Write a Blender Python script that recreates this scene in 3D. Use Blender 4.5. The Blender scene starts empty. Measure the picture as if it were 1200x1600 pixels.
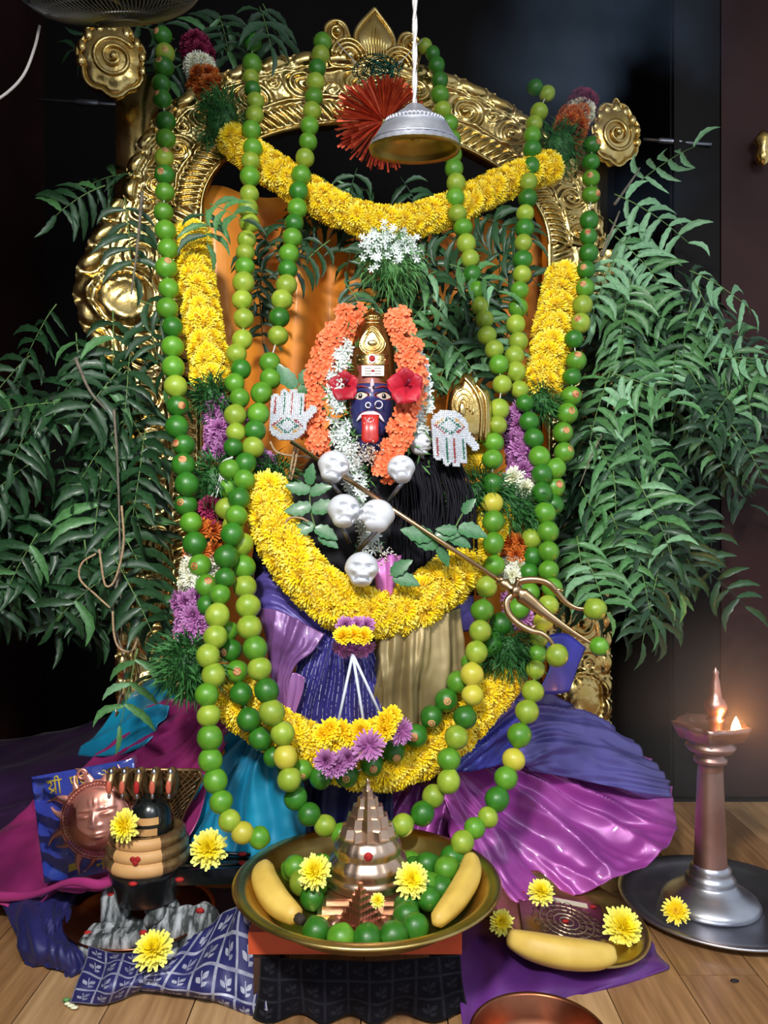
import bpy, math, random
import numpy as np
from mathutils import Vector, Matrix, Quaternion, noise

sc = bpy.context.scene
col = sc.collection
V = Vector
PI = math.pi
R = random.Random(11)
np.random.seed(5)

# ------------------------------------------------------------------ camera, world, lights, exposure
F = 1250.0                       # focal length for a 1200 x 1600 frame, level camera 0.75 m above the floor
CY, CZ = -1.6, 0.75
cam = bpy.data.cameras.new('camera')
cam.sensor_fit = 'VERTICAL'
cam.sensor_height = 36.0
cam.lens = 36.0 * F / 1600.0
cam.clip_start = 0.02
camo = bpy.data.objects.new('camera', cam)
camo.location = (0, CY, CZ)
camo.rotation_euler = (PI / 2, 0, 0)
col.objects.link(camo)
sc.camera = camo

world = bpy.data.worlds.new('room_air')
sc.world = world
world.use_nodes = True
bg = world.node_tree.nodes['Background']
bg.inputs[0].default_value = (0.78, 0.88, 1.0, 1)
bg.inputs[1].default_value = 0.62


def lamp(name, kind, loc, aim, power, color, size=0.2, cone=60, blend=0.5):
    l = bpy.data.lights.new(name, kind)
    l.energy = power
    l.color = color
    if kind == 'AREA':
        l.size = size
    else:
        l.shadow_soft_size = size
    if kind == 'SPOT':
        l.spot_size = math.radians(cone)
        l.spot_blend = blend
    o = bpy.data.objects.new(name, l)
    o.location = loc
    if aim is not None:
        o.rotation_euler = (V(aim) - V(loc)).to_track_quat('-Z', 'Y').to_euler()
    col.objects.link(o)
    return o


lamp('ceiling_spot_lamp', 'SPOT', (-0.30, -1.85, 1.78), (0.06, 0.0, 0.54), 175, (1.0, 0.985, 0.94), 0.10, 76, 0.9)
lamp('room_tube_light', 'AREA', (0.9, -2.4, 2.1), (0.3, 0.2, 0.7), 20, (0.86, 0.94, 1.0), 0.7)

sc.view_settings.view_transform = 'Standard'
sc.view_settings.look = 'None'
sc.view_settings.gamma = 1.0
sc.view_settings.use_curve_mapping = False
sc.view_settings.exposure = 0.18


# ------------------------------------------------------------------ geometry helpers
def at(px, py, d):
    """point seen at a pixel of the photograph, d metres in front of the camera plane"""
    return V(((px - 600) / F * d, d + CY, CZ - (py - 800) / F * d))


def lerp(x, xs, ys):
    return float(np.interp(x, xs, ys))


def dep(px, py, off=0.0):
    """distance of the lime strands' surface; the whole shrine is turned so that its left side is nearer"""
    b = lerp(py, [60, 250, 450, 650, 800, 950, 1100, 1200, 1320], [1.88, 1.78, 1.66, 1.57, 1.50, 1.45, 1.40, 1.38, 1.33])
    return b + 0.25 * (px - 600) / F * b + off


def ad(px, py, off=0.0):
    return at(px, py, dep(px, py, off))


def nfold(k, amp, seed, ang=None, centre=None, along=0.12):
    """irregular silk folds: ridged noise stretched along the fold direction (parallel, or fanning out from a centre)"""
    def fn(u, v):
        if centre is not None:
            s, t = math.atan2(v - centre[1], u - centre[0]), math.hypot(u - centre[0], v - centre[1])
            w = min(1.0, t * 2.2)
        else:
            s, t = u * math.cos(ang) + v * math.sin(ang), v * math.cos(ang) - u * math.sin(ang)
            w = 1.0
        n1 = noise.noise(V((s * k, t * k * along, seed)))
        n2 = noise.noise(V((s * k * 2.3, t * k * along * 2, seed + 7)))
        n3 = noise.noise(V((u * 9, v * 9, seed + 3)))
        return amp * w * (1.7 * (0.45 - abs(n1) ** 0.85 * 2.0) + 0.55 * (0.3 - abs(n2)) * 2 + 0.25 * n3)
    return fn


def cr(pts, n):
    """Catmull-Rom through pts, n samples per span"""
    P = [V(p) for p in pts]
    P = [P[0] * 2 - P[1]] + P + [P[-1] * 2 - P[-2]]
    out = []
    for i in range(1, len(P) - 2):
        a, b, c, d = P[i - 1], P[i], P[i + 1], P[i + 2]
        for k in range(n):
            t = k / n
            out.append(0.5 * ((2 * b) + (c - a) * t + (2 * a - 5 * b + 4 * c - d) * t * t + (3 * b - a - 3 * c + d) * t ** 3))
    out.append(P[-2])
    return out


def resample(path, step):
    L = [0]
    for a, b in zip(path, path[1:]):
        L.append(L[-1] + (b - a).length)
    n = max(2, int(round(L[-1] / step)) + 1)
    res = []
    for k in range(n):
        s = L[-1] * k / (n - 1)
        i = min(len(L) - 2, max(0, int(np.searchsorted(L, s)) - 1))
        t = (s - L[i]) / max(1e-9, L[i + 1] - L[i])
        res.append(path[i].lerp(path[i + 1], min(1, max(0, t))))
    return res


def basis(x=None, z=None, loc=(0, 0, 0), s=1.0):
    """matrix with the given x (or z) axis"""
    if z is not None and x is None:
        z = V(z).normalized()
        h = V((0, 0, 1)) if abs(z.z) < 0.95 else V((1, 0, 0))
        x = h.cross(z).normalized()
        y = z.cross(x)
    else:
        x = V(x).normalized()
        z = V(z)
        z = (z - x * z.dot(x))
        if z.length < 1e-5:
            z = V((0, 0, 1)).cross(x)
        z.normalize()
        y = z.cross(x)
    m = Matrix((x, y, z)).transposed().to_4x4()
    return Matrix.Translation(V(loc)) @ m @ Matrix.Diagonal((s, s, s, 1)) if not hasattr(s, '__len__') else Matrix.Translation(V(loc)) @ m @ Matrix.Diagonal((*s, 1))


class MB:
    def __init__(s):
        s.v, s.f, s.t, s.uv = [], [], [], None

    def add(s, vs, fs, t=None):
        o = len(s.v)
        s.v += [tuple(v) for v in vs]
        s.f += [tuple(i + o for i in f) for f in fs]
        s.t += list(t) if t is not None else [0.0] * len(vs)
        return s

    def box(s, c, size, M=None):
        x, y, z = [q / 2 for q in size]
        vs = [V((sx * x, sy * y, sz * z)) + V(c) for sx in (-1, 1) for sy in (-1, 1) for sz in (-1, 1)]
        if M is not None:
            vs = [M @ v for v in vs]
        return s.add(vs, [(0, 1, 3, 2), (4, 6, 7, 5), (0, 4, 5, 1), (2, 3, 7, 6), (0, 2, 6, 4), (1, 5, 7, 3)])

    def tube(s, path, r, n=8, cap=True, flat=1.0):
        P = [V(p) for p in path]
        m = len(P)
        rr = r if hasattr(r, '__len__') else [r] * m
        t0 = (P[1] - P[0]).normalized()
        a = V((0, 0, 1)) if abs(t0.z) < 0.9 else V((1, 0, 0))
        nrm = (a - t0 * a.dot(t0)).normalized()
        vs, fs = [], []
        for i in range(m):
            t = (P[min(i + 1, m - 1)] - P[max(i - 1, 0)]).normalized()
            nrm = nrm - t * nrm.dot(t)
            if nrm.length < 1e-6:
                nrm = t.orthogonal()
            nrm.normalize()
            b = t.cross(nrm)
            for k in range(n):
                q = 2 * PI * k / n
                vs.append(P[i] + (nrm * math.cos(q) + b * math.sin(q) * flat) * rr[i])
        for i in range(m - 1):
            for k in range(n):
                fs.append((i * n + k, i * n + (k + 1) % n, (i + 1) * n + (k + 1) % n, (i + 1) * n + k))
        if cap:
            fs.append(tuple(reversed(range(n))))
            fs.append(tuple((m - 1) * n + k for k in range(n)))
        return s.add(vs, fs)

    def lathe(s, prof, n=32, c=(0, 0, 0), M=None, flute=None, cap=False):
        vs, fs = [], []
        for (r, z) in prof:
            for k in range(n):
                q = 2 * PI * k / n
                rr = r * (flute(q, z) if flute else 1)
                v = V((rr * math.cos(q), rr * math.sin(q), z))
                v = (M @ v) if M is not None else v + V(c)
                vs.append(v)
        m = len(prof)
        for i in range(m - 1):
            for k in range(n):
                fs.append((i * n + k, i * n + (k + 1) % n, (i + 1) * n + (k + 1) % n, (i + 1) * n + k))
        if cap:
            fs.append(tuple(reversed(range(n))))
            fs.append(tuple((m - 1) * n + k for k in range(n)))
        return s.add(vs, fs)

    def ball(s, c, r, n=14, m=9, M=None, fn=None):
        r = r if hasattr(r, '__len__') else (r, r, r)
        vs, fs = [], []
        for i in range(m + 1):
            ph = PI * i / m
            for k in range(n):
                q = 2 * PI * k / n
                u = V((math.sin(ph) * math.cos(q), math.sin(ph) * math.sin(q), math.cos(ph)))
                if fn:
                    u = fn(u)
                v = V((u.x * r[0], u.y * r[1], u.z * r[2]))
                v = (M @ v) if M is not None else v
                vs.append(v + V(c))
        for i in range(m):
            for k in range(n):
                fs.append((i * n + k, (i + 1) * n + k, (i + 1) * n + (k + 1) % n, i * n + (k + 1) % n))
        return s.add(vs, fs)

    def grid(s, G, uv=True):
        h, w = len(G), len(G[0])
        o = len(s.v)
        s.add([p for row in G for p in row], [(i * w + j, i * w + j + 1, (i + 1) * w + j + 1, (i + 1) * w + j) for i in range(h - 1) for j in range(w - 1)])
        if uv:
            s.uv = (s.uv or {})
            for i in range(h):
                for j in range(w):
                    s.uv[o + i * w + j] = (j / (w - 1), i / (h - 1))
        return s

    def poly(s, pts, depth, M):
        """2-D outline extruded by depth along local z"""
        n = len(pts)
        vs = [M @ V((p[0], p[1], 0)) for p in pts] + [M @ V((p[0], p[1], depth)) for p in pts]
        fs = [tuple(range(n - 1, -1, -1)), tuple(range(n, 2 * n))] + [(i, (i + 1) % n, n + (i + 1) % n, n + i) for i in range(n)]
        return s.add(vs, fs)

    def mesh(s, name, smooth=True):
        me = bpy.data.meshes.new(name)
        me.from_pydata(s.v, [], s.f)
        if any(s.t):
            a = me.attributes.new('tip', 'FLOAT', 'POINT')
            a.data.foreach_set('value', s.t)
        if s.uv:
            l = me.uv_layers.new(name='UVMap')
            for lp in me.loops:
                l.data[lp.index].uv = s.uv.get(lp.vertex_index, (0, 0))
        if smooth:
            me.polygons.foreach_set('use_smooth', [True] * len(me.polygons))
        me.update()
        return me

    def build(s, name, mat, parent=None, smooth=True, auto=None, M=None):
        me = s.mesh(name, smooth)
        if mat:
            me.materials.append(mat)
        o = put(name, me, parent, M)
        if auto:
            md = o.modifiers.new('edge', 'EDGE_SPLIT')
            md.split_angle = math.radians(auto)
        return o


def put(name, me, parent=None, M=None):
    o = bpy.data.objects.new(name, me)
    col.objects.link(o)
    if parent is not None:
        adopt(o, parent)
    if M is not None:
        o.matrix_basis = M
    return o


WORLD = {}


def adopt(o, parent):
    """child keeps world coordinates; things and parts are never rotated after they are built"""
    o.parent = parent
    o.matrix_parent_inverse = WORLD.get(parent.name, Matrix.Identity(4)).inverted() if parent.name in WORLD else parent.matrix_basis.inverted()


def thing(name, label, cat, loc=(0, 0, 0), group=None, kind=None):
    o = bpy.data.objects.new(name, None)
    o.empty_display_size = 0.02
    o.location = loc
    WORLD[o.name] = Matrix.Translation(V(loc))
    col.objects.link(o)
    WORLD[o.name] = Matrix.Translation(V(loc))
    return tag(o, label, cat, group, kind)


def tag(o, label=None, cat=None, group=None, kind=None):
    if label:
        o['label'] = label
    if cat:
        o['category'] = cat
    if group:
        o['group'] = group
    if kind:
        o['kind'] = kind
    return o


# parts that carry a transform of their own (limes, leaflets' fronds) must be known to adopt() for their sub-parts
def putm(name, me, parent, M):
    o = bpy.data.objects.new(name, me)
    col.objects.link(o)
    adopt(o, parent)
    o.matrix_basis = M
    WORLD[o.name] = M.copy()
    return o


# ------------------------------------------------------------------ materials
def lin(c):
    return tuple((x / 255 / 12.92) if x / 255 <= 0.04045 else ((x / 255 + 0.055) / 1.055) ** 2.4 for x in c)


def mat(name, c, rough=0.5, metal=0.0, c2=None, scale=20.0, bump=0.0, bscale=80.0, coat=0.0, spec=0.5, objrand=0.0, tip=None, emit=None, estr=1.0, sheen=0.0, detail=3.0, btype='NOISE', aniso=0.0, contrast=(0.35, 0.65), tipramp=(0.25, 1.0), trans=0.0):
    m = bpy.data.materials.new(name)
    m.use_nodes = True
    nt = m.node_tree
    N, L = nt.nodes, nt.links
    b = N['Principled BSDF']
    b.inputs['Roughness'].default_value = rough
    b.inputs['Metallic'].default_value = metal
    b.inputs['Specular IOR Level'].default_value = spec
    b.inputs['Coat Weight'].default_value = coat
    b.inputs['Coat Roughness'].default_value = 0.15
    b.inputs['Sheen Weight'].default_value = sheen
    b.inputs['Anisotropic'].default_value = aniso
    b.inputs['Transmission Weight'].default_value = trans
    tc = N.new('ShaderNodeTexCoord')
    oi = N.new('ShaderNodeObjectInfo')
    ad_ = N.new('ShaderNodeVectorMath')
    ad_.operation = 'MULTIPLY_ADD'
    ad_.inputs[1].default_value = (1, 1, 1)
    L.new(tc.outputs['Object'], ad_.inputs[0])
    ml = N.new('ShaderNodeMath')
    ml.operation = 'MULTIPLY'
    ml.inputs[1].default_value = 13.7
    L.new(oi.outputs['Random'], ml.inputs[0])
    L.new(ml.outputs[0], ad_.inputs[2])
    c = (*lin(c), 1)
    out = None
    if c2 is not None:
        nz = N.new('ShaderNodeTexNoise')
        nz.inputs['Scale'].default_value = scale
        nz.inputs['Detail'].default_value = detail
        L.new(ad_.outputs[0], nz.inputs['Vector'])
        rp = N.new('ShaderNodeValToRGB')
        rp.color_ramp.elements[0].position = contrast[0]
        rp.color_ramp.elements[1].position = contrast[1]
        rp.color_ramp.elements[0].color = c
        rp.color_ramp.elements[1].color = (*lin(c2), 1)
        L.new(nz.outputs['Fac'], rp.inputs[0])
        out = rp.outputs[0]
    if tip is not None:
        at_ = N.new('ShaderNodeAttribute')
        at_.attribute_name = 'tip'
        mr = N.new('ShaderNodeMapRange')
        mr.inputs['From Min'].default_value = tipramp[0]
        mr.inputs['From Max'].default_value = tipramp[1]
        L.new(at_.outputs['Fac'], mr.inputs['Value'])
        mx = N.new('ShaderNodeMix')
        mx.data_type = 'RGBA'
        L.new(mr.outputs[0], mx.inputs[0])
        if out:
            L.new(out, mx.inputs[6])
        else:
            mx.inputs[6].default_value = c
        mx.inputs[7].default_value = (*lin(tip), 1)
        out = mx.outputs[2]
    if objrand:
        hs = N.new('ShaderNodeHueSaturation')
        mr = N.new('ShaderNodeMapRange')
        mr.inputs['To Min'].default_value = 1 - objrand
        mr.inputs['To Max'].default_value = 1 + objrand
        L.new(oi.outputs['Random'], mr.inputs['Value'])
        L.new(mr.outputs[0], hs.inputs['Value'])
        if out:
            L.new(out, hs.inputs['Color'])
        else:
            hs.inputs['Color'].default_value = c
        out = hs.outputs[0]
    if out:
        L.new(out, b.inputs['Base Color'])
    else:
        b.inputs['Base Color'].default_value = c
    if bump:
        if btype == 'NOISE':
            t = N.new('ShaderNodeTexNoise')
            t.inputs['Detail'].default_value = 4
            o_ = t.outputs['Fac']
        elif btype == 'VORONOI':
            t = N.new('ShaderNodeTexVoronoi')
            o_ = t.outputs['Distance']
        else:
            t = N.new('ShaderNodeTexWave')
            t.inputs['Distortion'].default_value = 2
            o_ = t.outputs['Fac']
        t.inputs['Scale'].default_value = bscale
        L.new(ad_.outputs[0], t.inputs['Vector'])
        bp = N.new('ShaderNodeBump')
        bp.inputs['Strength'].default_value = bump
        bp.inputs['Distance'].default_value = 0.004
        L.new(o_, bp.inputs['Height'])
        L.new(bp.outputs[0], b.inputs['Normal'])
    if emit is not None:
        b.inputs['Emission Color'].default_value = (*lin(emit), 1)
        b.inputs['Emission Strength'].default_value = estr
    return m


GOLD = mat('embossed_gold_sheet', (226, 198, 132), 0.22, 1.0, (204, 170, 96), 30, 0.12, 160)
BRASS = mat('worn_brass', (212, 186, 118), 0.34, 1.0, (176, 148, 82), 14, 0.05, 60)
BRASSD = mat('aged_brass_inside', (186, 160, 84), 0.45, 1.0, (150, 124, 58), 18, 0.05, 60)
COPPER = mat('polished_copper', (238, 182, 162), 0.30, 1.0, (222, 158, 136), 18)
COPPERD = mat('dull_copper', (176, 112, 82), 0.34, 1.0, (140, 84, 60), 16)
ROSE = mat('pinkish_tin_copper', (232, 204, 182), 0.30, 1.0, (212, 178, 152), 22, 0.05, 80)
STEEL = mat('steel', (206, 206, 212), 0.34, 1.0, (176, 176, 186), 12)
STEELB = mat('dull_silver', (214, 216, 226), 0.42, 0.9, (186, 188, 200), 30, 0.15, 200)
BRONZE = mat('reddish_bronze_pole', (190, 152, 142), 0.38, 1.0, (166, 126, 116), 14)
BLACK = mat('near_black', (10, 10, 12), 0.6)
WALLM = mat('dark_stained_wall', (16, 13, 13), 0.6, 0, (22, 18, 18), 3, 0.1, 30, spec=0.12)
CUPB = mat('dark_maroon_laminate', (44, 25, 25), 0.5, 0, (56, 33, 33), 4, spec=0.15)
WHITE = mat('white_plastic', (222, 222, 226), 0.38)
BLACKV = mat('black_velvet', (12, 11, 18), 0.75, 0, (24, 22, 34), 40, sheen=0.4)
TWINE = mat('jute_twine', (150, 122, 92), 0.85, 0, (178, 150, 116), 200, 0.4, 600)
THREAD = mat('white_cotton_thread', (205, 205, 200), 0.8)
CORD = mat('pale_braided_cord', (190, 184, 182), 0.7, 0, None, 20, 0.5, 400)
TWIG = mat('grey_brown_twig', (122, 112, 98), 0.8, 0, (90, 82, 68), 60, 0.3, 200)
RED = mat('red_kumkum', (176, 24, 22), 0.75, 0, (140, 16, 16), 200)
ORANGEP = mat('orange_painted_wood', (206, 84, 46), 0.5, 0, (188, 70, 36), 12)
WOODD = mat('dark_brown_wood', (70, 44, 34), 0.55, 0, (50, 32, 25), 20)

# ------------------------------------------------------------------ the setting
def structure(o):
    o['kind'] = 'structure'
    return o


PLANKS = []
for i, (a, b) in enumerate((((166, 124, 82), (136, 98, 62)), ((182, 142, 98), (154, 114, 76)), ((152, 112, 74), (124, 88, 56)), ((190, 152, 108), (162, 124, 84)))):
    m = mat('floor_laminate_%d' % i, a, 0.36, 0, b, 9, 0.05, 60, coat=0.15)
    nz = [n for n in m.node_tree.nodes if n.type == 'TEX_NOISE'][0]
    mp = m.node_tree.nodes.new('ShaderNodeMapping')
    mp.inputs['Scale'].default_value = (9, 0.7, 1)
    src = nz.inputs['Vector'].links[0].from_socket
    m.node_tree.links.new(src, mp.inputs['Vector'])
    m.node_tree.links.new(mp.outputs[0], nz.inputs['Vector'])
    nz.inputs['Detail'].default_value = 6
    PLANKS.append(m)
mb = MB()
mb.box((0, -0.75, -0.03), (3.6, 4.0, 0.04))
floor = structure(mb.build('floor', WOODD, smooth=False))
pw = 0.128
for i in range(-13, 14):
    x = i * pw + 0.03
    y = -1.05 - R.random() * 0.5
    while y < 0.9:
        ln = 0.62
        y1 = min(y + ln, 0.95)
        mb = MB()
        mb.box((x, (y + y1) / 2, -0.005), (pw - 0.002, y1 - y - 0.002, 0.01))
        mb.build('plank', R.choice(PLANKS), floor, smooth=False)
        y = y1
mb = MB()
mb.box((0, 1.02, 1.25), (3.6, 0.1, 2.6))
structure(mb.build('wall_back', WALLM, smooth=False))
mb = MB()
mb.box((-1.13, -0.40, 1.25), (0.08, 2.74, 2.6))
structure(mb.build('wall_left', CUPB, smooth=False))
mb = MB()
mb.box((0, -0.75, 2.58), (3.6, 4.0, 0.06))
structure(mb.build('ceiling', mat('off_white_ceiling', (206, 204, 198), 0.8), smooth=False))
# dark maroon cupboard front standing right of the shrine
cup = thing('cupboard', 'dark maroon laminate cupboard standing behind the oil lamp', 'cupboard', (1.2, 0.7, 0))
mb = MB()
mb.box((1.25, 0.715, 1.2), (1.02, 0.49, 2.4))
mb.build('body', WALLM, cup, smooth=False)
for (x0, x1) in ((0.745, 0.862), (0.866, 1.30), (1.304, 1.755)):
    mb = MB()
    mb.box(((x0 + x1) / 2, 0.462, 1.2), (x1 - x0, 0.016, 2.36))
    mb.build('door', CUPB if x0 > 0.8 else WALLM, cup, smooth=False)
mb = MB()
g = at(1192, 232, 2.02)
mb.lathe([(0.0, -0.045), (0.012, -0.04), (0.02, -0.02), (0.012, 0), (0.024, 0.02), (0.014, 0.035), (0.0, 0.05)], 14, g)
mb.tube([g + V((0, 0, -0.02)), g + V((0, 0.04, -0.02))], 0.008, 8)
mb.tube([g + V((0, 0, 0.03)), g + V((0, 0.04, 0.03))], 0.006, 8)
h = mb.build('handle', GOLD, cup)
h['label'] = 'ornate gold door handle'

# ------------------------------------------------------------------ gilded arch (prabhavali), turned 16 degrees
AZ = math.atan(0.29)
AO = V((0.0, 0.30, 0.0))
AU = V((math.cos(AZ), math.sin(AZ), 0))
AN = V((math.sin(AZ), -math.cos(AZ), 0))        # towards the viewer


def ap(u, z, h=0.0):
    return AO + AU * u + V((0, 0, z)) + AN * h


def spirals(S, T, cs, pitch, rad):
    H = np.zeros_like(S)
    for (cx, cy, sg) in cs:
        dx, dy = S - cx, T - cy
        r = np.hypot(dx, dy)
        th = np.arctan2(dy, dx)
        w = np.clip(1 - (r / rad) ** 4, 0, 1)
        H = np.maximum(H, w * (0.5 + 0.5 * np.cos(2 * PI * r / pitch - sg * th)) * (0.6 + 0.4 * np.exp(-(r / (0.5 * rad)) ** 2)))
        H = np.maximum(H, 1.25 * np.exp(-(r / (0.16 * rad)) ** 2))
    return H


def relief(S, T, W, length):
    """repousse pattern; S metres along the band, T metres from its inner edge, W band width"""
    t = T / W
    H = np.zeros_like(S)
    H += 0.9 * np.exp(-((t - 0.03) / 0.03) ** 2)
    m = (t > 0.08) & (t < 0.36)
    q = (t - 0.08) / 0.28
    leaf = np.abs(np.sin(PI * (S / 0.021 + 1.1 * q * np.sign(length / 2 - S)))) * np.sin(PI * np.clip(q, 0, 1)) ** 0.6
    H += np.where(m, leaf * 0.9, 0)
    H += 0.75 * np.exp(-((t - 0.40 - 0.012 * np.sin(S / 0.08 * 2 * PI)) / 0.022) ** 2)
    p = 0.105
    cs = [(p * (k + 0.5), W * (0.585 + 0.03 * (-1) ** k), (-1) ** k) for k in range(int(length / p) + 1)]
    m = (t > 0.43) & (t < 0.76)
    H += np.where(m, spirals(S, T, cs, 0.017, 0.05), 0)
    cs2 = [(p * k, W * (0.50 if k % 2 else 0.68), -(-1) ** k) for k in range(int(length / p) + 2)]
    H += np.where(m, 0.8 * spirals(S, T, cs2, 0.010, 0.022), 0)
    H += 0.8 * np.exp(-((t - 0.785) / 0.02) ** 2)
    p3 = 0.058
    ph = (S % p3) / p3 - 0.5
    rr = np.sqrt((ph * 2.0) ** 2 + ((t - 0.91) / 0.10) ** 2)
    H += np.where(t > 0.81, 1.25 * np.sqrt(np.clip(1 - rr ** 2, 0, 1)) + 0.5 * np.exp(-((rr - 1.12) / 0.1) ** 2), 0)
    return H


def band(pos, length, ns, nt, amp, extra=None):
    """pos(s01, t01) -> (u, z, W); builds a relief sheet with a flat back"""
    S01, T01 = np.meshgrid(np.linspace(0, 1, ns), np.linspace(0, 1, nt), indexing='ij')
    G, B = [], []
    W = np.array([[pos(a, b)[2] for b in T01[0]] for a in S01[:, 0]])
    H = relief(S01 * length, T01 * W, W, length)
    if extra is not None:
        H = extra(S01, T01, H)
    for i in range(ns):
        ro, rb = [], []
        for j in range(nt):
            u, z, w = pos(S01[i, j], T01[i, j])
            ro.append(ap(u, z, 0.012 + amp * H[i, j]))
            if j in (0, nt - 1):
                rb.append(ap(u, z, -0.01))
        G.append(ro)
        B.append(rb)
    b = MB()
    b.grid(G)
    b.grid([[r[1], r[0]] for r in B])
    b.grid([[B[i][0], G[i][0]] for i in range(ns)])
    b.grid([[G[i][-1], B[i][1]] for i in range(ns)])
    return b


arch = thing('gilded_arch', 'tall embossed gold arch with scroll relief framing the idol', 'shrine arch', (0, 0.3, 0))


def arch_pos(a, b):
    th = PI * (1 - a)
    iu, iz = 0.42 * math.cos(th), 1.42 + 0.235 * math.sin(th)
    sc_ = 1 + 0.012 * abs(math.sin(PI * a * 24))
    ou, oz = 0.585 * math.cos(th) * sc_, 1.42 + 0.40 * math.sin(th) * sc_
    return iu + (ou - iu) * b, iz + (oz - iz) * b, 0.165


band(arch_pos, 1.25, 420, 54, 0.012).build('arch_band', GOLD, arch)


def domes(cs):
    def fn(S, T, H):
        for (s, t, rs, rt, hh) in cs:
            r2 = ((S - s) / rs) ** 2 + ((T - t) / rt) ** 2
            d = np.sqrt(np.clip(1 - r2, 0, 1))
            H = np.where(r2 < 1, hh * d + 0.35 * np.abs(np.sin(9 * np.arctan2(S - s, T - t))) * (d < 0.75), H)
            H += 1.2 * np.exp(-((np.sqrt(r2) - 1.12) / 0.09) ** 2)
        return H
    return fn


for sg in (-1, 1):
    def col_pos(a, b, sg=sg):
        z = 0.10 + 1.32 * a
        ou = 0.60 + 0.085 * math.exp(-((z - 1.22) / 0.16) ** 2) + 0.006 * abs(math.sin(PI * a * 22))
        return sg * (0.42 + (ou - 0.42) * b), z, ou - 0.42
    band(col_pos, 1.32, 330, 46, 0.012, domes([(0.84, 0.62, 0.045, 0.24, 2.2), (0.60, 0.6, 0.04, 0.24, 1.6), (0.36, 0.6, 0.04, 0.24, 1.6), (0.13, 0.55, 0.05, 0.3, 2.0)])).build('column', GOLD, arch)


def arch_poly(b, outline, h0, dome, rim=0.005):
    """domed plaque in the arch plane from a closed outline [(u, z)] with a raised rim"""
    n = len(outline)
    cu, cz = sum(p[0] for p in outline) / n, sum(p[1] for p in outline) / n
    vs, fs = [ap(cu, cz, h0 + dome)], []
    K = 5
    for k in range(1, K + 1):
        f = k / K
        for (u, z) in outline:
            vs.append(ap(cu + (u - cu) * f, cz + (z - cz) * f, h0 + dome * math.sqrt(max(0, 1 - f * f))))
    for i in range(n):
        fs.append((0, 1 + i, 1 + (i + 1) % n))
        for k in range(K - 1):
            a = 1 + k * n
            fs.append((a + i, a + n + i, a + n + (i + 1) % n, a + (i + 1) % n))
    o = 1 + (K - 1) * n
    for (u, z) in outline:
        vs.append(ap(u, z, h0 - 0.02))
    e = 1 + K * n
    for i in range(n):
        fs.append((o + i, e + i, e + (i + 1) % n, o + (i + 1) % n))
    b.add(vs, fs)
    b.tube([ap(u, z, h0 + 0.002) for (u, z) in outline + outline[:1]], rim, 6, False)


def spiral_tube(b, cu, cz, r, turns, sg, h, rad=0.005, start=0.0):
    pts = []
    n = int(turns * 22)
    for i in range(n + 1):
        f = i / n
        a = start + sg * 2 * PI * turns * f
        q = r * (1 - 0.9 * f)
        pts.append(ap(cu + q * math.cos(a), cz + q * math.sin(a), h + 0.012 * f))
    b.tube(pts, [rad * (1 - 0.4 * i / n) for i in range(n + 1)], 6)
    b.ball(ap(cu, cz, h + 0.01), rad * 1.6, 8, 6)


def loop2(pts, n=5):
    P = cr([V((p[0], p[1], 0)) for p in pts + pts[:1]], n)[:-1]
    return [(p.x, p.y) for p in P]


# crest on the crown of the arch
b = MB()
arch_poly(b, loop2([(-0.03, 1.925), (0.012, 1.875), (0.015, 1.84), (-0.02, 1.80), (-0.05, 1.80), (-0.075, 1.84), (-0.07, 1.875)]), 0.022, 0.012)
for k in range(-4, 5):
    b.tube([ap(-0.03 + 0.006 * k, 1.81, 0.036 - abs(k) * 0.001), ap(-0.03 + 0.0075 * k, 1.865, 0.034 - abs(k) * 0.0016), ap(-0.03 + 0.003 * k, 1.895, 0.028)], 0.0022, 5)
for sg in (-1, 1):
    c = -0.03
    arch_poly(b, loop2([(c + sg * 0.03, 1.79), (c + sg * 0.055, 1.845), (c + sg * 0.07, 1.88), (c + sg * 0.095, 1.885), (c + sg * 0.115, 1.865), (c + sg * 0.11, 1.82), (c + sg * 0.10, 1.78)]), 0.014, 0.010)
    spiral_tube(b, c + sg * 0.09, 1.855, 0.024, 1.5, sg, 0.022, 0.005, PI / 2)
    for r in (0.022, 0.032, 0.042):
        b.tube([ap(c + sg * 0.062 + r * math.cos(a), 1.80 + r * math.sin(a), 0.03) for a in np.linspace(0, PI, 12)], 0.004, 6)
    b.ball(ap(c + sg * 0.06, 1.805, 0.028), 0.012, 10, 7)
b.build('crest', GOLD, arch)
# side ornaments: shells with flame edges
for sg in (-1, 1):
    cu, cz = sg * 0.612, 1.715
    b = MB()
    out = []
    for k in range(40):
        a = 2 * PI * k / 40
        r = 0.060 * (1 + 0.16 * abs(math.sin(a * 3.5 + 0.4)) + 0.10 * max(0, math.cos(a - PI / 2)))
        out.append((cu + r * math.cos(a), cz + 1.12 * r * math.sin(a)))
    arch_poly(b, out, 0.02, 0.014, 0.005)
    spiral_tube(b, cu - sg * 0.004, cz, 0.047, 2.2, -sg, 0.030, 0.006, 0.6)
    for k in range(9):
        a = PI * (0.5 + sg * (-0.55 + 0.14 * k))
        b.ball(ap(cu + 0.063 * math.cos(a), cz + 0.068 * math.sin(a), 0.024), (0.011, 0.008, 0.014), 8, 6)
    arch_poly(b, loop2([(cu - 0.018, cz + 0.06), (cu, cz + 0.095), (cu + 0.02, cz + 0.06), (cu, cz + 0.05)], 4), 0.02, 0.01, 0.003)
    b.box((0, 0, 0), (0.09, 0.012, 0.30), Matrix.Translation(ap(sg * 0.56, 1.56, -0.012)) @ Matrix.Rotation(AZ, 4, 'Z'))
    b.build('shell_ornament', GOLD, arch)
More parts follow.
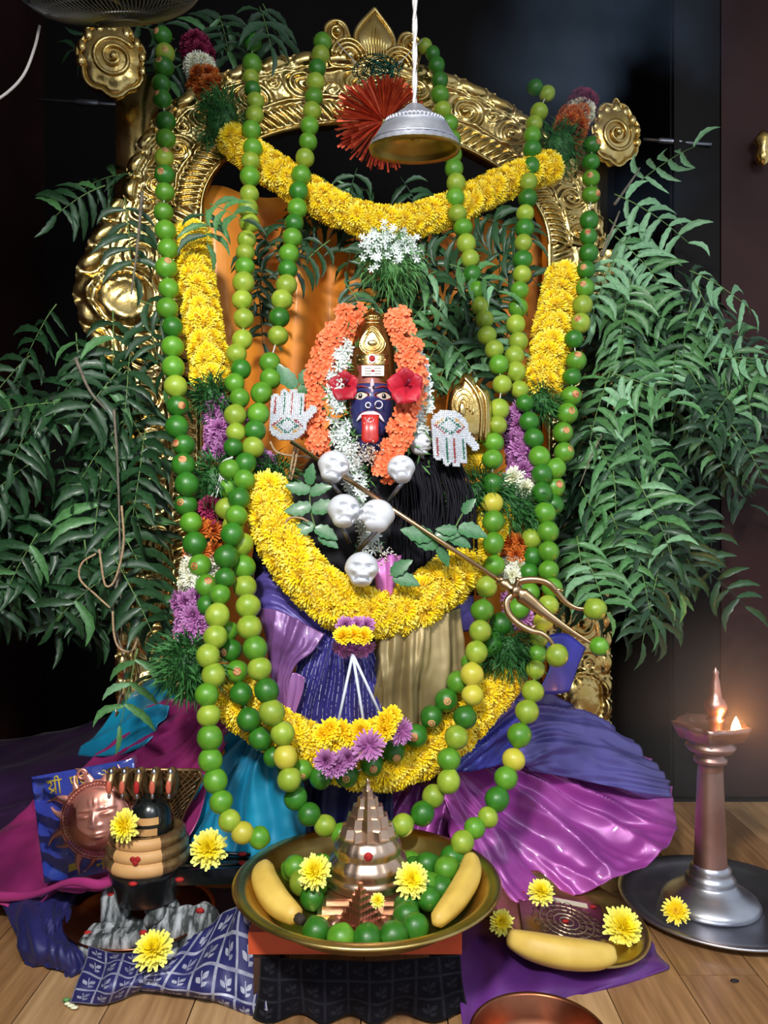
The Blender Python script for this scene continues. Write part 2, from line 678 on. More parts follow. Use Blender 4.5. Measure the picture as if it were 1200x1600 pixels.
# square base blocks at the feet of the columns
for sg in (-1, 1):
    b = MB()
    Mx = Matrix.Translation(ap(sg * 0.53, 0.0, 0.0)) @ Matrix.Rotation(AZ, 4, 'Z')
    b.box((0, 0, 0.06), (0.26, 0.12, 0.12), Mx)
    b.box((0, 0, 0.135), (0.22, 0.09, 0.03), Mx)
    b.build('base_block', GOLD, arch, smooth=False)

# ------------------------------------------------------------------ orange silk backdrop inside the arch
def sheet(ctrl, nu=10, nv=10, fold=None):
    """control rows of points -> smooth grid; fold(u, v) gives a displacement along the normal"""
    rows = [cr(r, nu) for r in ctrl]
    cols = [cr([r[j] for r in rows], nv) for j in range(len(rows[0]))]
    G = [[cols[j][i] for j in range(len(cols))] for i in range(len(cols[0]))]
    h, w = len(G), len(G[0])
    G = [[p + noise.noise_vector(p * 11.0) * 0.006 for p in row] for row in G]
    if fold:
        N = [[None] * w for _ in range(h)]
        for i in range(h):
            for j in range(w):
                du = G[i][min(j + 1, w - 1)] - G[i][max(j - 1, 0)]
                dv = G[min(i + 1, h - 1)][j] - G[max(i - 1, 0)][j]
                n = du.cross(dv)
                if n.length > 0:
                    n.normalize()
                if n.y > 0:
                    n = -n
                N[i][j] = n
        G = [[G[i][j] + N[i][j] * fold(j / (w - 1), i / (h - 1)) for j in range(w)] for i in range(h)]
    return G


def cloth(name, ctrl, m, parent=None, nu=12, nv=12, fold=None, thick=0.002):
    b = MB()
    b.grid(sheet(ctrl, nu, nv, fold))
    o = b.build(name, m, parent)
    md = o.modifiers.new('thickness', 'SOLIDIFY')
    md.thickness = thick
    md.offset = 0
    return o


def silk(name, c, c2, rough=0.34, metal=0.35, weave=900, coat=0.35, stripe=None):
    metal *= 0.45
    c = tuple(min(255, x * 1.12) for x in c)
    m = mat(name, c, rough + 0.05, metal, c2, 6, 0, 10, coat=coat * 0.5, sheen=0.03)
    nt = m.node_tree
    N, L = nt.nodes, nt.links
    uvn = N.new('ShaderNodeTexCoord')
    w1 = N.new('ShaderNodeTexWave')
    w1.inputs['Scale'].default_value = weave / 3
    w1.inputs['Distortion'].default_value = 0.6
    L.new(uvn.outputs['UV'], w1.inputs['Vector'])
    nz = N.new('ShaderNodeTexNoise')
    nz.inputs['Scale'].default_value = 45
    nz.inputs['Detail'].default_value = 5
    L.new(uvn.outputs['Object'], nz.inputs['Vector'])
    mx = N.new('ShaderNodeMath')
    mx.operation = 'ADD'
    L.new(w1.outputs['Fac'], mx.inputs[0])
    L.new(nz.outputs['Fac'], mx.inputs[1])
    bp = N.new('ShaderNodeBump')
    bp.inputs['Strength'].default_value = 0.14
    bp.inputs['Distance'].default_value = 0.002
    L.new(mx.outputs[0], bp.inputs['Height'])
    L.new(bp.outputs[0], N['Principled BSDF'].inputs['Normal'])
    if stripe is not None:
        scol, axis, cnt, width = stripe
        sp = N.new('ShaderNodeSeparateXYZ')
        L.new(uvn.outputs['UV'], sp.inputs[0])
        a = N.new('ShaderNodeMath'); a.operation = 'MULTIPLY'; a.inputs[1].default_value = cnt
        L.new(sp.outputs[axis], a.inputs[0])
        f = N.new('ShaderNodeMath'); f.operation = 'FRACT'
        L.new(a.outputs[0], f.inputs[0])
        g = N.new('ShaderNodeMath'); g.operation = 'LESS_THAN'; g.inputs[1].default_value = width
        L.new(f.outputs[0], g.inputs[0])
        n2 = N.new('ShaderNodeTexNoise'); n2.inputs['Scale'].default_value = 30
        L.new(uvn.outputs['UV'], n2.inputs['Vector'])
        g2 = N.new('ShaderNodeMath'); g2.operation = 'GREATER_THAN'; g2.inputs[1].default_value = 0.46
        L.new(n2.outputs['Fac'], g2.inputs[0])
        g3 = N.new('ShaderNodeMath'); g3.operation = 'MULTIPLY'
        L.new(g.outputs[0], g3.inputs[0]); L.new(g2.outputs[0], g3.inputs[1])
        mm = N.new('ShaderNodeMix'); mm.data_type = 'RGBA'
        L.new(g3.outputs[0], mm.inputs[0])
        src = N['Principled BSDF'].inputs['Base Color'].links[0].from_socket
        L.new(src, mm.inputs[6])
        mm.inputs[7].default_value = (*lin(scol), 1)
        L.new(mm.outputs[2], N['Principled BSDF'].inputs['Base Color'])
    return m


ORANGE_SILK = silk('orange_silk', (236, 146, 40), (220, 126, 28), 0.5, 0.05, coat=0.1)
d = 0.07
bk = cloth('orange_backdrop', [[ap(u, z, -d - 0.02 * math.sin(u * 40)) for u in np.linspace(-0.44, 0.44, 12)] for z in (1.50, 1.3, 1.0, 0.6, 0.12)], ORANGE_SILK, None, 5, 6, lambda u, v: 0.006 * math.sin(u * 46 + 2 * v) + 0.004 * math.sin(u * 23 + v * 9))
tag(bk, 'orange silk backdrop hanging inside the gold arch', 'backdrop')

# ------------------------------------------------------------------ limes
def lime_mesh(name, m, seed, el):
    r = random.Random(seed)
    ax, ay = r.uniform(-0.05, 0.05), r.uniform(-0.05, 0.05)

    def fn(u):
        k = 1 + ax * u.x + ay * u.y * u.z
        tipb = 0.10 * max(0, abs(u.z) - 0.90) / 0.10 * (1 if u.z > 0 else 0.4)
        return V((u.x * k, u.y * k, u.z * (el + tipb)))
    b = MB()
    b.ball((0, 0, 0), 1.0, 20, 14, None, fn)
    me = b.mesh(name)
    me.materials.append(m)
    return me


def lime_mat(name, c, c2):
    return mat(name, c, 0.36, 0, c2, 1.3, 0.10, 30, coat=0.12, objrand=0.14, btype='VORONOI', detail=2, contrast=(0.3, 0.75), spec=0.45)


LM = {'d': lime_mat('dark_green_lime_peel', (38, 98, 24), (54, 118, 30)),
      'g': lime_mat('green_lime_peel', (74, 132, 30), (98, 150, 40)),
      'y': lime_mat('yellow_green_lime_peel', (120, 150, 38), (152, 168, 56)),
      'Y': lime_mat('yellow_lime_peel', (178, 176, 44), (196, 182, 72))}
for m_ in LM.values():
    for n_ in m_.node_tree.nodes:
        if n_.type == 'BUMP':
            n_.inputs['Distance'].default_value = 0.03
LMESH = {k: [lime_mesh('lime_' + str(i), LM[k], i * 7 + 1, e) for i, e in enumerate((1.0, 1.05, 0.95))] for k in LM}
SCAR = mat('cut_stem_scar', (196, 142, 92), 0.7, 0, (150, 70, 40), 1.2, contrast=(0.5, 0.62))
sb = MB()
sb.lathe([(0.0, 0.115), (0.12, 0.10), (0.2, 0.02), (0.34, 0.05), (0.42, 0.0), (0.46, -0.10)], 12)
SCARM = sb.mesh('stem_scar')
SCARM.materials.append(SCAR)


def lime(parent, p, r, c, scar=None, name='lime', axis=None):
    q = axis or V((R.uniform(-1, 1), R.uniform(-1, 1), R.uniform(-1, 1)))
    me = R.choice(LMESH[c])
    M_ = basis(z=q, loc=p, s=r)
    if parent is None:
        o = bpy.data.objects.new(name, me)
        col.objects.link(o)
        o.matrix_basis = M_
        WORLD[o.name] = M_.copy()
    else:
        o = putm(name, me, parent, M_)
    if scar is not None:
        n = V(scar).normalized()
        s = putm('stem_scar', SCARM, o, basis(z=n, loc=V(p) + n * r * 0.97, s=r * 0.8))
    return o


# strands read off the photograph: x, y, colour (d dark, at the top left put in for the fan's shade, g green, y yellow-green, Y yellow; capital S = stem scar in view)
A_ = '254,56,gs 258,84,ys 256,105,gs 252,132,g 254,155,ds 259,190,d 259,217,g 257,247,gs 258,274,gs 257,301,g 255,332,g 259,361,g 263,389,g 259,419,gs 264,451,g 262,482,g 270,511,g 269,542,g 271,574,g 275,604,g 277,635,gs 277,667,d 287,696,ds 287,727,ds 292,757,d 291,789,ds 299,817,g 305,850,d 313,884,gs 323,916,gs 324,946,g 342,968,g 357,986,g 360,1016,ds 370,1049,gs 377,1084,d 389,1124,d 407,1154,d 427,1183,g 448,1200,g 472,1203,gs 501,1215,d 542,1212,ds 581,1195,ds 615,1174,ds 650,1150,ds 674,1120,ds 697,1094,ds 715,1066,g 737,1037,g 767,1007,g 782,975,d 810,951,g 827,926,g 827,894,g 832,870,d 830,842,g 848,815,g 865,789,g 866,761,gs 868,732,g 881,707,gs 879,676,gs 886,646,gs 893,619,gs 894,589,g 901,564,gs 896,530,d 907,505,ys 910,477,y 914,450,gs 916,422,gs 919,396,g 919,370,gs 920,345,g 924,305,gs 924,279,gs 924,254,g 925,227,ds'
B_ = '394,66,d 394,101,g 392,122,g 394,140,g 399,159,y 398,180,y 393,204,g 395,232,g 391,252,y 391,276,g 389,304,y 388,326,y 389,349,y 386,375,y 384,395,y 382,417,g 381,442,y 379,469,y 381,498,y 379,531,y 370,553,y 377,577,g 367,599,g 375,622,g 368,649,y 369,676,y 364,699,g 359,734,g 357,762,g 354,795,y 364,822,y 377,850,y 381,886,g 383,917,y 387,947,g 390,980,y 399,1013,g 405,1045,y 417,1079,d 425,1113,y 442,1146,y 446,1183,Y 452,1218,g 462,1247,g 483,1272,g 508,1290,y 533,1303,g 566,1304,y 602,1298,g 629,1289,y 660,1271,g 677,1244,y 701,1221,y 702,1187,g 713,1152,y 727,1121,d 739,1086,Y 737,1054,Y 744,1019,y 750,986,y 754,954,g 760,917,y 773,884,g 771,849,g 771,815,g 770,786,Y 769,756,g 770,718,g 772,692,g 777,665,y 779,640,y 784,601,y 779,570,g 772,546,y 761,524,y 757,499,g 750,478,y 745,454,g 737,429,g 734,405,y 728,381,y 724,356,g 715,334,y 711,309,g 712,286,y 709,264,g 707,242,g 706,218,g 702,194,g 692,172,g 687,149,g 687,126,g 682,102,g 676,84,d 664,72,y'
C_ = '504,66,g 501,86,y 496,107,d 493,129,g 491,152,g 487,174,y 484,197,g 481,222,g 476,247,y 471,274,g 467,299,d 465,326,g 460,349,d 456,372,g 452,397,g 450,421,g 448,446,y 440,469,y 437,496,d 434,525,y 422,567,g 422,592,g 409,614,g 404,647,g 399,673,d 395,699,y 384,724,g 381,750,g 374,779,g 369,806,g 363,835,g 354,870,g 352,903,d 344,929,g 340,962,y 337,995,y 325,1025,y 334,1055,y 323,1086,g 326,1118,y 328,1153,g 329,1188,g 337,1220,g 345,1253,g 359,1282,y 379,1301,Y 405,1309,g'
D_ = '836,137,g 855,146,y 842,175,y 835,194,y 832,212,g 831,234,g 830,260,g 826,285,y 825,310,g 821,334,y 820,357,g 818,380,y 817,406,g 815,429,y 811,454,g 810,481,g 806,507,y 809,534,y 804,556,y 806,581,y 812,609,y 820,630,d 827,659,d 834,685,g 843,714,g 847,741,d 847,770,g 851,802,g 856,831,g 857,862,g 857,891,g 862,918,g 856,946,y 848,972,Y 842,997,y 840,1022,g 837,1046,y 832,1080,y 824,1112,y 812,1149,g 802,1187,Y 791,1216,g 777,1249,d 762,1277,y 742,1294,g 723,1316,y'


def strand(name, label, data, offs):
    L_ = []
    for tok in data.split():
        x, y, c = tok.split(',')
        L_.append((float(x), float(y), c))
    pts = [ad(x, y, offs(x, y)) for (x, y, c) in L_]
    t = thing(name, label, 'lime garland', pts[0], 'lime garlands')
    b = MB()
    b.tube(pts, 0.0013, 5)
    b.build('string', THREAD, t)
    for i, (p, (x, y, c)) in enumerate(zip(pts, L_)):
        rad = 0.0212 * R.uniform(0.94, 1.05)
        gap = min([(p - pts[j]).length for j in (i - 1, i + 1) if 0 <= j < len(pts)])
        rad = min(rad, max(0.0178, gap * 0.60))
        cc = c[0]
        if cc == 'g' and R.random() < 0.3:
            cc = 'd' if R.random() < 0.75 else 'y'
        ax = (pts[min(i + 1, len(pts) - 1)] - pts[max(i - 1, 0)])
        if 's' in c:
            n = V((R.uniform(-0.7, 0.9), -1, R.uniform(-0.1, 0.8))) if y < 1050 else V((R.uniform(-0.3, 0.3), -1, R.uniform(-0.5, 0.2)))
            lime(t, p, rad, cc, n, axis=ax)
        else:
            lime(t, p, rad, cc, None, axis=ax)
    return t


strand('lime_garland', 'widest lime garland, dark green limes with brown stem scars, dipping below the flower pendant', A_, lambda x, y: 0.025 if y > 760 else 0.0)
strand('lime_garland', 'longest lime garland, dipping into the back of the brass bowl behind the tiered pyramid', B_, lambda x, y: (0.012 if 760 < y < 930 and x < 600 else -0.012) + (0.03 if y > 1240 else 0))
strand('lime_garland', 'lime garland crossing over another beside the left jewelled hand, ending over the snake linga spout', C_, lambda x, y: -0.014)
strand('lime_garland', 'lime garland passing behind the trident prongs and ending at the bowl rim', D_, lambda x, y: 0.0 if y < 900 else lerp(y, [900, 1320], [0.0, -0.03]))

# ------------------------------------------------------------------ flowers
def mum(name, m, seed, rings=6, first=5, grow=3.4, e0=80, e1=4, w=0.17, l0=0.5, curl=0.15, notch=False):
    """chrysanthemum head of unit radius, facing +z; 'tip' runs from the eye to the petal tips"""
    r = random.Random(seed)
    b = MB()
    b.ball((0, 0, -0.12), (0.34, 0.34, 0.30), 8, 5)
    for k in range(rings):
        f = k / (rings - 1)
        n = int(first + grow * k)
        for i in range(n):
            a = 2 * PI * (i + 0.5 * (k % 2)) / n + r.uniform(-0.14, 0.14)
            e = math.radians(e0 + (e1 - e0) * f ** 0.8 + r.uniform(-8, 8))
            L = (l0 + (1 - l0) * f) * r.uniform(0.86, 1.08)
            d1 = V((math.cos(a) * math.cos(e), math.sin(a) * math.cos(e), math.sin(e)))
            e2 = e + curl
            d2 = V((math.cos(a) * math.cos(e2), math.sin(a) * math.cos(e2), math.sin(e2)))
            sd = V((-math.sin(a), math.cos(a), 0))
            ww = w * r.uniform(0.8, 1.15) * (0.6 + 0.4 * f)
            p0 = d1 * 0.12 + V((0, 0, 0.10 * (1 - f)))
            p1 = p0 + d1 * L * 0.6
            p2 = p1 + d2 * L * 0.3
            up = sd.cross(d1) * -0.3 * ww
            b.add([p0 - sd * ww * 0.35, p0 + sd * ww * 0.35, p1 - sd * ww + up, p1 + sd * ww + up, p2 - sd * ww * 0.4, p2 + sd * ww * 0.4],
                  [(0, 1, 3, 2), (2, 3, 5, 4)],
                  [f * 0.4 + 0.02] * 2 + [f * 0.6 + 0.12] * 2 + [f * 0.7 + 0.3] * 2)
    me = b.mesh(name, smooth=False)
    me.materials.append(m)
    return me


YEL = mat('yellow_petals', (255, 222, 10), 0.6, tip=(252, 238, 110), objrand=0.06, tipramp=(0.55, 1.0), sheen=0.1)
YELP = mat('lemon_petals', (250, 226, 20), 0.6, tip=(236, 236, 120), objrand=0.05, tipramp=(0.35, 0.95))
MARI = mat('deep_yellow_pompon_petals', (252, 206, 6), 0.6, tip=(255, 226, 40), objrand=0.06)
PURP = mat('mauve_petals', (150, 78, 140), 0.65, tip=(196, 134, 190), objrand=0.1)
MAGE = mat('crimson_petals', (120, 14, 54), 0.65, tip=(160, 36, 84), objrand=0.12)
ORMA = mat('rust_orange_petals', (186, 84, 16), 0.65, tip=(216, 122, 44), objrand=0.1)
WHIT = mat('cream_white_petals', (226, 224, 190), 0.6, tip=(236, 236, 226), objrand=0.05)
JAS = mat('jasmine_petals', (222, 230, 226), 0.55, objrand=0.05)
CROS = mat('crossandra_petals', (240, 104, 58), 0.55, tip=(250, 132, 84), objrand=0.10)
HIB = mat('hibiscus_petals', (190, 24, 48), 0.55, 0, (150, 10, 36), 30, objrand=0.06)
DAV = mat('fine_green_herb', (34, 84, 36), 0.6, 0, (58, 116, 54), 30, objrand=0.1)
DAVL = mat('light_green_herb', (70, 122, 62), 0.6, 0, (100, 150, 84), 30, objrand=0.1)
COREY = mat('packed_yellow_petals', (214, 160, 14), 0.8, 0, (170, 120, 10), 60)
COREG = mat('packed_stalks', (40, 62, 28), 0.8, 0, (24, 40, 18), 60)

FM = {'yel': [mum('chrysanthemum', YEL, s, 7, 7, 3.8, 84, 6, 0.095) for s in (1, 2, 3)],
      'lemon': [mum('chrysanthemum', YELP, s, 7, 6, 3.4, 80, -2, 0.13) for s in (4, 5)],
      'mari': [mum('pompon', MARI, s, 6, 6, 3.8, 85, 12, 0.15, 0.7) for s in (6, 7)],
      'purp': [mum('aster', PURP, s, 6, 6, 3.2, 78, 10, 0.12) for s in (8, 9)],
      'purpflat': [mum('aster', PURP, s, 4, 8, 4.5, 40, 2, 0.10, 0.55, 0.05) for s in (10,)],
      'mage': [mum('cockscomb', MAGE, s, 6, 6, 3.6, 85, 15, 0.14, 0.75) for s in (11, 12)],
      'orma': [mum('marigold', ORMA, s, 6, 6, 3.6, 85, 15, 0.13, 0.75) for s in (13, 14)],
      'whit': [mum('chrysanthemum', WHIT, s, 6, 6, 3.4, 82, 8, 0.13) for s in (15, 16)]}


def floret(name, m, n, w, seed, cup=0.25):
    r = random.Random(seed)
    b = MB()
    for i in range(n):
        a = 2 * PI * i / n + r.uniform(-0.15, 0.15)
        d = V((math.cos(a), math.sin(a), cup + r.uniform(-0.12, 0.18)))
        sd = V((-math.sin(a), math.cos(a), 0))
        p0, p1, p2 = d * 0.06, d * 0.6, d * 1.0 + V((0, 0, -0.12))
        b.add([p0 - sd * w * 0.3, p0 + sd * w * 0.3, p1 - sd * w + V((0, 0, 0.08)), p1 + V((0, 0, -0.03)), p1 + sd * w + V((0, 0, 0.08)), p2 - sd * w * 0.7, p2 + sd * w * 0.7],
              [(0, 3, 2), (0, 1, 3), (1, 4, 3), (2, 3, 5), (3, 6, 5), (3, 4, 6)], [0, 0, 0.6, 0.6, 0.6, 1, 1])
    b.tube([(0, 0, -0.9), (0, 0, 0.05)], [0.05, 0.10], 5)
    me = b.mesh(name, smooth=False)
    me.materials.append(m)
    return me


FM['cros'] = [floret('crossandra_floret', CROS, 6, 0.32, s, 0.35) for s in (1, 2, 3)]
FM['jas'] = [floret('jasmine_floret', JAS, 6, 0.20, s, 0.55) for s in (4, 5, 6)]


def frame(path, i):
    t = (path[min(i + 1, len(path) - 1)] - path[max(i - 1, 0)]).normalized()
    fr = V((0, -1, 0.15))
    fr = (fr - t * fr.dot(t)).normalized()
    return t, fr, t.cross(fr)


def garland_run(t, path, rad, kind, fr_r, step, count, spread, core=None, part='flower', jit=0.15, sink=0.55):
    """flower heads packed round a path; rad may vary along it"""
    P = resample(path, step)
    n = len(P)
    rr = rad if callable(rad) else (lambda s: rad)
    if core:
        b = MB()
        b.tube(P, [rr(i / (n - 1)) * 0.62 for i in range(n)], 10)
        b.build('core', core, t)
    for i in range(n):
        ta, f, s_ = frame(P, i)
        r0 = rr(i / (n - 1))
        for k in range(count):
            ph = math.radians(-spread / 2 + spread * (k + 0.5 * (i % 2)) / max(1, count - 0.5)) + R.uniform(-0.1, 0.1)
            nn = f * math.cos(ph) + s_ * math.sin(ph)
            nn = (nn + ta * R.uniform(-jit, jit) + s_ * R.uniform(-jit, jit) * 0.5).normalized()
            p = P[i] + (f * math.cos(ph) + s_ * math.sin(ph)) * r0 * sink + ta * R.uniform(-0.3, 0.3) * step
            q = basis(z=nn, loc=p, s=fr_r * R.uniform(0.88, 1.12))
            putm(part, R.choice(FM[kind]), t, q @ Matrix.Rotation(R.uniform(0, 6.28), 4, 'Z'))


def tuft(name, parent, c, rx, rz, n, ln, m, seed, droop=0.3, w=0.0016):
    """dense bunch of fine curling leaves"""
    r = random.Random(seed)
    b = MB()
    for i in range(n):
        while True:
            u = V((r.uniform(-1, 1), r.uniform(-1, 0.4), r.uniform(-1, 1)))
            if u.length < 1:
                break
        p = V(c) + V((u.x * rx, u.y * min(rx, rz) * 0.8, u.z * rz))
        d = (u + V((r.uniform(-0.6, 0.6), r.uniform(-0.9, 0.2), r.uniform(-0.6, 0.5)))).normalized()
        sd = d.orthogonal().normalized()
        L = ln * r.uniform(0.6, 1.3)
        g = V((0, 0, -droop))
        p1 = p + d * L * 0.5 + sd * L * r.uniform(-0.15, 0.15)
        p2 = p1 + (d + g + V((r.uniform(-0.4, 0.4), r.uniform(-0.4, 0.4), r.uniform(-0.3, 0.3)))).normalized() * L * 0.5
        ww = w * r.uniform(0.7, 1.4)
        b.add([p - sd * ww * 0.5, p + sd * ww * 0.5, p1 - sd * ww, p1 + sd * ww, p2], [(0, 1, 3, 2), (2, 3, 4)])
    b.ball(c, (rx * 0.72, min(rx, rz) * 0.55, rz * 0.72), 10, 7)
    o = b.build(name, m, parent, smooth=False)
    o['kind'] = 'stuff'
    return o


# --- yellow swag hung across the arch, with a jasmine tassel
def path_px(pts, off, n=6):
    return cr([ad(x, y, off(x, y) if callable(off) else off) for (x, y) in pts], n)


sw = thing('flower_swag', 'yellow chrysanthemum swag strung across the top of the gold arch', 'flower garland', ad(600, 340, 0))
garland_run(sw, path_px([(362, 218), (405, 250), (450, 282), (500, 312), (545, 335), (595, 350), (650, 345), (705, 326), (760, 300), (815, 275), (856, 262)], 0.035), 0.040, 'yel', 0.026, 0.026, 6, 250, COREY)
js = thing('jasmine_tassel', 'white jasmine and herb tassel hanging below the upper yellow swag', 'flower tassel', ad(608, 400, -0.02))
for k in range(130):
    p = ad(608 + R.uniform(-44, 44), 386 + R.gauss(0, 13), R.uniform(-0.06, 0.0))
    putm('jasmine_floret', R.choice(FM['jas']), js, basis(z=V((R.uniform(-0.7, 0.7), -1, R.uniform(-0.5, 0.7))), loc=p, s=R.uniform(0.0075, 0.0105)))
tuft('herb_leaves', js, ad(610, 412, 0.0), 0.055, 0.055, 420, 0.04, DAVL, 31, 0.8)

# --- big yellow U swag over the idol's chest
sw = thing('flower_swag', 'thick yellow chrysanthemum swag draped in a U over the idol chest', 'flower garland', ad(580, 960, 0))
garland_run(sw, path_px([(420, 768), (426, 815), (450, 862), (490, 912), (535, 946), (585, 958), (640, 948), (690, 915), (730, 872), (755, 835), (775, 800)], lambda x, y: 0.055 if x > 700 else 0.02),
            lambda s: 0.041 + 0.013 * math.sin(PI * s), 'yel', 0.030, 0.025, 7, 260, COREY)

# --- lower yellow U swag
sw = thing('flower_swag', 'lower yellow chrysanthemum swag curving under the flower pendant above the bowl', 'flower garland', ad(590, 1200, 0.05))
garland_run(sw, path_px([(362, 1078), (385, 1112), (430, 1140), (480, 1165), (530, 1190), (590, 1200), (650, 1185), (705, 1150), (750, 1100), (785, 1062)], 0.07),
            0.040, 'yel', 0.029, 0.027, 6, 240, COREY)


# --- the two long side garlands of mixed flowers
def side_garland(label, segs):
    pts0 = segs[0][1][0]
    t = thing('mixed_flower_garland', label, 'flower garland', ad(*pts0))
    for (kind, pts, radpx, cnt, fr_r) in segs:
        off = 0.05
        if kind == 'herb':
            (x0, y0), (x1, y1) = pts
            c = ad((x0 + x1) / 2, (y0 + y1) / 2, off - 0.015)
            s_ = dep(x0, y0) / F
            tuft('herb_tuft', t, c, radpx * s_, abs(y1 - y0) / 2 * s_ + 0.008, int(radpx * 13), 0.035, DAV, int(x0 * 7 + y0), 0.5)
        else:
            path = cr([ad(x, y, off) for (x, y) in pts], 4)
            s_ = dep(*pts[0]) / F
            nm = {'yel': 'chrysanthemum', 'purp': 'aster', 'mage': 'cockscomb', 'orma': 'marigold', 'whit': 'white_chrysanthemum', 'mari': 'marigold'}[kind]
            garland_run(t, path, radpx * s_, kind, fr_r, fr_r * 0.95, cnt, 250, COREY if kind == 'yel' else COREG, nm)
    return t


side_garland('mixed flower garland with a yellow column beside the left jewelled hand', [
    ('mage', [(306, 74), (312, 92)], 24, 5, 0.022),
    ('whit', [(312, 106), (315, 116)], 28, 6, 0.022),
    ('orma', [(318, 128), (326, 142)], 30, 6, 0.022),
    ('herb', [(345, 150), (350, 225)], 36, 0, 0),
    ('yel', [(300, 372), (305, 430), (314, 490), (324, 545), (330, 590)], 33, 6, 0.026),
    ('herb', [(332, 602), (336, 640)], 26, 0, 0),
    ('purp', [(341, 640), (342, 675), (343, 708)], 24, 5, 0.022),
    ('herb', [(335, 725), (338, 790)], 34, 0, 0),
    ('mage', [(326, 795), (330, 815)], 26, 5, 0.022),
    ('orma', [(322, 836), (318, 862)], 30, 6, 0.022),
    ('whit', [(312, 884), (308, 912)], 30, 6, 0.022),
    ('purp', [(300, 938), (302, 985)], 30, 6, 0.024),
    ('herb', [(290, 1005), (300, 1075)], 46, 0, 0)])
side_garland('mixed flower garland with a yellow column beside the right neem branch', [
    ('mage', [(912, 158), (905, 172)], 22, 5, 0.022),
    ('whit', [(906, 176), (900, 186)], 26, 6, 0.022),
    ('orma', [(896, 186), (890, 204)], 28, 6, 0.022),
    ('herb', [(878, 200), (872, 262)], 34, 0, 0),
    ('yel', [(880, 434), (870, 480), (860, 530), (852, 575), (846, 605)], 31, 6, 0.028),
    ('herb', [(848, 612), (844, 650)], 26, 0, 0),
    ('purp', [(808, 655), (812, 690), (818, 735)], 24, 5, 0.026),
    ('whit', [(806, 752), (812, 766)], 22, 4, 0.024),
    ('herb', [(800, 775), (815, 820)], 46, 0, 0),
    ('orma', [(806, 846), (808, 868)], 22, 5, 0.022),
    ('whit', [(804, 884), (800, 904)], 22, 5, 0.022),
    ('purp', [(806, 935), (812, 968)], 22, 5, 0.022),
    ('herb', [(790, 990), (800, 1050)], 44, 0, 0)])
# inner shorter garlands beside the idol
t = thing('mixed_flower_garland', 'short yellow and mauve flower garland tucked beside the gold figure', 'flower garland', ad(745, 710, 0.06))
garland_run(t, cr([ad(742, 690, 0.06), ad(745, 715, 0.06), ad(748, 735, 0.06)], 3), 0.02, 'yel', 0.024, 0.022, 4, 200, COREY)
tuft('herb_tuft', t, ad(752, 772, 0.03), 0.05, 0.035, 420, 0.05, DAV, 77, 0.6)
t = thing('herb_bunch', 'green herb bunch with a mauve flower below the left jewelled hand', 'herb bunch', ad(420, 745, 0.05))
tuft('herb_tuft', t, ad(420, 742, 0.045), 0.045, 0.03, 420, 0.035, DAV, 78, 0.5)
for (x, y) in ((408, 716), (418, 722), (395, 655)):
    putm('aster', R.choice(FM['purp']), t, basis(z=(0.1, -1, 0.4), loc=ad(x, y, 0.04), s=0.022))

# --- orange crossandra garland round the face and white jasmine inside it
cg = thing('crossandra_garland', 'orange crossandra garland looped round the idol face', 'flower garland', at(600, 740, 1.5))
FD = 1.535


def around(t, pts, d, n, kind, part, rpx, size, front=0.02):
    P = resample(cr([at(x, y, d) for (x, y) in pts], 8), 0.001)
    for k in range(n):
        p = P[int(R.random() * (len(P) - 1))]
        a = R.uniform(0, 2 * PI)
        q = math.sqrt(R.random()) * rpx * d / F
        h = math.sqrt(max(0, 1 - (q / (rpx * d / F)) ** 2)) * front
        nn = V((math.cos(a) * q / (rpx * d / F), -1, math.sin(a) * q / (rpx * d / F)))
        putm(part, R.choice(FM[kind]), t, basis(z=nn, loc=p + V((math.cos(a) * q, -h - R.uniform(0, 0.006), math.sin(a) * q)), s=size * R.uniform(0.85, 1.2)))


around(cg, [(550, 490), (528, 520), (508, 560), (495, 610), (490, 660), (499, 700)], FD, 150, 'cros', 'crossandra_floret', 18, 0.0125)
around(cg, [(622, 500), (638, 550), (646, 600), (640, 640), (620, 688), (600, 745)], FD - 0.03, 150, 'cros', 'crossandra_floret', 17, 0.0125)
b = MB()
for pts in ([(550, 490), (528, 520), (508, 560), (497, 610), (492, 660), (500, 700)], [(622, 500), (638, 550), (646, 600), (640, 640), (620, 688), (600, 745)]):
    b.tube(cr([at(x, y, FD - 0.005) for (x, y) in pts], 5), 0.013, 8)
b.build('core', ORMA, cg)
jg = thing('jasmine_garland', 'white jasmine garland lying inside the orange crossandra loop', 'flower garland', at(560, 800, 1.5))
around(jg, [(540, 540), (528, 575), (524, 620), (530, 665), (545, 715), (560, 770), (575, 820), (580, 860)], FD - 0.005, 220, 'jas', 'jasmine_floret', 14, 0.0095)
around(jg, [(648, 560), (660, 610), (657, 650), (648, 690)], FD, 75, 'jas', 'jasmine_floret', 13, 0.0095)
b = MB()
for i in range(260):
    x, y = R.choice([(528, 600), (535, 650), (546, 700), (560, 760), (575, 830), (655, 690), (540, 555)])
    p = at(x + R.uniform(-18, 18), y + R.uniform(-40, 40), FD - 0.005 + R.uniform(-0.02, 0.01))
    dd = V((R.uniform(-1, 1), R.uniform(-1, 0), R.uniform(-1, 1))).normalized()
    sd = dd.orthogonal().normalized() * 0.0022
    b.add([p, p + dd * 0.012 + sd, p + dd * 0.024, p + dd * 0.012 - sd], [(0, 1, 2, 3)])
o = b.build('herb_sprigs', DAVL, jg, smooth=False)
o['kind'] = 'stuff'

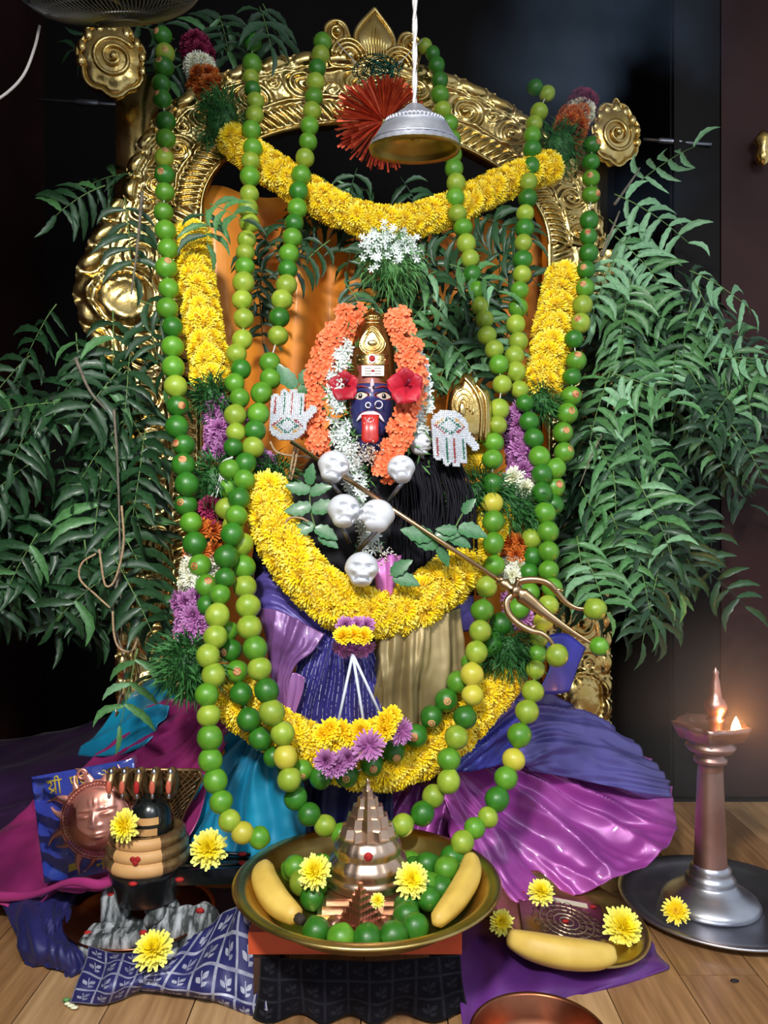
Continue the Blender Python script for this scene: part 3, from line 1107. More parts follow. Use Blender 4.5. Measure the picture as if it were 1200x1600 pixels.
# --- hibiscus blooms either side of the face
def petal_patch(c, d, s, spread, lift):
    """broad ruffled petal"""
    d = V(d).normalized()
    sd = d.cross(V((0, -1, 0))).normalized()
    G = []
    for i in range(7):
        f = i / 6
        row = []
        for j in range(7):
            q = (j / 6 - 0.5) * 2
            wv = math.sin(PI * min(1, 0.15 + f * 0.85)) ** 0.6 * spread
            row.append(V(c) + d * s * f + sd * q * wv * s + V((0, -1, 0)) * (lift * s * math.sin(f * 2) - 0.12 * s * q * q + 0.05 * s * math.sin(q * 7 + f * 5)))
        G.append(row)
    return G


for (x, y, s, lab) in ((539, 606, 1.15, 'red hibiscus bloom tucked at the idol ear beside the white jasmine'), (633, 607, 1.35, 'larger crimson hibiscus bloom at the idol ear beside the orange garland end')):
    c = at(x, y, FD - 0.01 if x < 600 else FD - 0.055)
    t = thing('hibiscus', lab, 'flower', c)
    for k in range(5):
        a = 2 * PI * k / 5 + 0.4
        b = MB()
        b.grid(petal_patch(c + V((0, -0.004 * k, 0)), (math.cos(a), -0.2, math.sin(a) * 1.3), 0.027 * s, 0.55, 0.5), uv=False)
        b.build('petal', HIB, t)
    b = MB()
    b.tube([c, c + V((0.004, -0.025, 0.006)), c + V((0.006, -0.038, 0.008))], 0.002, 6)
    b.ball(c + V((0.006, -0.038, 0.008)), 0.004, 8, 6)
    b.build('pistil', MAGE, t)

# --- pendant: flower, white stems, lower bunch
pd = thing('flower_pendant', 'yellow and mauve flower pendant with three white stems hanging under the swag', 'flower pendant', ad(552, 1100, 0))


def blossom(t, kind, x, y, off, s, n=(0, -1, 0.3), part='flower'):
    return putm(part, R.choice(FM[kind]), t, basis(z=n, loc=ad(x, y, off), s=s))


for x in (536, 552, 568):
    blossom(pd, 'mari', x, 997 - 4 * math.cos((x - 552) / 16), -0.045, 0.018, (0, -0.8, 0.5), 'pompon')
    blossom(pd, 'purp', x + 4, 978, -0.03, 0.018, (0, -1, 0.5), 'aster')
for x in (534, 552, 570):
    blossom(pd, 'purpflat', x, 1014, -0.04, 0.022, ((x - 552) / 30, -0.6, -0.8), 'aster')
STEMW = mat('white_flower_stem', (206, 212, 226), 0.4)
for (x, y) in ((529, 1126), (570, 1140), (594, 1115)):
    b = MB()
    b.tube([ad(551, 1022, -0.04), ad((551 + x) / 2, (1022 + y) / 2, -0.035), ad(x, y, -0.03)], 0.0026, 7)
    b.build('stem', STEMW, pd)
for (x, y) in ((506, 1148), (526, 1158), (545, 1150), (563, 1142), (585, 1140), (603, 1128), (610, 1120), (515, 1140), (533, 1142), (600, 1140), (552, 1160), (575, 1150)):
    blossom(pd, 'mari', x, y, -0.04 + R.uniform(-0.01, 0.01), 0.021, (R.uniform(-0.3, 0.3), -1, 0.3), 'pompon')
for (x, y) in ((510, 1188), (528, 1194), (543, 1184), (520, 1198)):
    blossom(pd, 'purp', x, y, -0.045, 0.021, (R.uniform(-0.3, 0.3), -1, 0.2), 'aster')
blossom(pd, 'purpflat', 576, 1165, -0.065, 0.028, (0.1, -1, 0.1), 'aster')
blossom(pd, 'purpflat', 627, 1142, -0.04, 0.024, (0.6, -0.8, 0.2), 'aster')
blossom(pd, 'purp', 622, 1150, -0.035, 0.018, (0.4, -1, 0.2), 'aster')

# ------------------------------------------------------------------ neem branches
LEAFM = [mat('neem_leaf_dark_shade', (24, 56, 28), 0.5, 0, (34, 72, 38), 12, 0.1, 60, objrand=0.22, coat=0.08),  # dark tone; on the left branches it puts their shade into the colour
         mat('neem_leaf_mid', (62, 108, 56), 0.48, 0, (80, 128, 74), 12, 0.1, 60, objrand=0.2, coat=0.08),
         mat('neem_leaf_pale_underside', (104, 150, 108), 0.5, 0, (124, 168, 126), 12, 0.1, 60, objrand=0.15)]
STEMG = mat('green_leaf_stalk', (96, 128, 66), 0.6)


def leaflet_data(seed, sick=0.16, wid=0.12, drp=0.14):
    r = random.Random(seed)
    vs, fs = [], []
    n = 9
    for i in range(n):
        f = i / (n - 1)
        w = wid * (math.sin(PI * min(1, 0.06 + f * 0.94) ** 0.8) ** 0.85) * (1 + (0.13 if i % 2 else -0.10) * (0 < i < n - 1))
        if i == n - 1:
            w = 0.002
        c = V((f, sick * math.sin(PI * f * 0.85) * (1 if f < 1 else 1), -drp * f * f))
        vs += [c + V((0, w, 0.06 * w / wid)), c, c + V((0, -w * 0.8, 0.06 * w / wid))]
    for i in range(n - 1):
        a = 3 * i
        fs += [(a, a + 1, a + 4, a + 3), (a + 1, a + 2, a + 5, a + 4)]
    return vs, fs


LD = [leaflet_data(1), leaflet_data(2, 0.12, 0.11, 0.30), leaflet_data(3, 0.26, 0.12, 0.05)]
LEAFMESH = []
for mi, m_ in enumerate(LEAFM):
    row = []
    for (vs, fs) in LD:
        b = MB()
        b.add(vs, fs)
        me = b.mesh('leaflet')
        me.materials.append(m_)
        row.append(me)
    LEAFMESH.append(row)
# mirrored sickles so that pairs curve the same way
LEAFMESH_R = []
for mi, m_ in enumerate(LEAFM):
    row = []
    for (vs, fs) in LD:
        b = MB()
        b.add([V((v.x, -v.y, v.z)) for v in vs], [tuple(reversed(f)) for f in fs])
        me = b.mesh('leaflet')
        me.materials.append(m_)
        row.append(me)
    LEAFMESH_R.append(row)


def frond(parent, p, d, L, pairs, ll, up, grav, tone, single=True, joined=None, sidelift=0.0, r=R):
    """one pinnate leaf: stalk (a part) with its leaflets (sub-parts), or all of it added to a joined mesh"""
    d = V(d).normalized()
    up = V(up).normalized()
    pts = [V(p)]
    seg = L / 10
    for i in range(10):
        d = (d + V((0, 0, -grav * 0.1)) + V((r.uniform(-0.03, 0.03), r.uniform(-0.03, 0.03), r.uniform(-0.03, 0.03)))).normalized()
        pts.append(pts[-1] + d * seg)
    mats = []
    for i in range(pairs + 1):
        f = 0.14 + 0.86 * i / pairs
        k = min(9, int(f * 10))
        q = pts[k].lerp(pts[k + 1], f * 10 - k) if k < 10 else pts[-1]
        td = (pts[min(k + 1, 10)] - pts[k]).normalized()
        sd = td.cross(up).normalized()
        nn = sd.cross(td)
        for s in ((-1, 1) if i < pairs else (0,)):
            ld = (sd * s * 0.95 + td * (0.42 if s else 1) + nn * (sidelift + r.uniform(-0.45, 0.45)) + td * r.uniform(-0.3, 0.45) + V((0, 0, -0.15 - 0.35 * r.random())) * (1 if s else 0)).normalized()
            sz = ll * 0.94 * (0.72 + 0.4 * math.sin(PI * (0.15 + 0.7 * f))) * r.uniform(0.85, 1.1)
            mats.append((basis(x=ld, z=nn + V((r.uniform(-0.3, 0.3), r.uniform(-0.3, 0.3), r.uniform(-0.3, 0.3))), loc=q + td * (0.004 if s > 0 else 0), s=sz), s))
    rad = [0.0016 - 0.001 * i / 10 for i in range(11)]
    if single:
        b = MB()
        b.tube(pts, rad, 5)
        o = b.build('frond', STEMG, parent)
        for (M_, s) in mats:
            tn = tone if r.random() < 0.75 else max(0, min(2, tone + r.choice((-1, 1)) if tone else (1 if r.random() < 0.4 else 0)))
            me = (LEAFMESH_R if s > 0 else LEAFMESH)[tn][r.randrange(3)]
            putm('leaflet', me, o, M_)
    else:
        joined.tube(pts, rad, 4)
        for (M_, s) in mats:
            vs, fs = LD[r.randrange(3)]
            joined.add([M_ @ V((v.x, -v.y if s > 0 else v.y, v.z)) for v in vs], fs)
    return pts


def branch(label, regions, twig=None, tone=1, loc=None, seed=1, bg=None):
    """regions: (x0, y0, x1, y1, n, screen angle deg (0 right, 90 down), spread, d0, d1, length px, leaflet px, pairs, tone)"""
    r = random.Random(seed)
    x0, y0, x1, y1 = regions[0][:4]
    t = thing('neem_branch', label, 'leafy branch', loc or at((x0 + x1) / 2, y0, regions[0][7]), 'neem branches')
    total = 0
    for (x0, y0, x1, y1, n, ang, spr, d0, d1, Lp, lp, pairs, tn) in regions:
        for k in range(n):
            fx, fy = (k + 0.5) / n, r.random()
            x = x0 + (x1 - x0) * r.random()
            y = y0 + (y1 - y0) * (k + r.random()) / n
            dd = d0 + (d1 - d0) * r.random()
            a = math.radians(ang + r.uniform(-spr, spr) * 1.25)
            dr = V((math.cos(a), r.uniform(-0.55, 0.2), -math.sin(a)))
            s_ = dd / F
            frond(t, at(x, y, dd), dr, Lp * s_ * r.uniform(0.8, 1.2), pairs, lp * s_, V((r.uniform(-0.8, 0.8), -1, r.uniform(-0.1, 0.9))), 0.5, tn, True, None, 0.0, r)
            total += 2 * pairs + 1
    if bg:
        j = MB()
        for (x0, y0, x1, y1, n, ang, spr, d0, d1, Lp, lp, pairs) in bg:
            for k in range(n):
                dd = d0 + (d1 - d0) * r.random()
                a = math.radians(ang + r.uniform(-spr, spr))
                s_ = dd / F
                frond(None, at(x0 + (x1 - x0) * r.random(), y0 + (y1 - y0) * (k + r.random()) / n, dd), V((math.cos(a), r.uniform(-0.4, 0.4), -math.sin(a))), Lp * s_ * r.uniform(0.8, 1.2), pairs, lp * s_, V((r.uniform(-0.6, 0.6), -1, r.uniform(-0.2, 0.8))), 0.5, 0, False, j, 0.0, r)
        o = j.build('inner_foliage', LEAFM[0], t)
        o['kind'] = 'stuff'
    for tw in (twig or []):
        b = MB()
        pts = cr([at(x, y, dd) for (x, y, dd) in tw[0]], 5)
        b.tube(pts, [tw[1] * (1 - 0.6 * i / len(pts)) for i in range(len(pts))], 6)
        b.build('twig', TWIG, t)
    return t


branch('large neem branch hanging beside the shrine above the sun plaque', [
    (150, 560, 235, 700, 6, 110, 55, 1.60, 1.68, 150, 70, 6, 0),
    (40, 600, 180, 720, 5, 150, 50, 1.62, 1.74, 140, 62, 6, 0),
    (120, 690, 230, 820, 5, 100, 45, 1.58, 1.66, 160, 70, 6, 0)],
    [([(118, 560, 1.6), (140, 610, 1.58), (165, 640, 1.57)], 0.004), ([(178, 640, 1.6), (185, 760, 1.58), (190, 1000, 1.55)], 0.003)], seed=3,
    bg=[(0, 560, 230, 900, 16, 110, 80, 1.68, 1.88, 130, 60, 5)])
branch('lower neem branch drooping over the teal and magenta silk', [
    (170, 860, 240, 930, 3, 100, 45, 1.52, 1.58, 120, 64, 5, 0),
    (20, 800, 150, 900, 5, 120, 50, 1.58, 1.70, 140, 66, 6, 0),
    (200, 1010, 215, 1030, 1, 108, 5, 1.46, 1.47, 120, 60, 3, 1)],
    [([(190, 880, 1.55), (176, 960, 1.52), (195, 1040, 1.5), (180, 1120, 1.46)], 0.003)], seed=4,
    bg=[(0, 780, 230, 930, 14, 105, 70, 1.68, 1.88, 130, 60, 5)])
branch('neem branch on the gold column beside the yellow flower column', [
    (150, 250, 230, 330, 3, 150, 60, 1.60, 1.70, 110, 54, 5, 0),
    (215, 430, 245, 560, 3, 60, 60, 1.60, 1.66, 90, 52, 4, 0),
    (170, 480, 240, 580, 4, 150, 60, 1.60, 1.68, 120, 58, 5, 0),
    (40, 470, 130, 560, 3, 140, 60, 1.66, 1.74, 110, 52, 5, 0)],
    [([(222, 300, 1.62), (215, 380, 1.61), (205, 460, 1.6)], 0.004)], seed=5)
branch('small neem sprig drooping over the top of the left yellow flower column', [
    (318, 315, 330, 330, 2, 55, 30, 1.56, 1.58, 60, 52, 3, 1)], seed=6)
branch('neem sprigs crowning the arch near the fan', [
    (330, 10, 400, 60, 3, 60, 80, 1.84, 1.90, 90, 50, 4, 0),
    (270, 50, 330, 100, 3, 120, 70, 1.82, 1.88, 80, 46, 4, 0),
    (395, 0, 420, 20, 2, 60, 30, 1.80, 1.84, 90, 56, 3, 0),
    (150, 70, 230, 110, 2, 170, 60, 1.86, 1.92, 70, 40, 4, 0)], seed=7)
branch('pale neem frond sticking out past the gold shell towards the cupboard', [
    (992, 288, 995, 290, 1, -40, 2, 1.96, 1.97, 78, 46, 4, 2)],
    [([(960, 320, 1.95), (985, 285, 1.95), (1000, 262, 1.95)], 0.004)], seed=8)
branch('large neem branch beside the right yellow flower column', [
    (945, 300, 985, 420, 5, 75, 40, 1.84, 1.90, 120, 50, 6, 2),
    (935, 420, 1010, 560, 7, 70, 55, 1.80, 1.88, 120, 52, 6, 1),
    (915, 560, 990, 700, 7, 75, 50, 1.76, 1.84, 125, 54, 6, 1),
    (1035, 410, 1085, 440, 2, 25, 25, 1.80, 1.86, 115, 52, 5, 2)],
    [([(940, 400, 1.84), (968, 330, 1.86)], 0.004), ([(965, 640, 1.76), (930, 700, 1.74), (905, 760, 1.72)], 0.0025)], seed=9,
    bg=[(915, 400, 1090, 740, 34, 75, 80, 1.88, 2.0, 120, 50, 6)])
branch('spreading neem branch reaching over the oil lamp', [
    (1050, 460, 1120, 560, 5, 55, 60, 1.80, 1.90, 110, 48, 6, 1),
    (1120, 530, 1165, 610, 5, 85, 50, 1.80, 1.88, 110, 46, 6, 1),
    (1050, 570, 1150, 660, 6, 90, 35, 1.78, 1.86, 120, 46, 7, 0),
    (1125, 560, 1130, 562, 1, -14, 6, 1.80, 1.82, 110, 50, 5, 2)], seed=10,
    bg=[(1020, 480, 1180, 660, 24, 85, 70, 1.88, 2.02, 110, 44, 6)])
branch('lower neem branch hanging behind the trident limes', [
    (905, 720, 1000, 840, 7, 85, 40, 1.70, 1.78, 130, 56, 6, 1),
    (1000, 750, 1080, 880, 7, 88, 30, 1.72, 1.82, 130, 58, 6, 0),
    (900, 800, 960, 880, 3, 80, 35, 1.66, 1.72, 110, 54, 5, 1)],
    None, seed=11, bg=[(895, 660, 1080, 860, 32, 85, 55, 1.80, 1.95, 130, 54, 6)])
branch('neem leaves hanging behind the idol crown inside the arch', [
    (650, 400, 730, 480, 4, 90, 60, 1.70, 1.80, 100, 52, 5, 1),
    (500, 300, 640, 360, 3, 90, 80, 1.76, 1.84, 90, 46, 5, 0),
    (650, 480, 745, 550, 4, 80, 60, 1.68, 1.76, 100, 52, 5, 1),
    (490, 360, 545, 450, 2, 110, 50, 1.70, 1.76, 90, 40, 5, 0)],
    None, seed=12, bg=[(640, 330, 780, 540, 22, 85, 80, 1.78, 1.88, 100, 50, 5), (490, 260, 650, 350, 10, 90, 80, 1.80, 1.88, 90, 44, 5), (380, 330, 430, 480, 5, 100, 60, 1.76, 1.82, 70, 38, 4)])

# broad serrated leaves tucked into the chest swag
BROAD = mat('bael_leaf', (42, 92, 50), 0.4, 0, (60, 118, 66), 14, 0.1, 60, coat=0.1)
bb = MB()
vs, fs = leaflet_data(9, 0.03, 0.30, 0.12)
bb.add(vs, fs)
BROADM = bb.mesh('leaf')
BROADM.materials.append(BROAD)


def sprig(label, stem, leaves, d):
    t = thing('leaf_sprig', label, 'leaf sprig', at(stem[0][0], stem[0][1], d))
    b = MB()
    b.tube(cr([at(x, y, d + 0.004) for (x, y) in stem], 5), 0.0014, 5)
    b.build('stem', STEMG, t)
    for (x, y, a, L) in leaves:
        a = math.radians(a)
        putm('leaf', BROADM, t, basis(x=(math.cos(a), -0.15, -math.sin(a)), z=(0.15, -1, 0.35), loc=at(x, y, d), s=L * d / F))
    return t


sprig('broad leaf sprig standing between the left jewelled hand and the upper skull', [(502, 850), (486, 800), (484, 755)],
      [(484, 757, -80, 34), (484, 766, -165, 40), (485, 772, -20, 36), (486, 790, 170, 44), (487, 798, -10, 46), (490, 820, 165, 40), (492, 826, 25, 40), (498, 838, 30, 36)], 1.44)
sprig('leaf pair lying on the chest swag near the trident rod end', [(690, 868), (682, 850), (676, 838)], [(684, 852, 200, 46), (684, 856, 60, 34), (676, 838, 195, 52), (680, 838, -5, 42), (700, 838, 25, 40)], 1.42)
sprig('leaf sprig resting on the right arm of the chest swag', [(706, 835), (716, 815), (724, 800)], [(716, 826, 15, 48), (714, 828, 185, 34), (724, 802, -50, 30)], 1.42)
sprig('pair of leaves standing behind the left jewelled hand', [(468, 640), (466, 610), (455, 590)], [(462, 606, -125, 48), (466, 612, -5, 58), (468, 632, 15, 46), (470, 600, -60, 30), (472, 650, 40, 34)], 1.53)
sprig('small leaf stuck in the lower edge of the chest swag', [(608, 900), (618, 896)], [(612, 898, -35, 40), (614, 902, 15, 44)], 1.41)

# ------------------------------------------------------------------ silks
MAGS = silk('magenta_silk', (156, 48, 108), (126, 34, 92), 0.32, 0.35)
VIOS = silk('violet_silk', (150, 62, 142), (118, 44, 122), 0.27, 0.4, coat=0.5)
BLVI = silk('blue_violet_silk', (90, 84, 150), (74, 66, 132), 0.26, 0.5, coat=0.6)
ROYAL = silk('royal_blue_silk', (46, 50, 150), (34, 36, 120), 0.36, 0.3)
TEAL = silk('teal_silk', (8, 130, 164), (4, 108, 146), 0.44, 0.15)
MAUVE = silk('mauve_silk', (138, 92, 146), (116, 74, 132), 0.30, 0.45)
LAV = silk('lavender_blue_silk', (96, 84, 160), (78, 66, 140), 0.34, 0.35)
PLEAT = silk('blue_pleat_silk', (52, 48, 128), (40, 36, 106), 0.36, 0.3, stripe=((196, 196, 220), 0, 24, 0.10))
GOLDS = silk('gold_tissue_silk', (150, 132, 92), (118, 102, 66), 0.36, 0.75, 1600)
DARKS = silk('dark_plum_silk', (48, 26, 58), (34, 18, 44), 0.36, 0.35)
PURPS = silk('purple_silk', (92, 44, 116), (74, 32, 100), 0.30, 0.4)


def grid_px(rows):
    return [[at(*p) for p in r] for r in rows]


def radial(k, ph, amp, wob=2.0):
    return lambda u, v: amp * (abs(math.sin(PI * k * u + ph + wob * math.sin(2.1 * v))) - 0.5) * (0.35 + 0.65 * v)


ms = thing('magenta_silk', 'magenta silk sari spread under the sun plaque and snake linga', 'cloth', at(150, 1380, 1.5))
cloth('drape', grid_px([
    [(250, 1100, 1.66), (290, 1090, 1.62), (335, 1080, 1.58), (370, 1080, 1.55)],
    [(150, 1180, 1.66), (230, 1170, 1.60), (310, 1160, 1.55), (360, 1140, 1.50)],
    [(40, 1265, 1.68), (150, 1260, 1.60), (260, 1250, 1.54), (320, 1230, 1.48)],
    [(-60, 1330, 1.66), (60, 1330, 1.57), (180, 1330, 1.50), (290, 1320, 1.44)],
    [(-120, 1420, 1.50), (10, 1405, 1.44), (120, 1392, 1.40), (230, 1380, 1.37)]]), MAGS, ms, 22, 18, nfold(6, 0.014, 1.3, centre=(1.1, -0.2)))
hem = cr([at(x, y, d) for (x, y, d) in ((-60, 1398, 1.46), (40, 1400, 1.43), (110, 1378, 1.38), (160, 1382, 1.36), (205, 1360, 1.35))], 8)
b = MB()
b.tube(hem, [0.007 + 0.002 * math.sin(i * 0.37) for i in range(len(hem))], 12, True, 0.7)
b.build('rolled_hem', MAGS, ms)
# darker plum fold at the far left; back rows added in place of dark shade
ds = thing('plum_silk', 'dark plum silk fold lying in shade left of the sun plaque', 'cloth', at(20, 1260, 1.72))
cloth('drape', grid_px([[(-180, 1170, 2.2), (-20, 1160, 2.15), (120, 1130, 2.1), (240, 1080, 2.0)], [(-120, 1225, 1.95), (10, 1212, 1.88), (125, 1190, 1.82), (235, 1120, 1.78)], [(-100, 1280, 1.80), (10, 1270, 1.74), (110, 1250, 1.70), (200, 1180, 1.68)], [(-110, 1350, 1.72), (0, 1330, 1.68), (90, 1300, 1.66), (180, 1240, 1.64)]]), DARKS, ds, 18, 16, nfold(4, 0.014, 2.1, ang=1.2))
# teal silks
ts = thing('teal_silk', 'teal silk pleats fanning out beside the magenta silk behind the snake linga', 'cloth', at(350, 1330, 1.45))
cloth('pleats', grid_px([[(370, 1130, 1.50), (395, 1140, 1.48), (425, 1150, 1.47), (455, 1165, 1.46)], [(330, 1200, 1.50), (365, 1205, 1.46), (405, 1205, 1.45), (470, 1215, 1.44)], [(295, 1270, 1.50), (340, 1275, 1.45), (400, 1280, 1.43), (480, 1270, 1.42)], [(270, 1360, 1.46), (330, 1365, 1.41), (395, 1365, 1.40), (470, 1340, 1.40)]]), TEAL, ts, 26, 14, nfold(6, 0.014, 3.4, centre=(0.6, -0.6)))
cloth('back_fold', grid_px([[(215, 1065, 1.74), (245, 1062, 1.70), (275, 1080, 1.66)], [(170, 1120, 1.72), (215, 1115, 1.66), (255, 1120, 1.62)], [(120, 1180, 1.70), (170, 1180, 1.64), (225, 1170, 1.60)]]), TEAL, ts, 18, 14, nfold(2.5, 0.006, 4.4, ang=1.0))
# violet silk on the right
vs_ = thing('violet_silk', 'magenta violet silk sari with white sheen spread behind the yantra plate', 'cloth', at(860, 1330, 1.6))


def diag(u, v):
    """folds fan out from the upper left corner"""
    a = math.atan2(v + 0.02, u + 0.02)
    return 0.026 * (abs(math.sin(a * 6.2 + 0.5 * math.sin(5 * u))) - 0.4) * min(1, (u * u + v * v) ** 0.5 * 1.6) + 0.006 * math.sin(a * 31) * min(1, u + v)


cloth('drape', grid_px([
    [(690, 1190, 1.52), (760, 1170, 1.60), (840, 1150, 1.66), (930, 1165, 1.72), (1010, 1190, 1.76)],
    [(690, 1230, 1.50), (760, 1225, 1.56), (850, 1215, 1.62), (950, 1230, 1.66), (1045, 1235, 1.70)],
    [(700, 1290, 1.48), (770, 1285, 1.52), (860, 1280, 1.56), (960, 1285, 1.60), (1060, 1290, 1.62)],
    [(720, 1350, 1.44), (780, 1345, 1.47), (860, 1340, 1.50), (950, 1335, 1.52), (1040, 1325, 1.54)],
    [(740, 1420, 1.38), (800, 1410, 1.41), (870, 1400, 1.44), (940, 1385, 1.47), (1000, 1360, 1.50)]]), VIOS, vs_, 30, 26, nfold(7, 0.020, 5.7, centre=(-0.15, -0.3), along=0.10))
cloth('low_fold', grid_px([[(590, 1230, 1.56), (640, 1225, 1.56), (700, 1215, 1.56)], [(585, 1280, 1.52), (640, 1275, 1.52), (710, 1270, 1.52)], [(580, 1350, 1.48), (640, 1345, 1.48), (720, 1340, 1.48)]]), VIOS, vs_, 18, 14, nfold(4, 0.012, 6.1, ang=0.3))
bv = thing('blue_violet_silk', 'blue violet silk end lying over the violet sari by the gold base', 'cloth', at(950, 1200, 1.7))


def diag2(u, v):
    return 0.020 * (abs(math.sin((v * 1.6 + 0.5 * u) * PI * 1.7)) - 0.4) * (0.3 + u) + 0.004 * math.sin(u * 30 + v * 8)


cloth('drape', grid_px([
    [(790, 1075, 1.60), (840, 1080, 1.70), (900, 1105, 1.76), (965, 1150, 1.80)],
    [(790, 1120, 1.58), (850, 1125, 1.64), (920, 1145, 1.70), (1010, 1180, 1.74)],
    [(800, 1170, 1.56), (860, 1170, 1.61), (940, 1185, 1.66), (1045, 1218, 1.69)],
    [(830, 1205, 1.58), (890, 1215, 1.61), (960, 1230, 1.64), (1040, 1255, 1.68)]]), BLVI, bv, 26, 22, nfold(4.5, 0.013, 7.9, ang=1.25))
rb = thing('royal_blue_silk', 'royal blue silk fold showing between the lime strands beside the lower swag', 'cloth', at(760, 1190, 1.5))
cloth('fold', grid_px([[(770, 1100, 1.52), (800, 1095, 1.56), (835, 1110, 1.60)], [(735, 1150, 1.50), (775, 1150, 1.53), (815, 1150, 1.57)], [(705, 1205, 1.48), (750, 1205, 1.50), (800, 1195, 1.53)]]), ROYAL, rb, 18, 14, nfold(4, 0.011, 8.2, ang=0.8))
cloth('upper_tab', grid_px([[(850, 995, 1.66), (885, 990, 1.68), (915, 1010, 1.70)], [(860, 1035, 1.64), (885, 1035, 1.66), (905, 1040, 1.68)], [(840, 1085, 1.62), (870, 1085, 1.64), (890, 1080, 1.66)]]), ROYAL, rb, 8, 8)
# dark cloth behind the bowl
nb = thing('navy_blue_silk', 'dark navy silk with silver motifs hanging behind the brass bowl', 'cloth', at(540, 1290, 1.52))
NAVYM = silk('navy_silk', (34, 34, 92), (22, 22, 66), 0.46, 0.2, coat=0.1)
cloth('drape', grid_px([[(440, 1180, 1.56), (500, 1190, 1.55), (560, 1200, 1.55), (610, 1205, 1.55)], [(440, 1240, 1.53), (500, 1240, 1.52), (560, 1245, 1.52), (610, 1245, 1.53)], [(430, 1330, 1.50), (500, 1330, 1.49), (560, 1330, 1.49), (620, 1330, 1.50)]]), NAVYM, nb, 18, 12, nfold(5, 0.010, 9.4, ang=0.1))


# navy cloth with woven silver diamonds and leaves
def brocade(name, base, base2, silver, nu, nv, gain=1.5):
    m = silk(name, base, base2, 0.42, 0.3, coat=0.12)
    nt = m.node_tree
    N, L = nt.nodes, nt.links
    P = N['Principled BSDF']
    tc = N.new('ShaderNodeTexCoord')
    mp = N.new('ShaderNodeMapping')
    mp.inputs['Scale'].default_value = (nu, nv, 1)
    L.new(tc.outputs['UV'], mp.inputs['Vector'])
    fr = N.new('ShaderNodeVectorMath'); fr.operation = 'FRACTION'
    L.new(mp.outputs[0], fr.inputs[0])
    sb_ = N.new('ShaderNodeVectorMath'); sb_.operation = 'SUBTRACT'; sb_.inputs[1].default_value = (0.5, 0.5, 0)
    L.new(fr.outputs[0], sb_.inputs[0])
    sp = N.new('ShaderNodeSeparateXYZ')
    L.new(sb_.outputs[0], sp.inputs[0])

    def mth(op, a, b=None, c=None):
        n = N.new('ShaderNodeMath')
        n.operation = op
        for i, q in enumerate((a, b, c)):
            if q is None:
                continue
            if isinstance(q, (int, float)):
                n.inputs[i].default_value = q
            else:
                L.new(q, n.inputs[i])
        return n.outputs[0]
    x, y = sp.outputs[0], sp.outputs[1]
    ax = mth('ABSOLUTE', x)
    ay = mth('ABSOLUTE', y)
    edge = mth('GREATER_THAN', mth('MAXIMUM', ax, ay), 0.44)
    # stem and a pair of leaves
    stem = mth('MULTIPLY', mth('LESS_THAN', mth('ABSOLUTE', mth('SUBTRACT', x, mth('MULTIPLY', mth('SINE', mth('MULTIPLY', y, 6.0)), 0.05))), 0.022), mth('LESS_THAN', ay, 0.28))

    def leaf(cx, cy, ang, ln, wd):
        dx, dy = mth('SUBTRACT', x, cx), mth('SUBTRACT', y, cy)
        c, s = math.cos(ang), math.sin(ang)
        a = mth('ADD', mth('MULTIPLY', dx, c), mth('MULTIPLY', dy, s))
        b_ = mth('SUBTRACT', mth('MULTIPLY', dy, c), mth('MULTIPLY', dx, s))
        return mth('LESS_THAN', mth('ADD', mth('POWER', mth('ABSOLUTE', mth('DIVIDE', a, ln)), 1.6), mth('ABSOLUTE', mth('DIVIDE', b_, wd))), 1.0)
    tot = mth('MAXIMUM', mth('MAXIMUM', edge, stem), mth('MAXIMUM', leaf(0.14, -0.10, -0.9, 0.18, 0.10), leaf(-0.15, 0.04, 0.8, 0.17, 0.10)))
    tot = mth('MAXIMUM', tot, leaf(0.13, 0.18, -0.5, 0.14, 0.07))
    nz = N.new('ShaderNodeTexNoise')
    nz.inputs['Scale'].default_value = 9
    nz.inputs['Detail'].default_value = 6
    L.new(tc.outputs['UV'], nz.inputs['Vector'])
    fac = mth('MULTIPLY', tot, mth('MULTIPLY', mth('SUBTRACT', nz.outputs['Fac'], 0.12), gain))
    mm = N.new('ShaderNodeMix'); mm.data_type = 'RGBA'
    L.new(fac, mm.inputs[0])
    src = P.inputs['Base Color'].links[0].from_socket
    L.new(src, mm.inputs[6])
    mm.inputs[7].default_value = (*lin(silver), 1)
    L.new(mm.outputs[2], P.inputs['Base Color'])
    return m


BROC = brocade('navy_silver_brocade', (34, 36, 92), (24, 26, 72), (182, 184, 200), 6, 5, 1.8)
BROC2 = brocade('navy_silver_brocade_dark', (30, 30, 84), (20, 20, 62), (160, 162, 182), 4, 4, 1.8)
nv = thing('navy_brocade_cloth', 'navy blue brocade cloth with silver leaf diamonds under the stone lingas', 'cloth', at(240, 1540, 1.3))
FZ = lambda py: 0.75 * F / (py - 800) if py > 801 else 9        # depth of the floor at an image row


def fl(x, y, h=0.004):
    """point on the floor at a pixel, lifted by h"""
    dd = (CZ - h) * F / (y - 800)
    return at(x, y, dd)


def lay(rows):
    return [[fl(*p) for p in r] for r in rows]


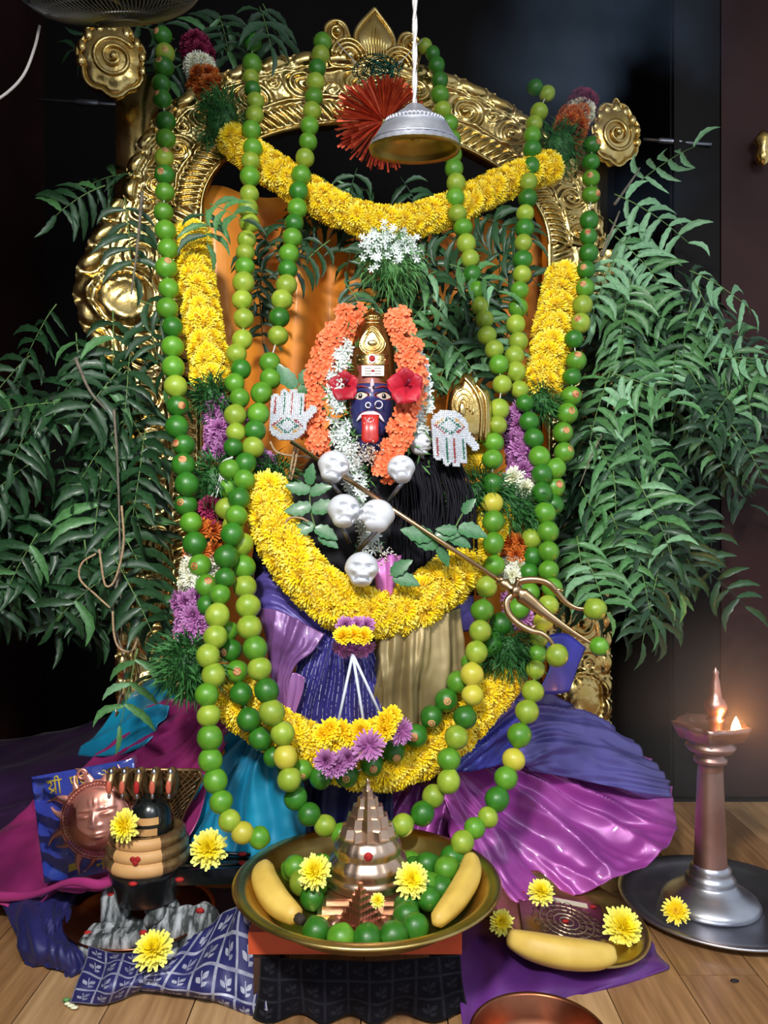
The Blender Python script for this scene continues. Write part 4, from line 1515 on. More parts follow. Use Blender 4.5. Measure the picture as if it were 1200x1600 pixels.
cloth('big_fold', lay([[(300, 1470, 0.05), (335, 1440, 0.07), (372, 1408, 0.10), (392, 1415, 0.11), (408, 1440, 0.10)],
                       [(265, 1500, 0.05), (305, 1480, 0.055), (355, 1460, 0.07), (390, 1465, 0.08), (415, 1480, 0.07)],
                       [(232, 1522, 0.04), (285, 1512, 0.045), (340, 1510, 0.05), (385, 1520, 0.05), (420, 1530, 0.05)],
                       [(216, 1540, 0.022), (275, 1543, 0.026), (335, 1550, 0.025), (382, 1562, 0.022), (420, 1570, 0.022)],
                       [(218, 1548, 0.002), (275, 1552, 0.002), (335, 1562, 0.002), (385, 1580, 0.002), (425, 1590, 0.002)],
                       [(236, 1540, 0.003), (280, 1543, 0.003), (335, 1550, 0.003), (382, 1562, 0.003), (420, 1570, 0.003)]]), BROC, nv, 10, 10, lambda u, v: 0.006 * math.sin(u * 11 + v * 6) + 0.004 * math.sin(u * 23 - v * 5) if v < 0.62 else 0)
cloth('small_fold', lay([[(140, 1478, 0.04), (175, 1490, 0.045), (215, 1488, 0.05), (255, 1485, 0.05)],
                         [(136, 1510, 0.03), (172, 1512, 0.04), (210, 1508, 0.045), (248, 1503, 0.045)],
                         [(122, 1545, 0.02), (160, 1545, 0.03), (200, 1540, 0.03), (238, 1525, 0.03)],
                         [(108, 1572, 0.003), (150, 1574, 0.003), (185, 1565, 0.003), (225, 1545, 0.003)]]), BROC2, nv, 10, 10, lambda u, v: 0.006 * math.sin(u * 14 + 1.5) * math.sin(PI * v))
cloth('left_fold', lay([[(0, 1408, 0.03), (40, 1400, 0.05), (80, 1398, 0.055), (118, 1396, 0.045)],
                        [(20, 1440, 0.03), (52, 1440, 0.05), (80, 1442, 0.045), (108, 1440, 0.035)],
                        [(32, 1475, 0.025), (66, 1482, 0.035), (92, 1486, 0.035), (122, 1484, 0.030)],
                        [(40, 1498, 0.006), (80, 1512, 0.006), (112, 1517, 0.006), (150, 1506, 0.006)],
                        [(44, 1502, 0.002), (82, 1516, 0.002), (114, 1520, 0.002), (150, 1509, 0.002)]]), NAVYM, nv, 16, 12, nfold(2.6, 0.010, 21.0, ang=0.5))
cloth('spread', lay([[(100, 1390, 0.012), (200, 1385, 0.012), (300, 1385, 0.012), (400, 1390, 0.012)], [(90, 1450, 0.010), (200, 1450, 0.010), (300, 1450, 0.010), (420, 1450, 0.010)], [(110, 1505, 0.006), (200, 1510, 0.006), (300, 1515, 0.006), (420, 1520, 0.006)]]), NAVYM, nv, 8, 8)
# dark cloth hanging from the stool under the bowl
dk = thing('dark_navy_cloth', 'dark navy cloth hanging from the low stool under the brass bowl', 'cloth', at(560, 1590, 1.18))
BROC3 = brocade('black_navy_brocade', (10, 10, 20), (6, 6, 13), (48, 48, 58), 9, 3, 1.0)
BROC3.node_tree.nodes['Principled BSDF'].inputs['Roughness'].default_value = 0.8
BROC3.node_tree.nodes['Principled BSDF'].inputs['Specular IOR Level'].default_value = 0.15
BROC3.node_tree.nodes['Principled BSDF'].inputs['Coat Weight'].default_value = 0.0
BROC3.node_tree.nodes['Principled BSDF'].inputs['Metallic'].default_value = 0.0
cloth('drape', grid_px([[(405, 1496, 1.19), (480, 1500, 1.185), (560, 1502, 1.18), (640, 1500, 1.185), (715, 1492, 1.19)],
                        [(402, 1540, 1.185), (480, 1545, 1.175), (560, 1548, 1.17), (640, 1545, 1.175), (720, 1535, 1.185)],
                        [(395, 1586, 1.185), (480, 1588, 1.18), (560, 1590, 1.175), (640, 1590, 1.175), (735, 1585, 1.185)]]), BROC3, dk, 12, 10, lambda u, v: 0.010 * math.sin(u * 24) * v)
# purple silk under the yantra plate
pp = thing('purple_silk', 'purple silk edge spread on the floor under the yantra plate', 'cloth', fl(900, 1540))
cloth('spread', lay([[(700, 1440, 0.02), (780, 1430, 0.03), (880, 1410, 0.035), (980, 1420, 0.02)],
                     [(705, 1490, 0.02), (790, 1490, 0.025), (890, 1470, 0.03), (1010, 1465, 0.015)],
                     [(712, 1545, 0.02), (790, 1540, 0.02), (890, 1525, 0.02), (1030, 1490, 0.014)],
                     [(722, 1600, 0.006), (790, 1570, 0.006), (890, 1552, 0.006), (1046, 1508, 0.006)],
                     [(724, 1606, 0.001), (790, 1577, 0.001), (890, 1559, 0.001), (1044, 1516, 0.001)]]), PURPS, pp, 14, 10, lambda u, v: 0.006 * math.sin(u * 22 + 3 * v) * math.sin(PI * v))

# ------------------------------------------------------------------ the idol
ID = 1.53
IS = ID / F


def L3(x, y, z, d=ID):
    """pixel x, y on the plane at distance d, z pixels towards the viewer"""
    return at(x, y, d) + V((0, -z * d / F, 0))


BLUE = mat('painted_blue_face', (50, 52, 108), 0.34, 0, (40, 42, 92), 30, coat=0.2)
REDP = mat('painted_red', (150, 40, 34), 0.4, 0, (126, 28, 26), 40)
TONG = mat('red_tongue', (190, 40, 30), 0.35, 0, (168, 30, 26), 60, coat=0.2)
EYEW = mat('painted_eye_white', (226, 206, 190), 0.35)
PAINTB = mat('painted_black', (12, 10, 12), 0.3)
PALE = mat('pale_pink_mark', (206, 176, 186), 0.5)
TEETH = mat('painted_teeth', (228, 226, 236), 0.35)
CROWNC = mat('brown_gold_crown_side', (150, 96, 44), 0.34, 0.85, (120, 72, 30), 30, 0.1, 120)
TERRA = mat('terracotta_band', (150, 78, 66), 0.45, 0.2, (126, 60, 52), 20)

idol = thing('goddess_idol', 'blue faced goddess idol with gold crown and long red tongue', 'idol', at(580, 1120, 1.56))


def face_fn(u):
    # u: unit sphere, -y is the front, z up; boxed out so that the jaw stays broad
    x, y, z = u.x, u.y, u.z
    az = min(0.999, abs(z))
    q = (1 - az ** 3.4) ** (1 / 3.4) / math.sqrt(1 - az * az)
    x, y = x * q, y * q
    k = V((x, y, z))
    if y < 0:
        f = min(1, -y * 1.3)
        k.y -= 0.40 * f * math.exp(-((x / 0.15) ** 2)) * math.exp(-(((z + 0.03) / 0.20) ** 2))                              # nose
        k.y -= 0.16 * f * math.exp(-((abs(x) - 0.15) / 0.10) ** 2) * math.exp(-((z + 0.06) / 0.10) ** 2)                    # nostrils
        k.y += 0.10 * f * math.exp(-((abs(x) - 0.52) / 0.26) ** 2) * math.exp(-((z - 0.32) / 0.14) ** 2)                    # eye hollows
        k.y -= 0.08 * f * math.exp(-((abs(x) - 0.55) / 0.26) ** 2) * math.exp(-((z + 0.15) / 0.25) ** 2)                    # cheeks
        k.y -= 0.05 * f * math.exp(-((z - 0.58) / 0.10) ** 2)                                                               # brow
        k.y -= 0.10 * f * math.exp(-(x / 0.25) ** 2) * math.exp(-((z + 0.80) / 0.15) ** 2)                                  # chin
    k.x *= 1.02 - 0.10 * max(0, -z)
    return k


b = MB()
b.ball(at(580, 638, ID), (33 * IS, 30 * IS, 48 * IS), 64, 48, None, face_fn)
FV = np.array([v for v in b.v if v[1] < at(580, 638, ID).y + 0.001])
b.tube([L3(580, 660, -6), L3(580, 720, -6)], [20 * IS, 24 * IS], 16)
face = b.build('face', BLUE, idol)


def face_z(x, y):
    """how far the face surface stands out (in pixels) at a pixel"""
    c = at(x, y, ID)
    d2 = (FV[:, 0] - c.x) ** 2 + (FV[:, 2] - c.z) ** 2
    ix = np.argsort(d2)[:4]
    w = 1 / (d2[ix] + 1e-9)
    return float((c.y - (FV[ix, 1] * w).sum() / w.sum()) / IS)


def almond(b, cx, cy, w, h, z, tilt=0.0, n=20):
    vs = [L3(cx, cy, face_z(cx, cy) + z + 1.0)]
    for i in range(n):
        a = 2 * PI * i / n
        x, y = w * math.cos(a), h * math.sin(a) * (1 - 0.45 * abs(math.cos(a)))
        vs.append(L3(cx + x * math.cos(tilt) - y * math.sin(tilt), cy + x * math.sin(tilt) + y * math.cos(tilt), face_z(cx + x * 0.9, cy) + z))
    b.add(vs, [(0, 1 + i, 1 + (i + 1) % n) for i in range(n)])


for (cx, tl) in ((563.5, -0.06), (599.5, 0.06)):
    zf = face_z(cx, 622)
    b = MB()
    almond(b, cx, 622, 15, 8.5, 0.9, tl)
    e = b.build('eye', REDP, face)
for (cx, tl) in ((564, -0.06), (599.5, 0.06)):
    zf = face_z(cx, 622)
    b = MB()
    almond(b, cx, 622, 11, 6.2, 1.6, tl)
    b.build('eye_white', EYEW, face)
    b = MB()
    b.tube([L3(cx - 13 + 2.2 * k, 622 - 6.6 * math.sin(PI * (k + 0.5) / 13) + 0.5, face_z(cx - 13 + 2.2 * k, 618) + 1.6) for k in range(13)], 0.8 * IS, 6)
    b.build('eyelid_line', PAINTB, face)
    b = MB()
    b.ball(L3(cx, 622, zf + 3.1), (3.6 * IS, 1.2 * IS, 3.8 * IS), 12, 8)
    b.build('pupil', PAINTB, face)
    b = MB()
    b.ball(L3(cx - 0.6, 621.4, zf + 4.3), (1.1 * IS, 0.5 * IS, 1.1 * IS), 8, 6)
    b.build('pupil_dot', EYEW, face)
    b = MB()
    b.tube([L3(cx + (k - 6) * 2.2, 611.5 - 3.5 * math.sin(PI * k / 12), face_z(cx + (k - 6) * 2.2, 611) + 1.0) for k in range(13)], [IS * 1.5 * math.sin(PI * (k + 1) / 14) + 0.0002 for k in range(13)], 6)
    b.build('eyebrow', REDP, face)
# forehead mark
b = MB()
b.ball(L3(582, 607, face_z(582, 607) + 0.5), (3.4 * IS, 2 * IS, 11.5 * IS), 12, 10)
b.build('forehead_mark', PALE, face)
b = MB()
b.ball(L3(584, 610, face_z(584, 610) + 3), (1.8 * IS, 1.5 * IS, 2.8 * IS), 8, 8)
b.build('forehead_dot', PAINTB, face)


def ring(c, r, t, n=20, m=6):
    bb = MB()
    bb.tube([V(c) + V((r * math.cos(2 * PI * i / n), -0.15 * r * math.sin(2 * PI * i / n), r * math.sin(2 * PI * i / n))) for i in range(n + 1)], t, m, False)
    return bb


zz = face_z(580, 638) + 1
ring(L3(576, 638.5, zz - 2), 3.8 * IS, 1.0 * IS).build('nose_ring', TEETH, face)
ring(L3(592, 637.5, zz - 5), 5.6 * IS, 0.9 * IS).build('nose_ring', TEETH, face)
b = MB()
b.ball(L3(576, 638.5, zz - 3), (2.0 * IS, 1.2 * IS, 1.8 * IS), 10, 7)
b.ball(L3(588, 639, zz - 3), (2.0 * IS, 1.2 * IS, 1.8 * IS), 10, 7)
b.build('nostril', PAINTB, face)
# mouth: upper teeth with tusks and the hanging tongue
mz = lambda x: face_z(x, 655) + 2
b = MB()
pts = [(558, 661), (561, 658), (565, 654), (570, 651.5), (576, 650.5), (582, 650), (588, 651.5), (593, 654), (597, 658.5), (600.5, 662.5)]
b.tube(cr([L3(x, y, mz(x) + 1.5) for (x, y) in pts], 3), [IS * (0.6 + 3.2 * math.sin(PI * min(1, max(0, i / 27))) ** 0.8) for i in range(28)], 8)
b.build('teeth', TEETH, face)
b = MB()
b.tube(cr([L3(x, y - 3.6, mz(x) + 0.5) for (x, y) in pts[1:-1]], 3), 1.2 * IS, 6)
b.build('upper_lip', REDP, face)
G = []
for i in range(14):
    f = i / 13
    row = []
    for j in range(9):
        q = (j / 8 - 0.5) * 2
        w = (12.3 - 1.2 * math.sin(f * PI)) * (1 if f < 0.86 else math.sqrt(max(0.1, 1 - ((f - 0.86) / 0.15) ** 2)))
        row.append(L3(579 + q * w, 654 + 41 * f, face_z(579, 654) + 1 + 9 * math.sin(min(1, f * 1.6) * PI / 2) + 2.5 * (1 - q * q) + 1.2 * math.exp(-(q / 0.2) ** 2) * -1))
    G.append(row)
b = MB()
b.grid(G)
o = b.build('tongue', TONG, face)
md = o.modifiers.new('thickness', 'SOLIDIFY')
md.thickness = 0.005
md.offset = -1
b = MB()
for i in range(46):
    x, y = 579 + R.uniform(-9, 9), 658 + R.uniform(0, 18)
    b.ball(L3(x, y, face_z(579, 654) + 12.5), (0.9 * IS, 0.5 * IS, 0.9 * IS), 5, 4)
o = b.build('tongue_beads', TEETH, face)
o['kind'] = 'stuff'

# crown
crown = MB()
prof = [(36, 600), (37, 588), (36, 570), (34.5, 552), (31, 535), (27, 518), (22, 505), (16, 498), (14, 494), (12, 490), (6, 486), (0.5, 481)]
Mc = Matrix.Translation(at(582, 0, ID)) 
vs, fs = [], []
n = 32
for (r, y) in prof:
    for k in range(n):
        a = 2 * PI * k / n
        vs.append(L3(582 + r * math.cos(a), y, 0.85 * r * math.sin(a) - 4))
for i in range(len(prof) - 1):
    for k in range(n):
        fs.append((i * n + k, i * n + (k + 1) % n, (i + 1) * n + (k + 1) % n, (i + 1) * n + k))
crown.add(vs, fs)
crown = crown.build('crown', CROWNC, idol)


def cz(x, y):
    r = lerp(y, [481, 486, 490, 494, 498, 505, 518, 535, 552, 570, 588, 600], [0.5, 6, 12, 14, 16, 22, 27, 31, 34.5, 36, 37, 36])
    q = min(0.97, abs(x - 582) / max(r, 1))
    return 0.85 * r * math.sqrt(1 - q * q) - 4


b = MB()
for (w, hgt, yy) in ((24, 1.6, 559), (24, 1.6, 574)):
    b.tube([L3(582 + q * w, yy, cz(582 + q * w, yy) + 0.5) for q in np.linspace(-1, 1, 15)], 1.5 * IS, 6)
G = [[L3(582 + q * 24, y, cz(582 + q * 24, y) + 0.6) for q in np.linspace(-1, 1, 15)] for y in (559, 564, 569, 574)]
b.grid(G)
for k in range(-4, 5):
    if abs(k) > 0:
        b.ball(L3(582 + k * 5, 566.5, cz(582 + k * 5, 566) + 1), 1.7 * IS, 6, 5)
b.build('crown_band', GOLD, crown)
b = MB()
for r, h in ((20, 0), (16.5, 1.0), (13, 2.0)):
    pts = [L3(582 + r * math.cos(a) * (1 - 0.25 * max(0, math.sin(a))), 541 - r * 0.9 * math.sin(a) - 7 * max(0, math.sin(a)) ** 3, cz(582 + r * math.cos(a) * 0.8, 541) + h + 0.5) for a in np.linspace(0, 2 * PI, 30)]
    b.tube(pts, 1.5 * IS, 6, False)
G = [[L3(582 + r * math.cos(a), 541 - r * 0.95 * math.sin(a) - (5 * max(0, math.sin(a)) ** 3 if r > 8 else 0), cz(582, 541) + 1.5 - r * 0.06) for a in np.linspace(0, 2 * PI, 26)] for r in (0.1, 5, 10, 14, 18)]
b.grid(G, uv=False)
b.ball(L3(582, 541, cz(582, 541) + 2.5), (7.5 * IS, 2 * IS, 4.5 * IS), 14, 8)
b.build('medallion', GOLD, crown)
b = MB()
for (y0, r) in ((508, 11), (502, 12), (496, 9)):
    b.tube([L3(582 + r * math.sin(a), y0, cz(582 + r * math.sin(a) * 0.9, y0) + 1) for a in np.linspace(-1.3, 1.3, 11)], 1.8 * IS, 6)
for k in range(-3, 4):
    b.ball(L3(582 + 3.4 * k, 499, cz(582 + 3.4 * k, 499) + 2), 1.8 * IS, 7, 5)
b.ball(L3(582, 485, 6), 4.2 * IS, 10, 8)
b.ball(L3(577, 517, cz(577, 517) + 1), 2.4 * IS, 7, 6)
b.ball(L3(587, 517, cz(587, 517) + 1), 2.4 * IS, 7, 6)
b.build('crown_tip', GOLD, crown)
b = MB()
b.ball(L3(582, 566, cz(582, 566) + 3), (4.4 * IS, 2.4 * IS, 4.4 * IS), 14, 8)
b.build('red_gem', RED, crown)
ring(L3(582, 566, cz(582, 566) + 3), 5.8 * IS, 1.5 * IS).build('gem_ring', WHITE, crown)
# terracotta forehead band and pale plate with lines
G = [[L3(580 + 31 * math.sin(a), y, 30 * math.cos(a) - 2) for a in np.linspace(-1.45, 1.45, 19)] for y in (575, 585, 595, 603)]
b = MB()
b.grid(G)
b.build('forehead_band', TERRA, idol)
b = MB()
b.box((0, 0, 0), (34 * IS, 2.4 * IS, 15.5 * IS), Matrix.Translation(L3(583, 585, 31)))
pl = b.build('forehead_plate', mat('pale_silver_plate', (214, 206, 196), 0.4, 0.3), idol, smooth=False)
for dy in (-4, 0.5, 4.5):
    for sgn in (-1, 1):
        b = MB()
        b.box((0, 0, 0), (10.5 * IS, 0.8 * IS, 1.3 * IS), Matrix.Translation(L3(583 + sgn * 7.5, 585 + dy, 32.4)))
        b.build('plate_line', mat('plate_groove', (120, 108, 92), 0.5), pl, smooth=False)
b = MB()
b.ball(L3(583, 585, 32.5), (2.6 * IS, 1.0 * IS, 2.0 * IS), 8, 6)
b.build('plate_dot', RED, pl)

# dark torso with hair, mostly hidden by garlands
b = MB()
b.ball(at(590, 830, 1.64), (0.19, 0.09, 0.22), 32, 24)
b.ball(at(590, 700, 1.62), (0.12, 0.06, 0.08), 24, 16)
b.ball(at(585, 610, 1.60), (0.062, 0.045, 0.09), 24, 16)
b.build('torso', BLACKV, idol)
HAIR = mat('black_hair_strands', (10, 9, 14), 0.65, 0, (20, 18, 28), 90, spec=0.2)
b = MB()
for k in range(90):
    x0 = R.uniform(610, 740)
    b.tube(cr([at(x0 - 40 * (x0 - 600) / 140, 690 + R.uniform(-10, 20), 1.555), at(x0, 770, 1.535 + R.uniform(-0.01, 0.01)), at(x0 + R.uniform(-12, 12), 860, 1.53), at(x0 + R.uniform(-16, 16), 930, 1.54)], 3), 0.0022, 4)
for k in range(40):
    x0 = R.uniform(398, 432)
    b.tube(cr([at(x0 + 30, 790, 1.53), at(x0, 850, 1.51), at(x0 + R.uniform(-10, 10), 905, 1.51)], 3), 0.0022, 4)
o = b.build('hair', HAIR, idol)
o['kind'] = 'stuff'

# jewelled necklace bits under the chin
b = MB()
for i in range(150):
    x, y = R.gauss(572, 10), R.gauss(708, 9)
    b.ball(at(x, y, 1.48 + R.uniform(-0.008, 0.008)), R.uniform(0.0012, 0.0028), 5, 4)
for i in range(90):
    x, y = R.gauss(602, 8), R.gauss(872, 8)
    b.ball(at(x, y, 1.46 + R.uniform(-0.006, 0.006)), R.uniform(0.0012, 0.0026), 5, 4)
o = b.build('necklace_beads', mat('glass_beads', (214, 190, 160), 0.15, 0.7, (240, 240, 240), 60, objrand=0), idol)
o['kind'] = 'stuff'

# the idol's sari
def pleat(n, amp, ph=0.0):
    return lambda u, v: amp * math.sin(2 * PI * n * u + ph + 0.7 * math.sin(2.2 * v)) * (0.4 + 0.6 * v) + 0.3 * amp * math.sin(5.1 * PI * n * u + 1)


cloth('lavender_wrap', grid_px([[(395, 885, 1.52), (430, 888, 1.49), (475, 930, 1.48), (520, 985, 1.48)], [(395, 925, 1.51), (425, 925, 1.48), (465, 955, 1.47), (510, 1000, 1.47)], [(400, 965, 1.50), (425, 965, 1.47), (460, 985, 1.46), (500, 1015, 1.46)]]), LAV, idol, 16, 14, nfold(4, 0.006, 11.4, ang=1.3))
cloth('mauve_fold', grid_px([[(404, 950, 1.48), (440, 958, 1.46), (475, 972, 1.45), (507, 988, 1.45)],
                             [(412, 985, 1.47), (440, 990, 1.445), (468, 1005, 1.44), (490, 1015, 1.44)],
                             [(420, 1025, 1.47), (438, 1025, 1.45), (455, 1030, 1.44), (468, 1032, 1.44)],
                             [(428, 1065, 1.46), (437, 1065, 1.45), (446, 1066, 1.44), (452, 1068, 1.44)],
                             [(420, 1105, 1.46), (435, 1106, 1.45), (448, 1107, 1.445), (460, 1110, 1.445)]]), MAUVE, idol, 16, 14, nfold(2.6, 0.008, 12.2, ang=0.2))
cloth('mauve_tip', grid_px([[(452, 1050, 1.45), (464, 1048, 1.44), (478, 1055, 1.44)], [(450, 1080, 1.445), (462, 1080, 1.435), (474, 1080, 1.44)], [(448, 1118, 1.44), (456, 1116, 1.435), (462, 1116, 1.44)]]), MAUVE, idol, 10, 10, lambda u, v: 0.005 * math.sin(u * 7))
cloth('blue_pleats', grid_px([[(490, 985, 1.47), (515, 985, 1.46), (540, 985, 1.46), (570, 985, 1.47)],
                              [(460, 1045, 1.47), (500, 1050, 1.45), (545, 1050, 1.45), (590, 1045, 1.46)],
                              [(440, 1110, 1.47), (490, 1115, 1.45), (545, 1115, 1.45), (600, 1105, 1.46)],
                              [(420, 1180, 1.49), (490, 1190, 1.47), (550, 1190, 1.47), (600, 1180, 1.48)]]), PLEAT, idol, 30, 12, nfold(6, 0.011, 13.1, centre=(0.5, -0.5)))
cloth('gold_pleats', grid_px([[(568, 975, 1.47), (610, 968, 1.46), (660, 960, 1.47), (725, 950, 1.52)],
                              [(572, 1030, 1.46), (615, 1030, 1.45), (665, 1025, 1.46), (728, 1015, 1.52)],
                              [(570, 1090, 1.46), (615, 1090, 1.45), (668, 1085, 1.46), (728, 1070, 1.52)],
                              [(560, 1170, 1.48), (615, 1175, 1.47), (670, 1160, 1.48), (725, 1130, 1.54)]]), GOLDS, idol, 30, 14, nfold(6, 0.011, 14.6, ang=0.05))
cloth('waist_cloth', grid_px([[(680, 930, 1.55), (710, 930, 1.54), (740, 930, 1.56)], [(685, 955, 1.54), (712, 955, 1.53), (740, 955, 1.55)], [(690, 985, 1.55), (715, 985, 1.54), (740, 985, 1.56)]]), LAV, idol, 8, 8)
cloth('pink_drape', grid_px([[(585, 880, 1.47), (605, 870, 1.46), (628, 868, 1.47)], [(585, 905, 1.46), (605, 900, 1.45), (622, 890, 1.46)], [(588, 940, 1.46), (602, 935, 1.45), (615, 920, 1.46)]]), silk('pink_silk', (196, 108, 170), (160, 84, 160), 0.4, 0.2), idol, 10, 8, lambda u, v: 0.004 * math.sin(u * 12))

# ------------------------------------------------------------------ gold figure tucked behind the right jewelled hand
gf = thing('gold_hand_figure', 'embossed gold hand shaped ornament behind the right jewelled hand', 'ornament', at(730, 690, 1.60))


def plaque(outline, d, dome, m, name, parent, h=0.008):
    """solid domed plaque from a pixel outline standing at distance d"""
    n = len(outline)
    cx, cy = sum(p[0] for p in outline) / n, sum(p[1] for p in outline) / n
    vs = [at(cx, cy, d) + V((0, -dome - h, 0))]
    K = 6
    for k in range(1, K + 1):
        f = k / K
        for (x, y) in outline:
            vs.append(at(cx + (x - cx) * f, cy + (y - cy) * f, d) + V((0, -h - dome * math.sqrt(max(0, 1 - f ** 3)), 0)))
    for (x, y) in outline:
        vs.append(at(x, y, d))
    fs = [(0, 1 + i, 1 + (i + 1) % n) for i in range(n)]
    for k in range(K):
        a = 1 + k * n
        fs += [(a + i, a + n + i, a + n + (i + 1) % n, a + (i + 1) % n) for i in range(n)]
    fs.append(tuple(1 + K * n + i for i in range(n)))
    bb = MB()
    bb.add(vs, fs)
    return bb.build(name, m, parent)


plaque(loop2([(697, 690), (696, 640), (702, 606), (715, 600), (724, 584), (738, 590), (746, 606), (762, 612), (767, 640), (764, 690), (730, 698)], 4), 1.60, 0.016, GOLD, 'plate', gf)
b = MB()
for r in (7, 12, 17):
    b.tube([at(722 + r * math.cos(a), 636 - r * 1.5 * math.sin(a), 1.60) + V((0, -0.026 + r * 0.0002, 0)) for a in np.linspace(-0.6, PI + 0.6, 20)], 0.0024, 6)
b.tube(cr([at(724, 588, 1.58), at(742, 610, 1.575), at(752, 640, 1.575), at(750, 690, 1.58)], 5), 0.004, 6)
b.tube(cr([at(742, 600, 1.58), at(757, 620, 1.577), at(760, 650, 1.577), at(758, 690, 1.58)], 5), 0.003, 6)
b.ball(at(722, 640, 1.575), (0.008, 0.005, 0.016), 10, 8)
b.build('relief', GOLD, gf)

# ------------------------------------------------------------------ rhinestone hands
STONE = mat('rhinestones', (225, 230, 236), 0.10, 0.55, (250, 252, 255), 300)
STONER = mat('red_stones', (160, 50, 40), 0.15, 0.2)
STONEG = mat('green_stones', (30, 110, 80), 0.15, 0.2)
STONEY = mat('amber_stones', (214, 160, 50), 0.15, 0.3)


def hand(label, pts_fn, d):
    """pts_fn maps hand space (x across, y towards the fingertips, palm circle radius 1) to pixels"""
    t = thing('jewelled_hand', label, 'jewelled hand', at(*pts_fn(0, 0), d))
    plate, beads = MB(), {'s': MB(), 'r': MB(), 'g': MB(), 'y': MB()}
    fingers = [(-0.72, 1.75, 0.24), (-0.24, 2.02, 0.24), (0.22, 2.08, 0.23), (0.62, 1.86, 0.22)]

    def inside(x, y):
        if (x / 1.0) ** 2 + (y / 0.95) ** 2 < 1:
            return True
        if -0.98 < x < 0.9 and 0 < y < 0.75:
            return True
        for (fx, ft, fw) in fingers:
            if abs(x - fx) < fw and 0 < y < ft - fw:
                return True
            if (x - fx) ** 2 + (y - ft + fw) ** 2 < fw * fw:
                return True
        a, b_ = V((0.75, 0.1)), V((1.28, 0.95))
        q = max(0, min(1, (V((x, y)) - a).dot(b_ - a) / (b_ - a).length_squared))
        return (V((x, y)) - a.lerp(b_, q)).length < 0.22
    out = []
    for k in range(0, 181):
        a = PI + PI * k / 180
        out.append((math.cos(a) * 1.0, math.sin(a) * 0.95))
    st = 0.098
    ny, nx = int(3.4 / st), int(2.6 / st)
    vs, fs, ix = [], [], {}
    # backing plate out of small cells that follow the outline
    cells = []
    for i in range(nx):
        for j in range(ny):
            x, y = -1.05 + i * st, -1.0 + j * st
            if inside(x + st / 2, y + st / 2):
                cells.append((i, j))
    def vid(i, j, s):
        if (i, j, s) not in ix:
            x, y = -1.05 + i * st, -1.0 + j * st
            p = at(*pts_fn(x, y), d)
            rr = min(1, (x * x + (y * 0.6) ** 2) ** 0.5)
            ix[(i, j, s)] = len(vs)
            vs.append(p + V((0, (-0.006 - 0.006 * (1 - rr * rr)) if s else 0.0, 0)))
        return ix[(i, j, s)]
    cs = set(cells)
    for (i, j) in cells:
        fs.append((vid(i, j, 1), vid(i + 1, j, 1), vid(i + 1, j + 1, 1), vid(i, j + 1, 1)))
        fs.append((vid(i, j + 1, 0), vid(i + 1, j + 1, 0), vid(i + 1, j, 0), vid(i, j, 0)))
        for (di, dj, e0, e1) in ((-1, 0, (0, 0), (0, 1)), (1, 0, (1, 1), (1, 0)), (0, -1, (1, 0), (0, 0)), (0, 1, (0, 1), (1, 1))):
            if (i + di, j + dj) not in cs:
                a0, a1 = (i + e0[0], j + e0[1]), (i + e1[0], j + e1[1])
                fs.append((vid(*a0, 0), vid(*a1, 0), vid(*a1, 1), vid(*a0, 1)))
    plate.add(vs, fs)
    s_ = abs(pts_fn(1, 0)[0] - pts_fn(0, 0)[0]) * d / F
    for (i, j) in cells:
        x, y = -1.05 + (i + 0.5) * st, -1.0 + (j + 0.5) * st
        rr = min(1, (x * x + (y * 0.6) ** 2) ** 0.5)
        c = 's'
        dm = abs(x) / 0.52 + abs(y + 0.08) / 0.44
        if 0.84 < dm < 1.12:
            c = 'g'
        elif 1.35 < dm < 1.62 and abs(x) > 0.3:
            c = 'r' if y > -0.08 else 'y'
        elif y > 0.55:
            for fi, (fx, ft, fw) in enumerate(fingers):
                if abs(x - fx) < st * 0.52 and y < ft - 0.2:
                    c = 'rgrg'[fi]
        p = at(*pts_fn(x + R.uniform(-.01, .01), y + R.uniform(-.01, .01)), d) + V((0, -0.0068 - 0.006 * (1 - rr * rr), 0))
        beads[c].ball(p, s_ * st * 0.52 * R.uniform(0.85, 1.1), 6, 4)
    plate.build('plate', STEELB, t, smooth=False)
    for c, nm, m_ in (('s', 'clear_rhinestones', STONE), ('r', 'red_stones', STONER), ('g', 'green_stones', STONEG), ('y', 'amber_stones', STONEY)):
        o = beads[c].build(nm, m_, t, smooth=False)
        o['kind'] = 'stuff'
    return t


hand('rhinestone covered hand with fingers pointing up beside the orange garland', lambda x, y: (450 + 29.5 * x + 1.5 * y, 664 - 27 * y + 1.0 * x), 1.50)
hand('rhinestone covered hand with fingers pointing down beside the gold ornament', lambda x, y: (702 + 29.5 * x + 2 * y, 669 + 29.5 * y + 1.5 * x), 1.50)
# twine tying the left hand to the rod
tw = thing('twine', 'brown jute twine tying the jewelled hand to the trident rod', 'twine', at(455, 710, 1.5))
b = MB()
b.tube(cr([at(x, y, 1.5) for (x, y) in ((422, 690), (432, 706), (455, 712), (480, 713))], 5), 0.0022, 6)
b.tube(cr([at(x, y, 1.495) for (x, y) in ((462, 695), (458, 712), (452, 748))], 5), 0.0022, 6)
b.tube(cr([at(x, y, 1.495) for (x, y) in ((466, 698), (462, 720), (455, 750))], 5), 0.0022, 6)
b.tube(cr([at(x, y, 1.49) for (x, y) in ((472, 700), (486, 712), (476, 716), (490, 705))], 6), 0.0024, 6)
b.build('wrap', TWINE, tw)
b = MB()
b.tube(cr([at(x, y, 1.425) for (x, y) in ((482, 815), (468, 809), (450, 811), (445, 830), (452, 845), (460, 858))], 6), 0.002, 6)
b.build('loose_end', TWINE, tw)

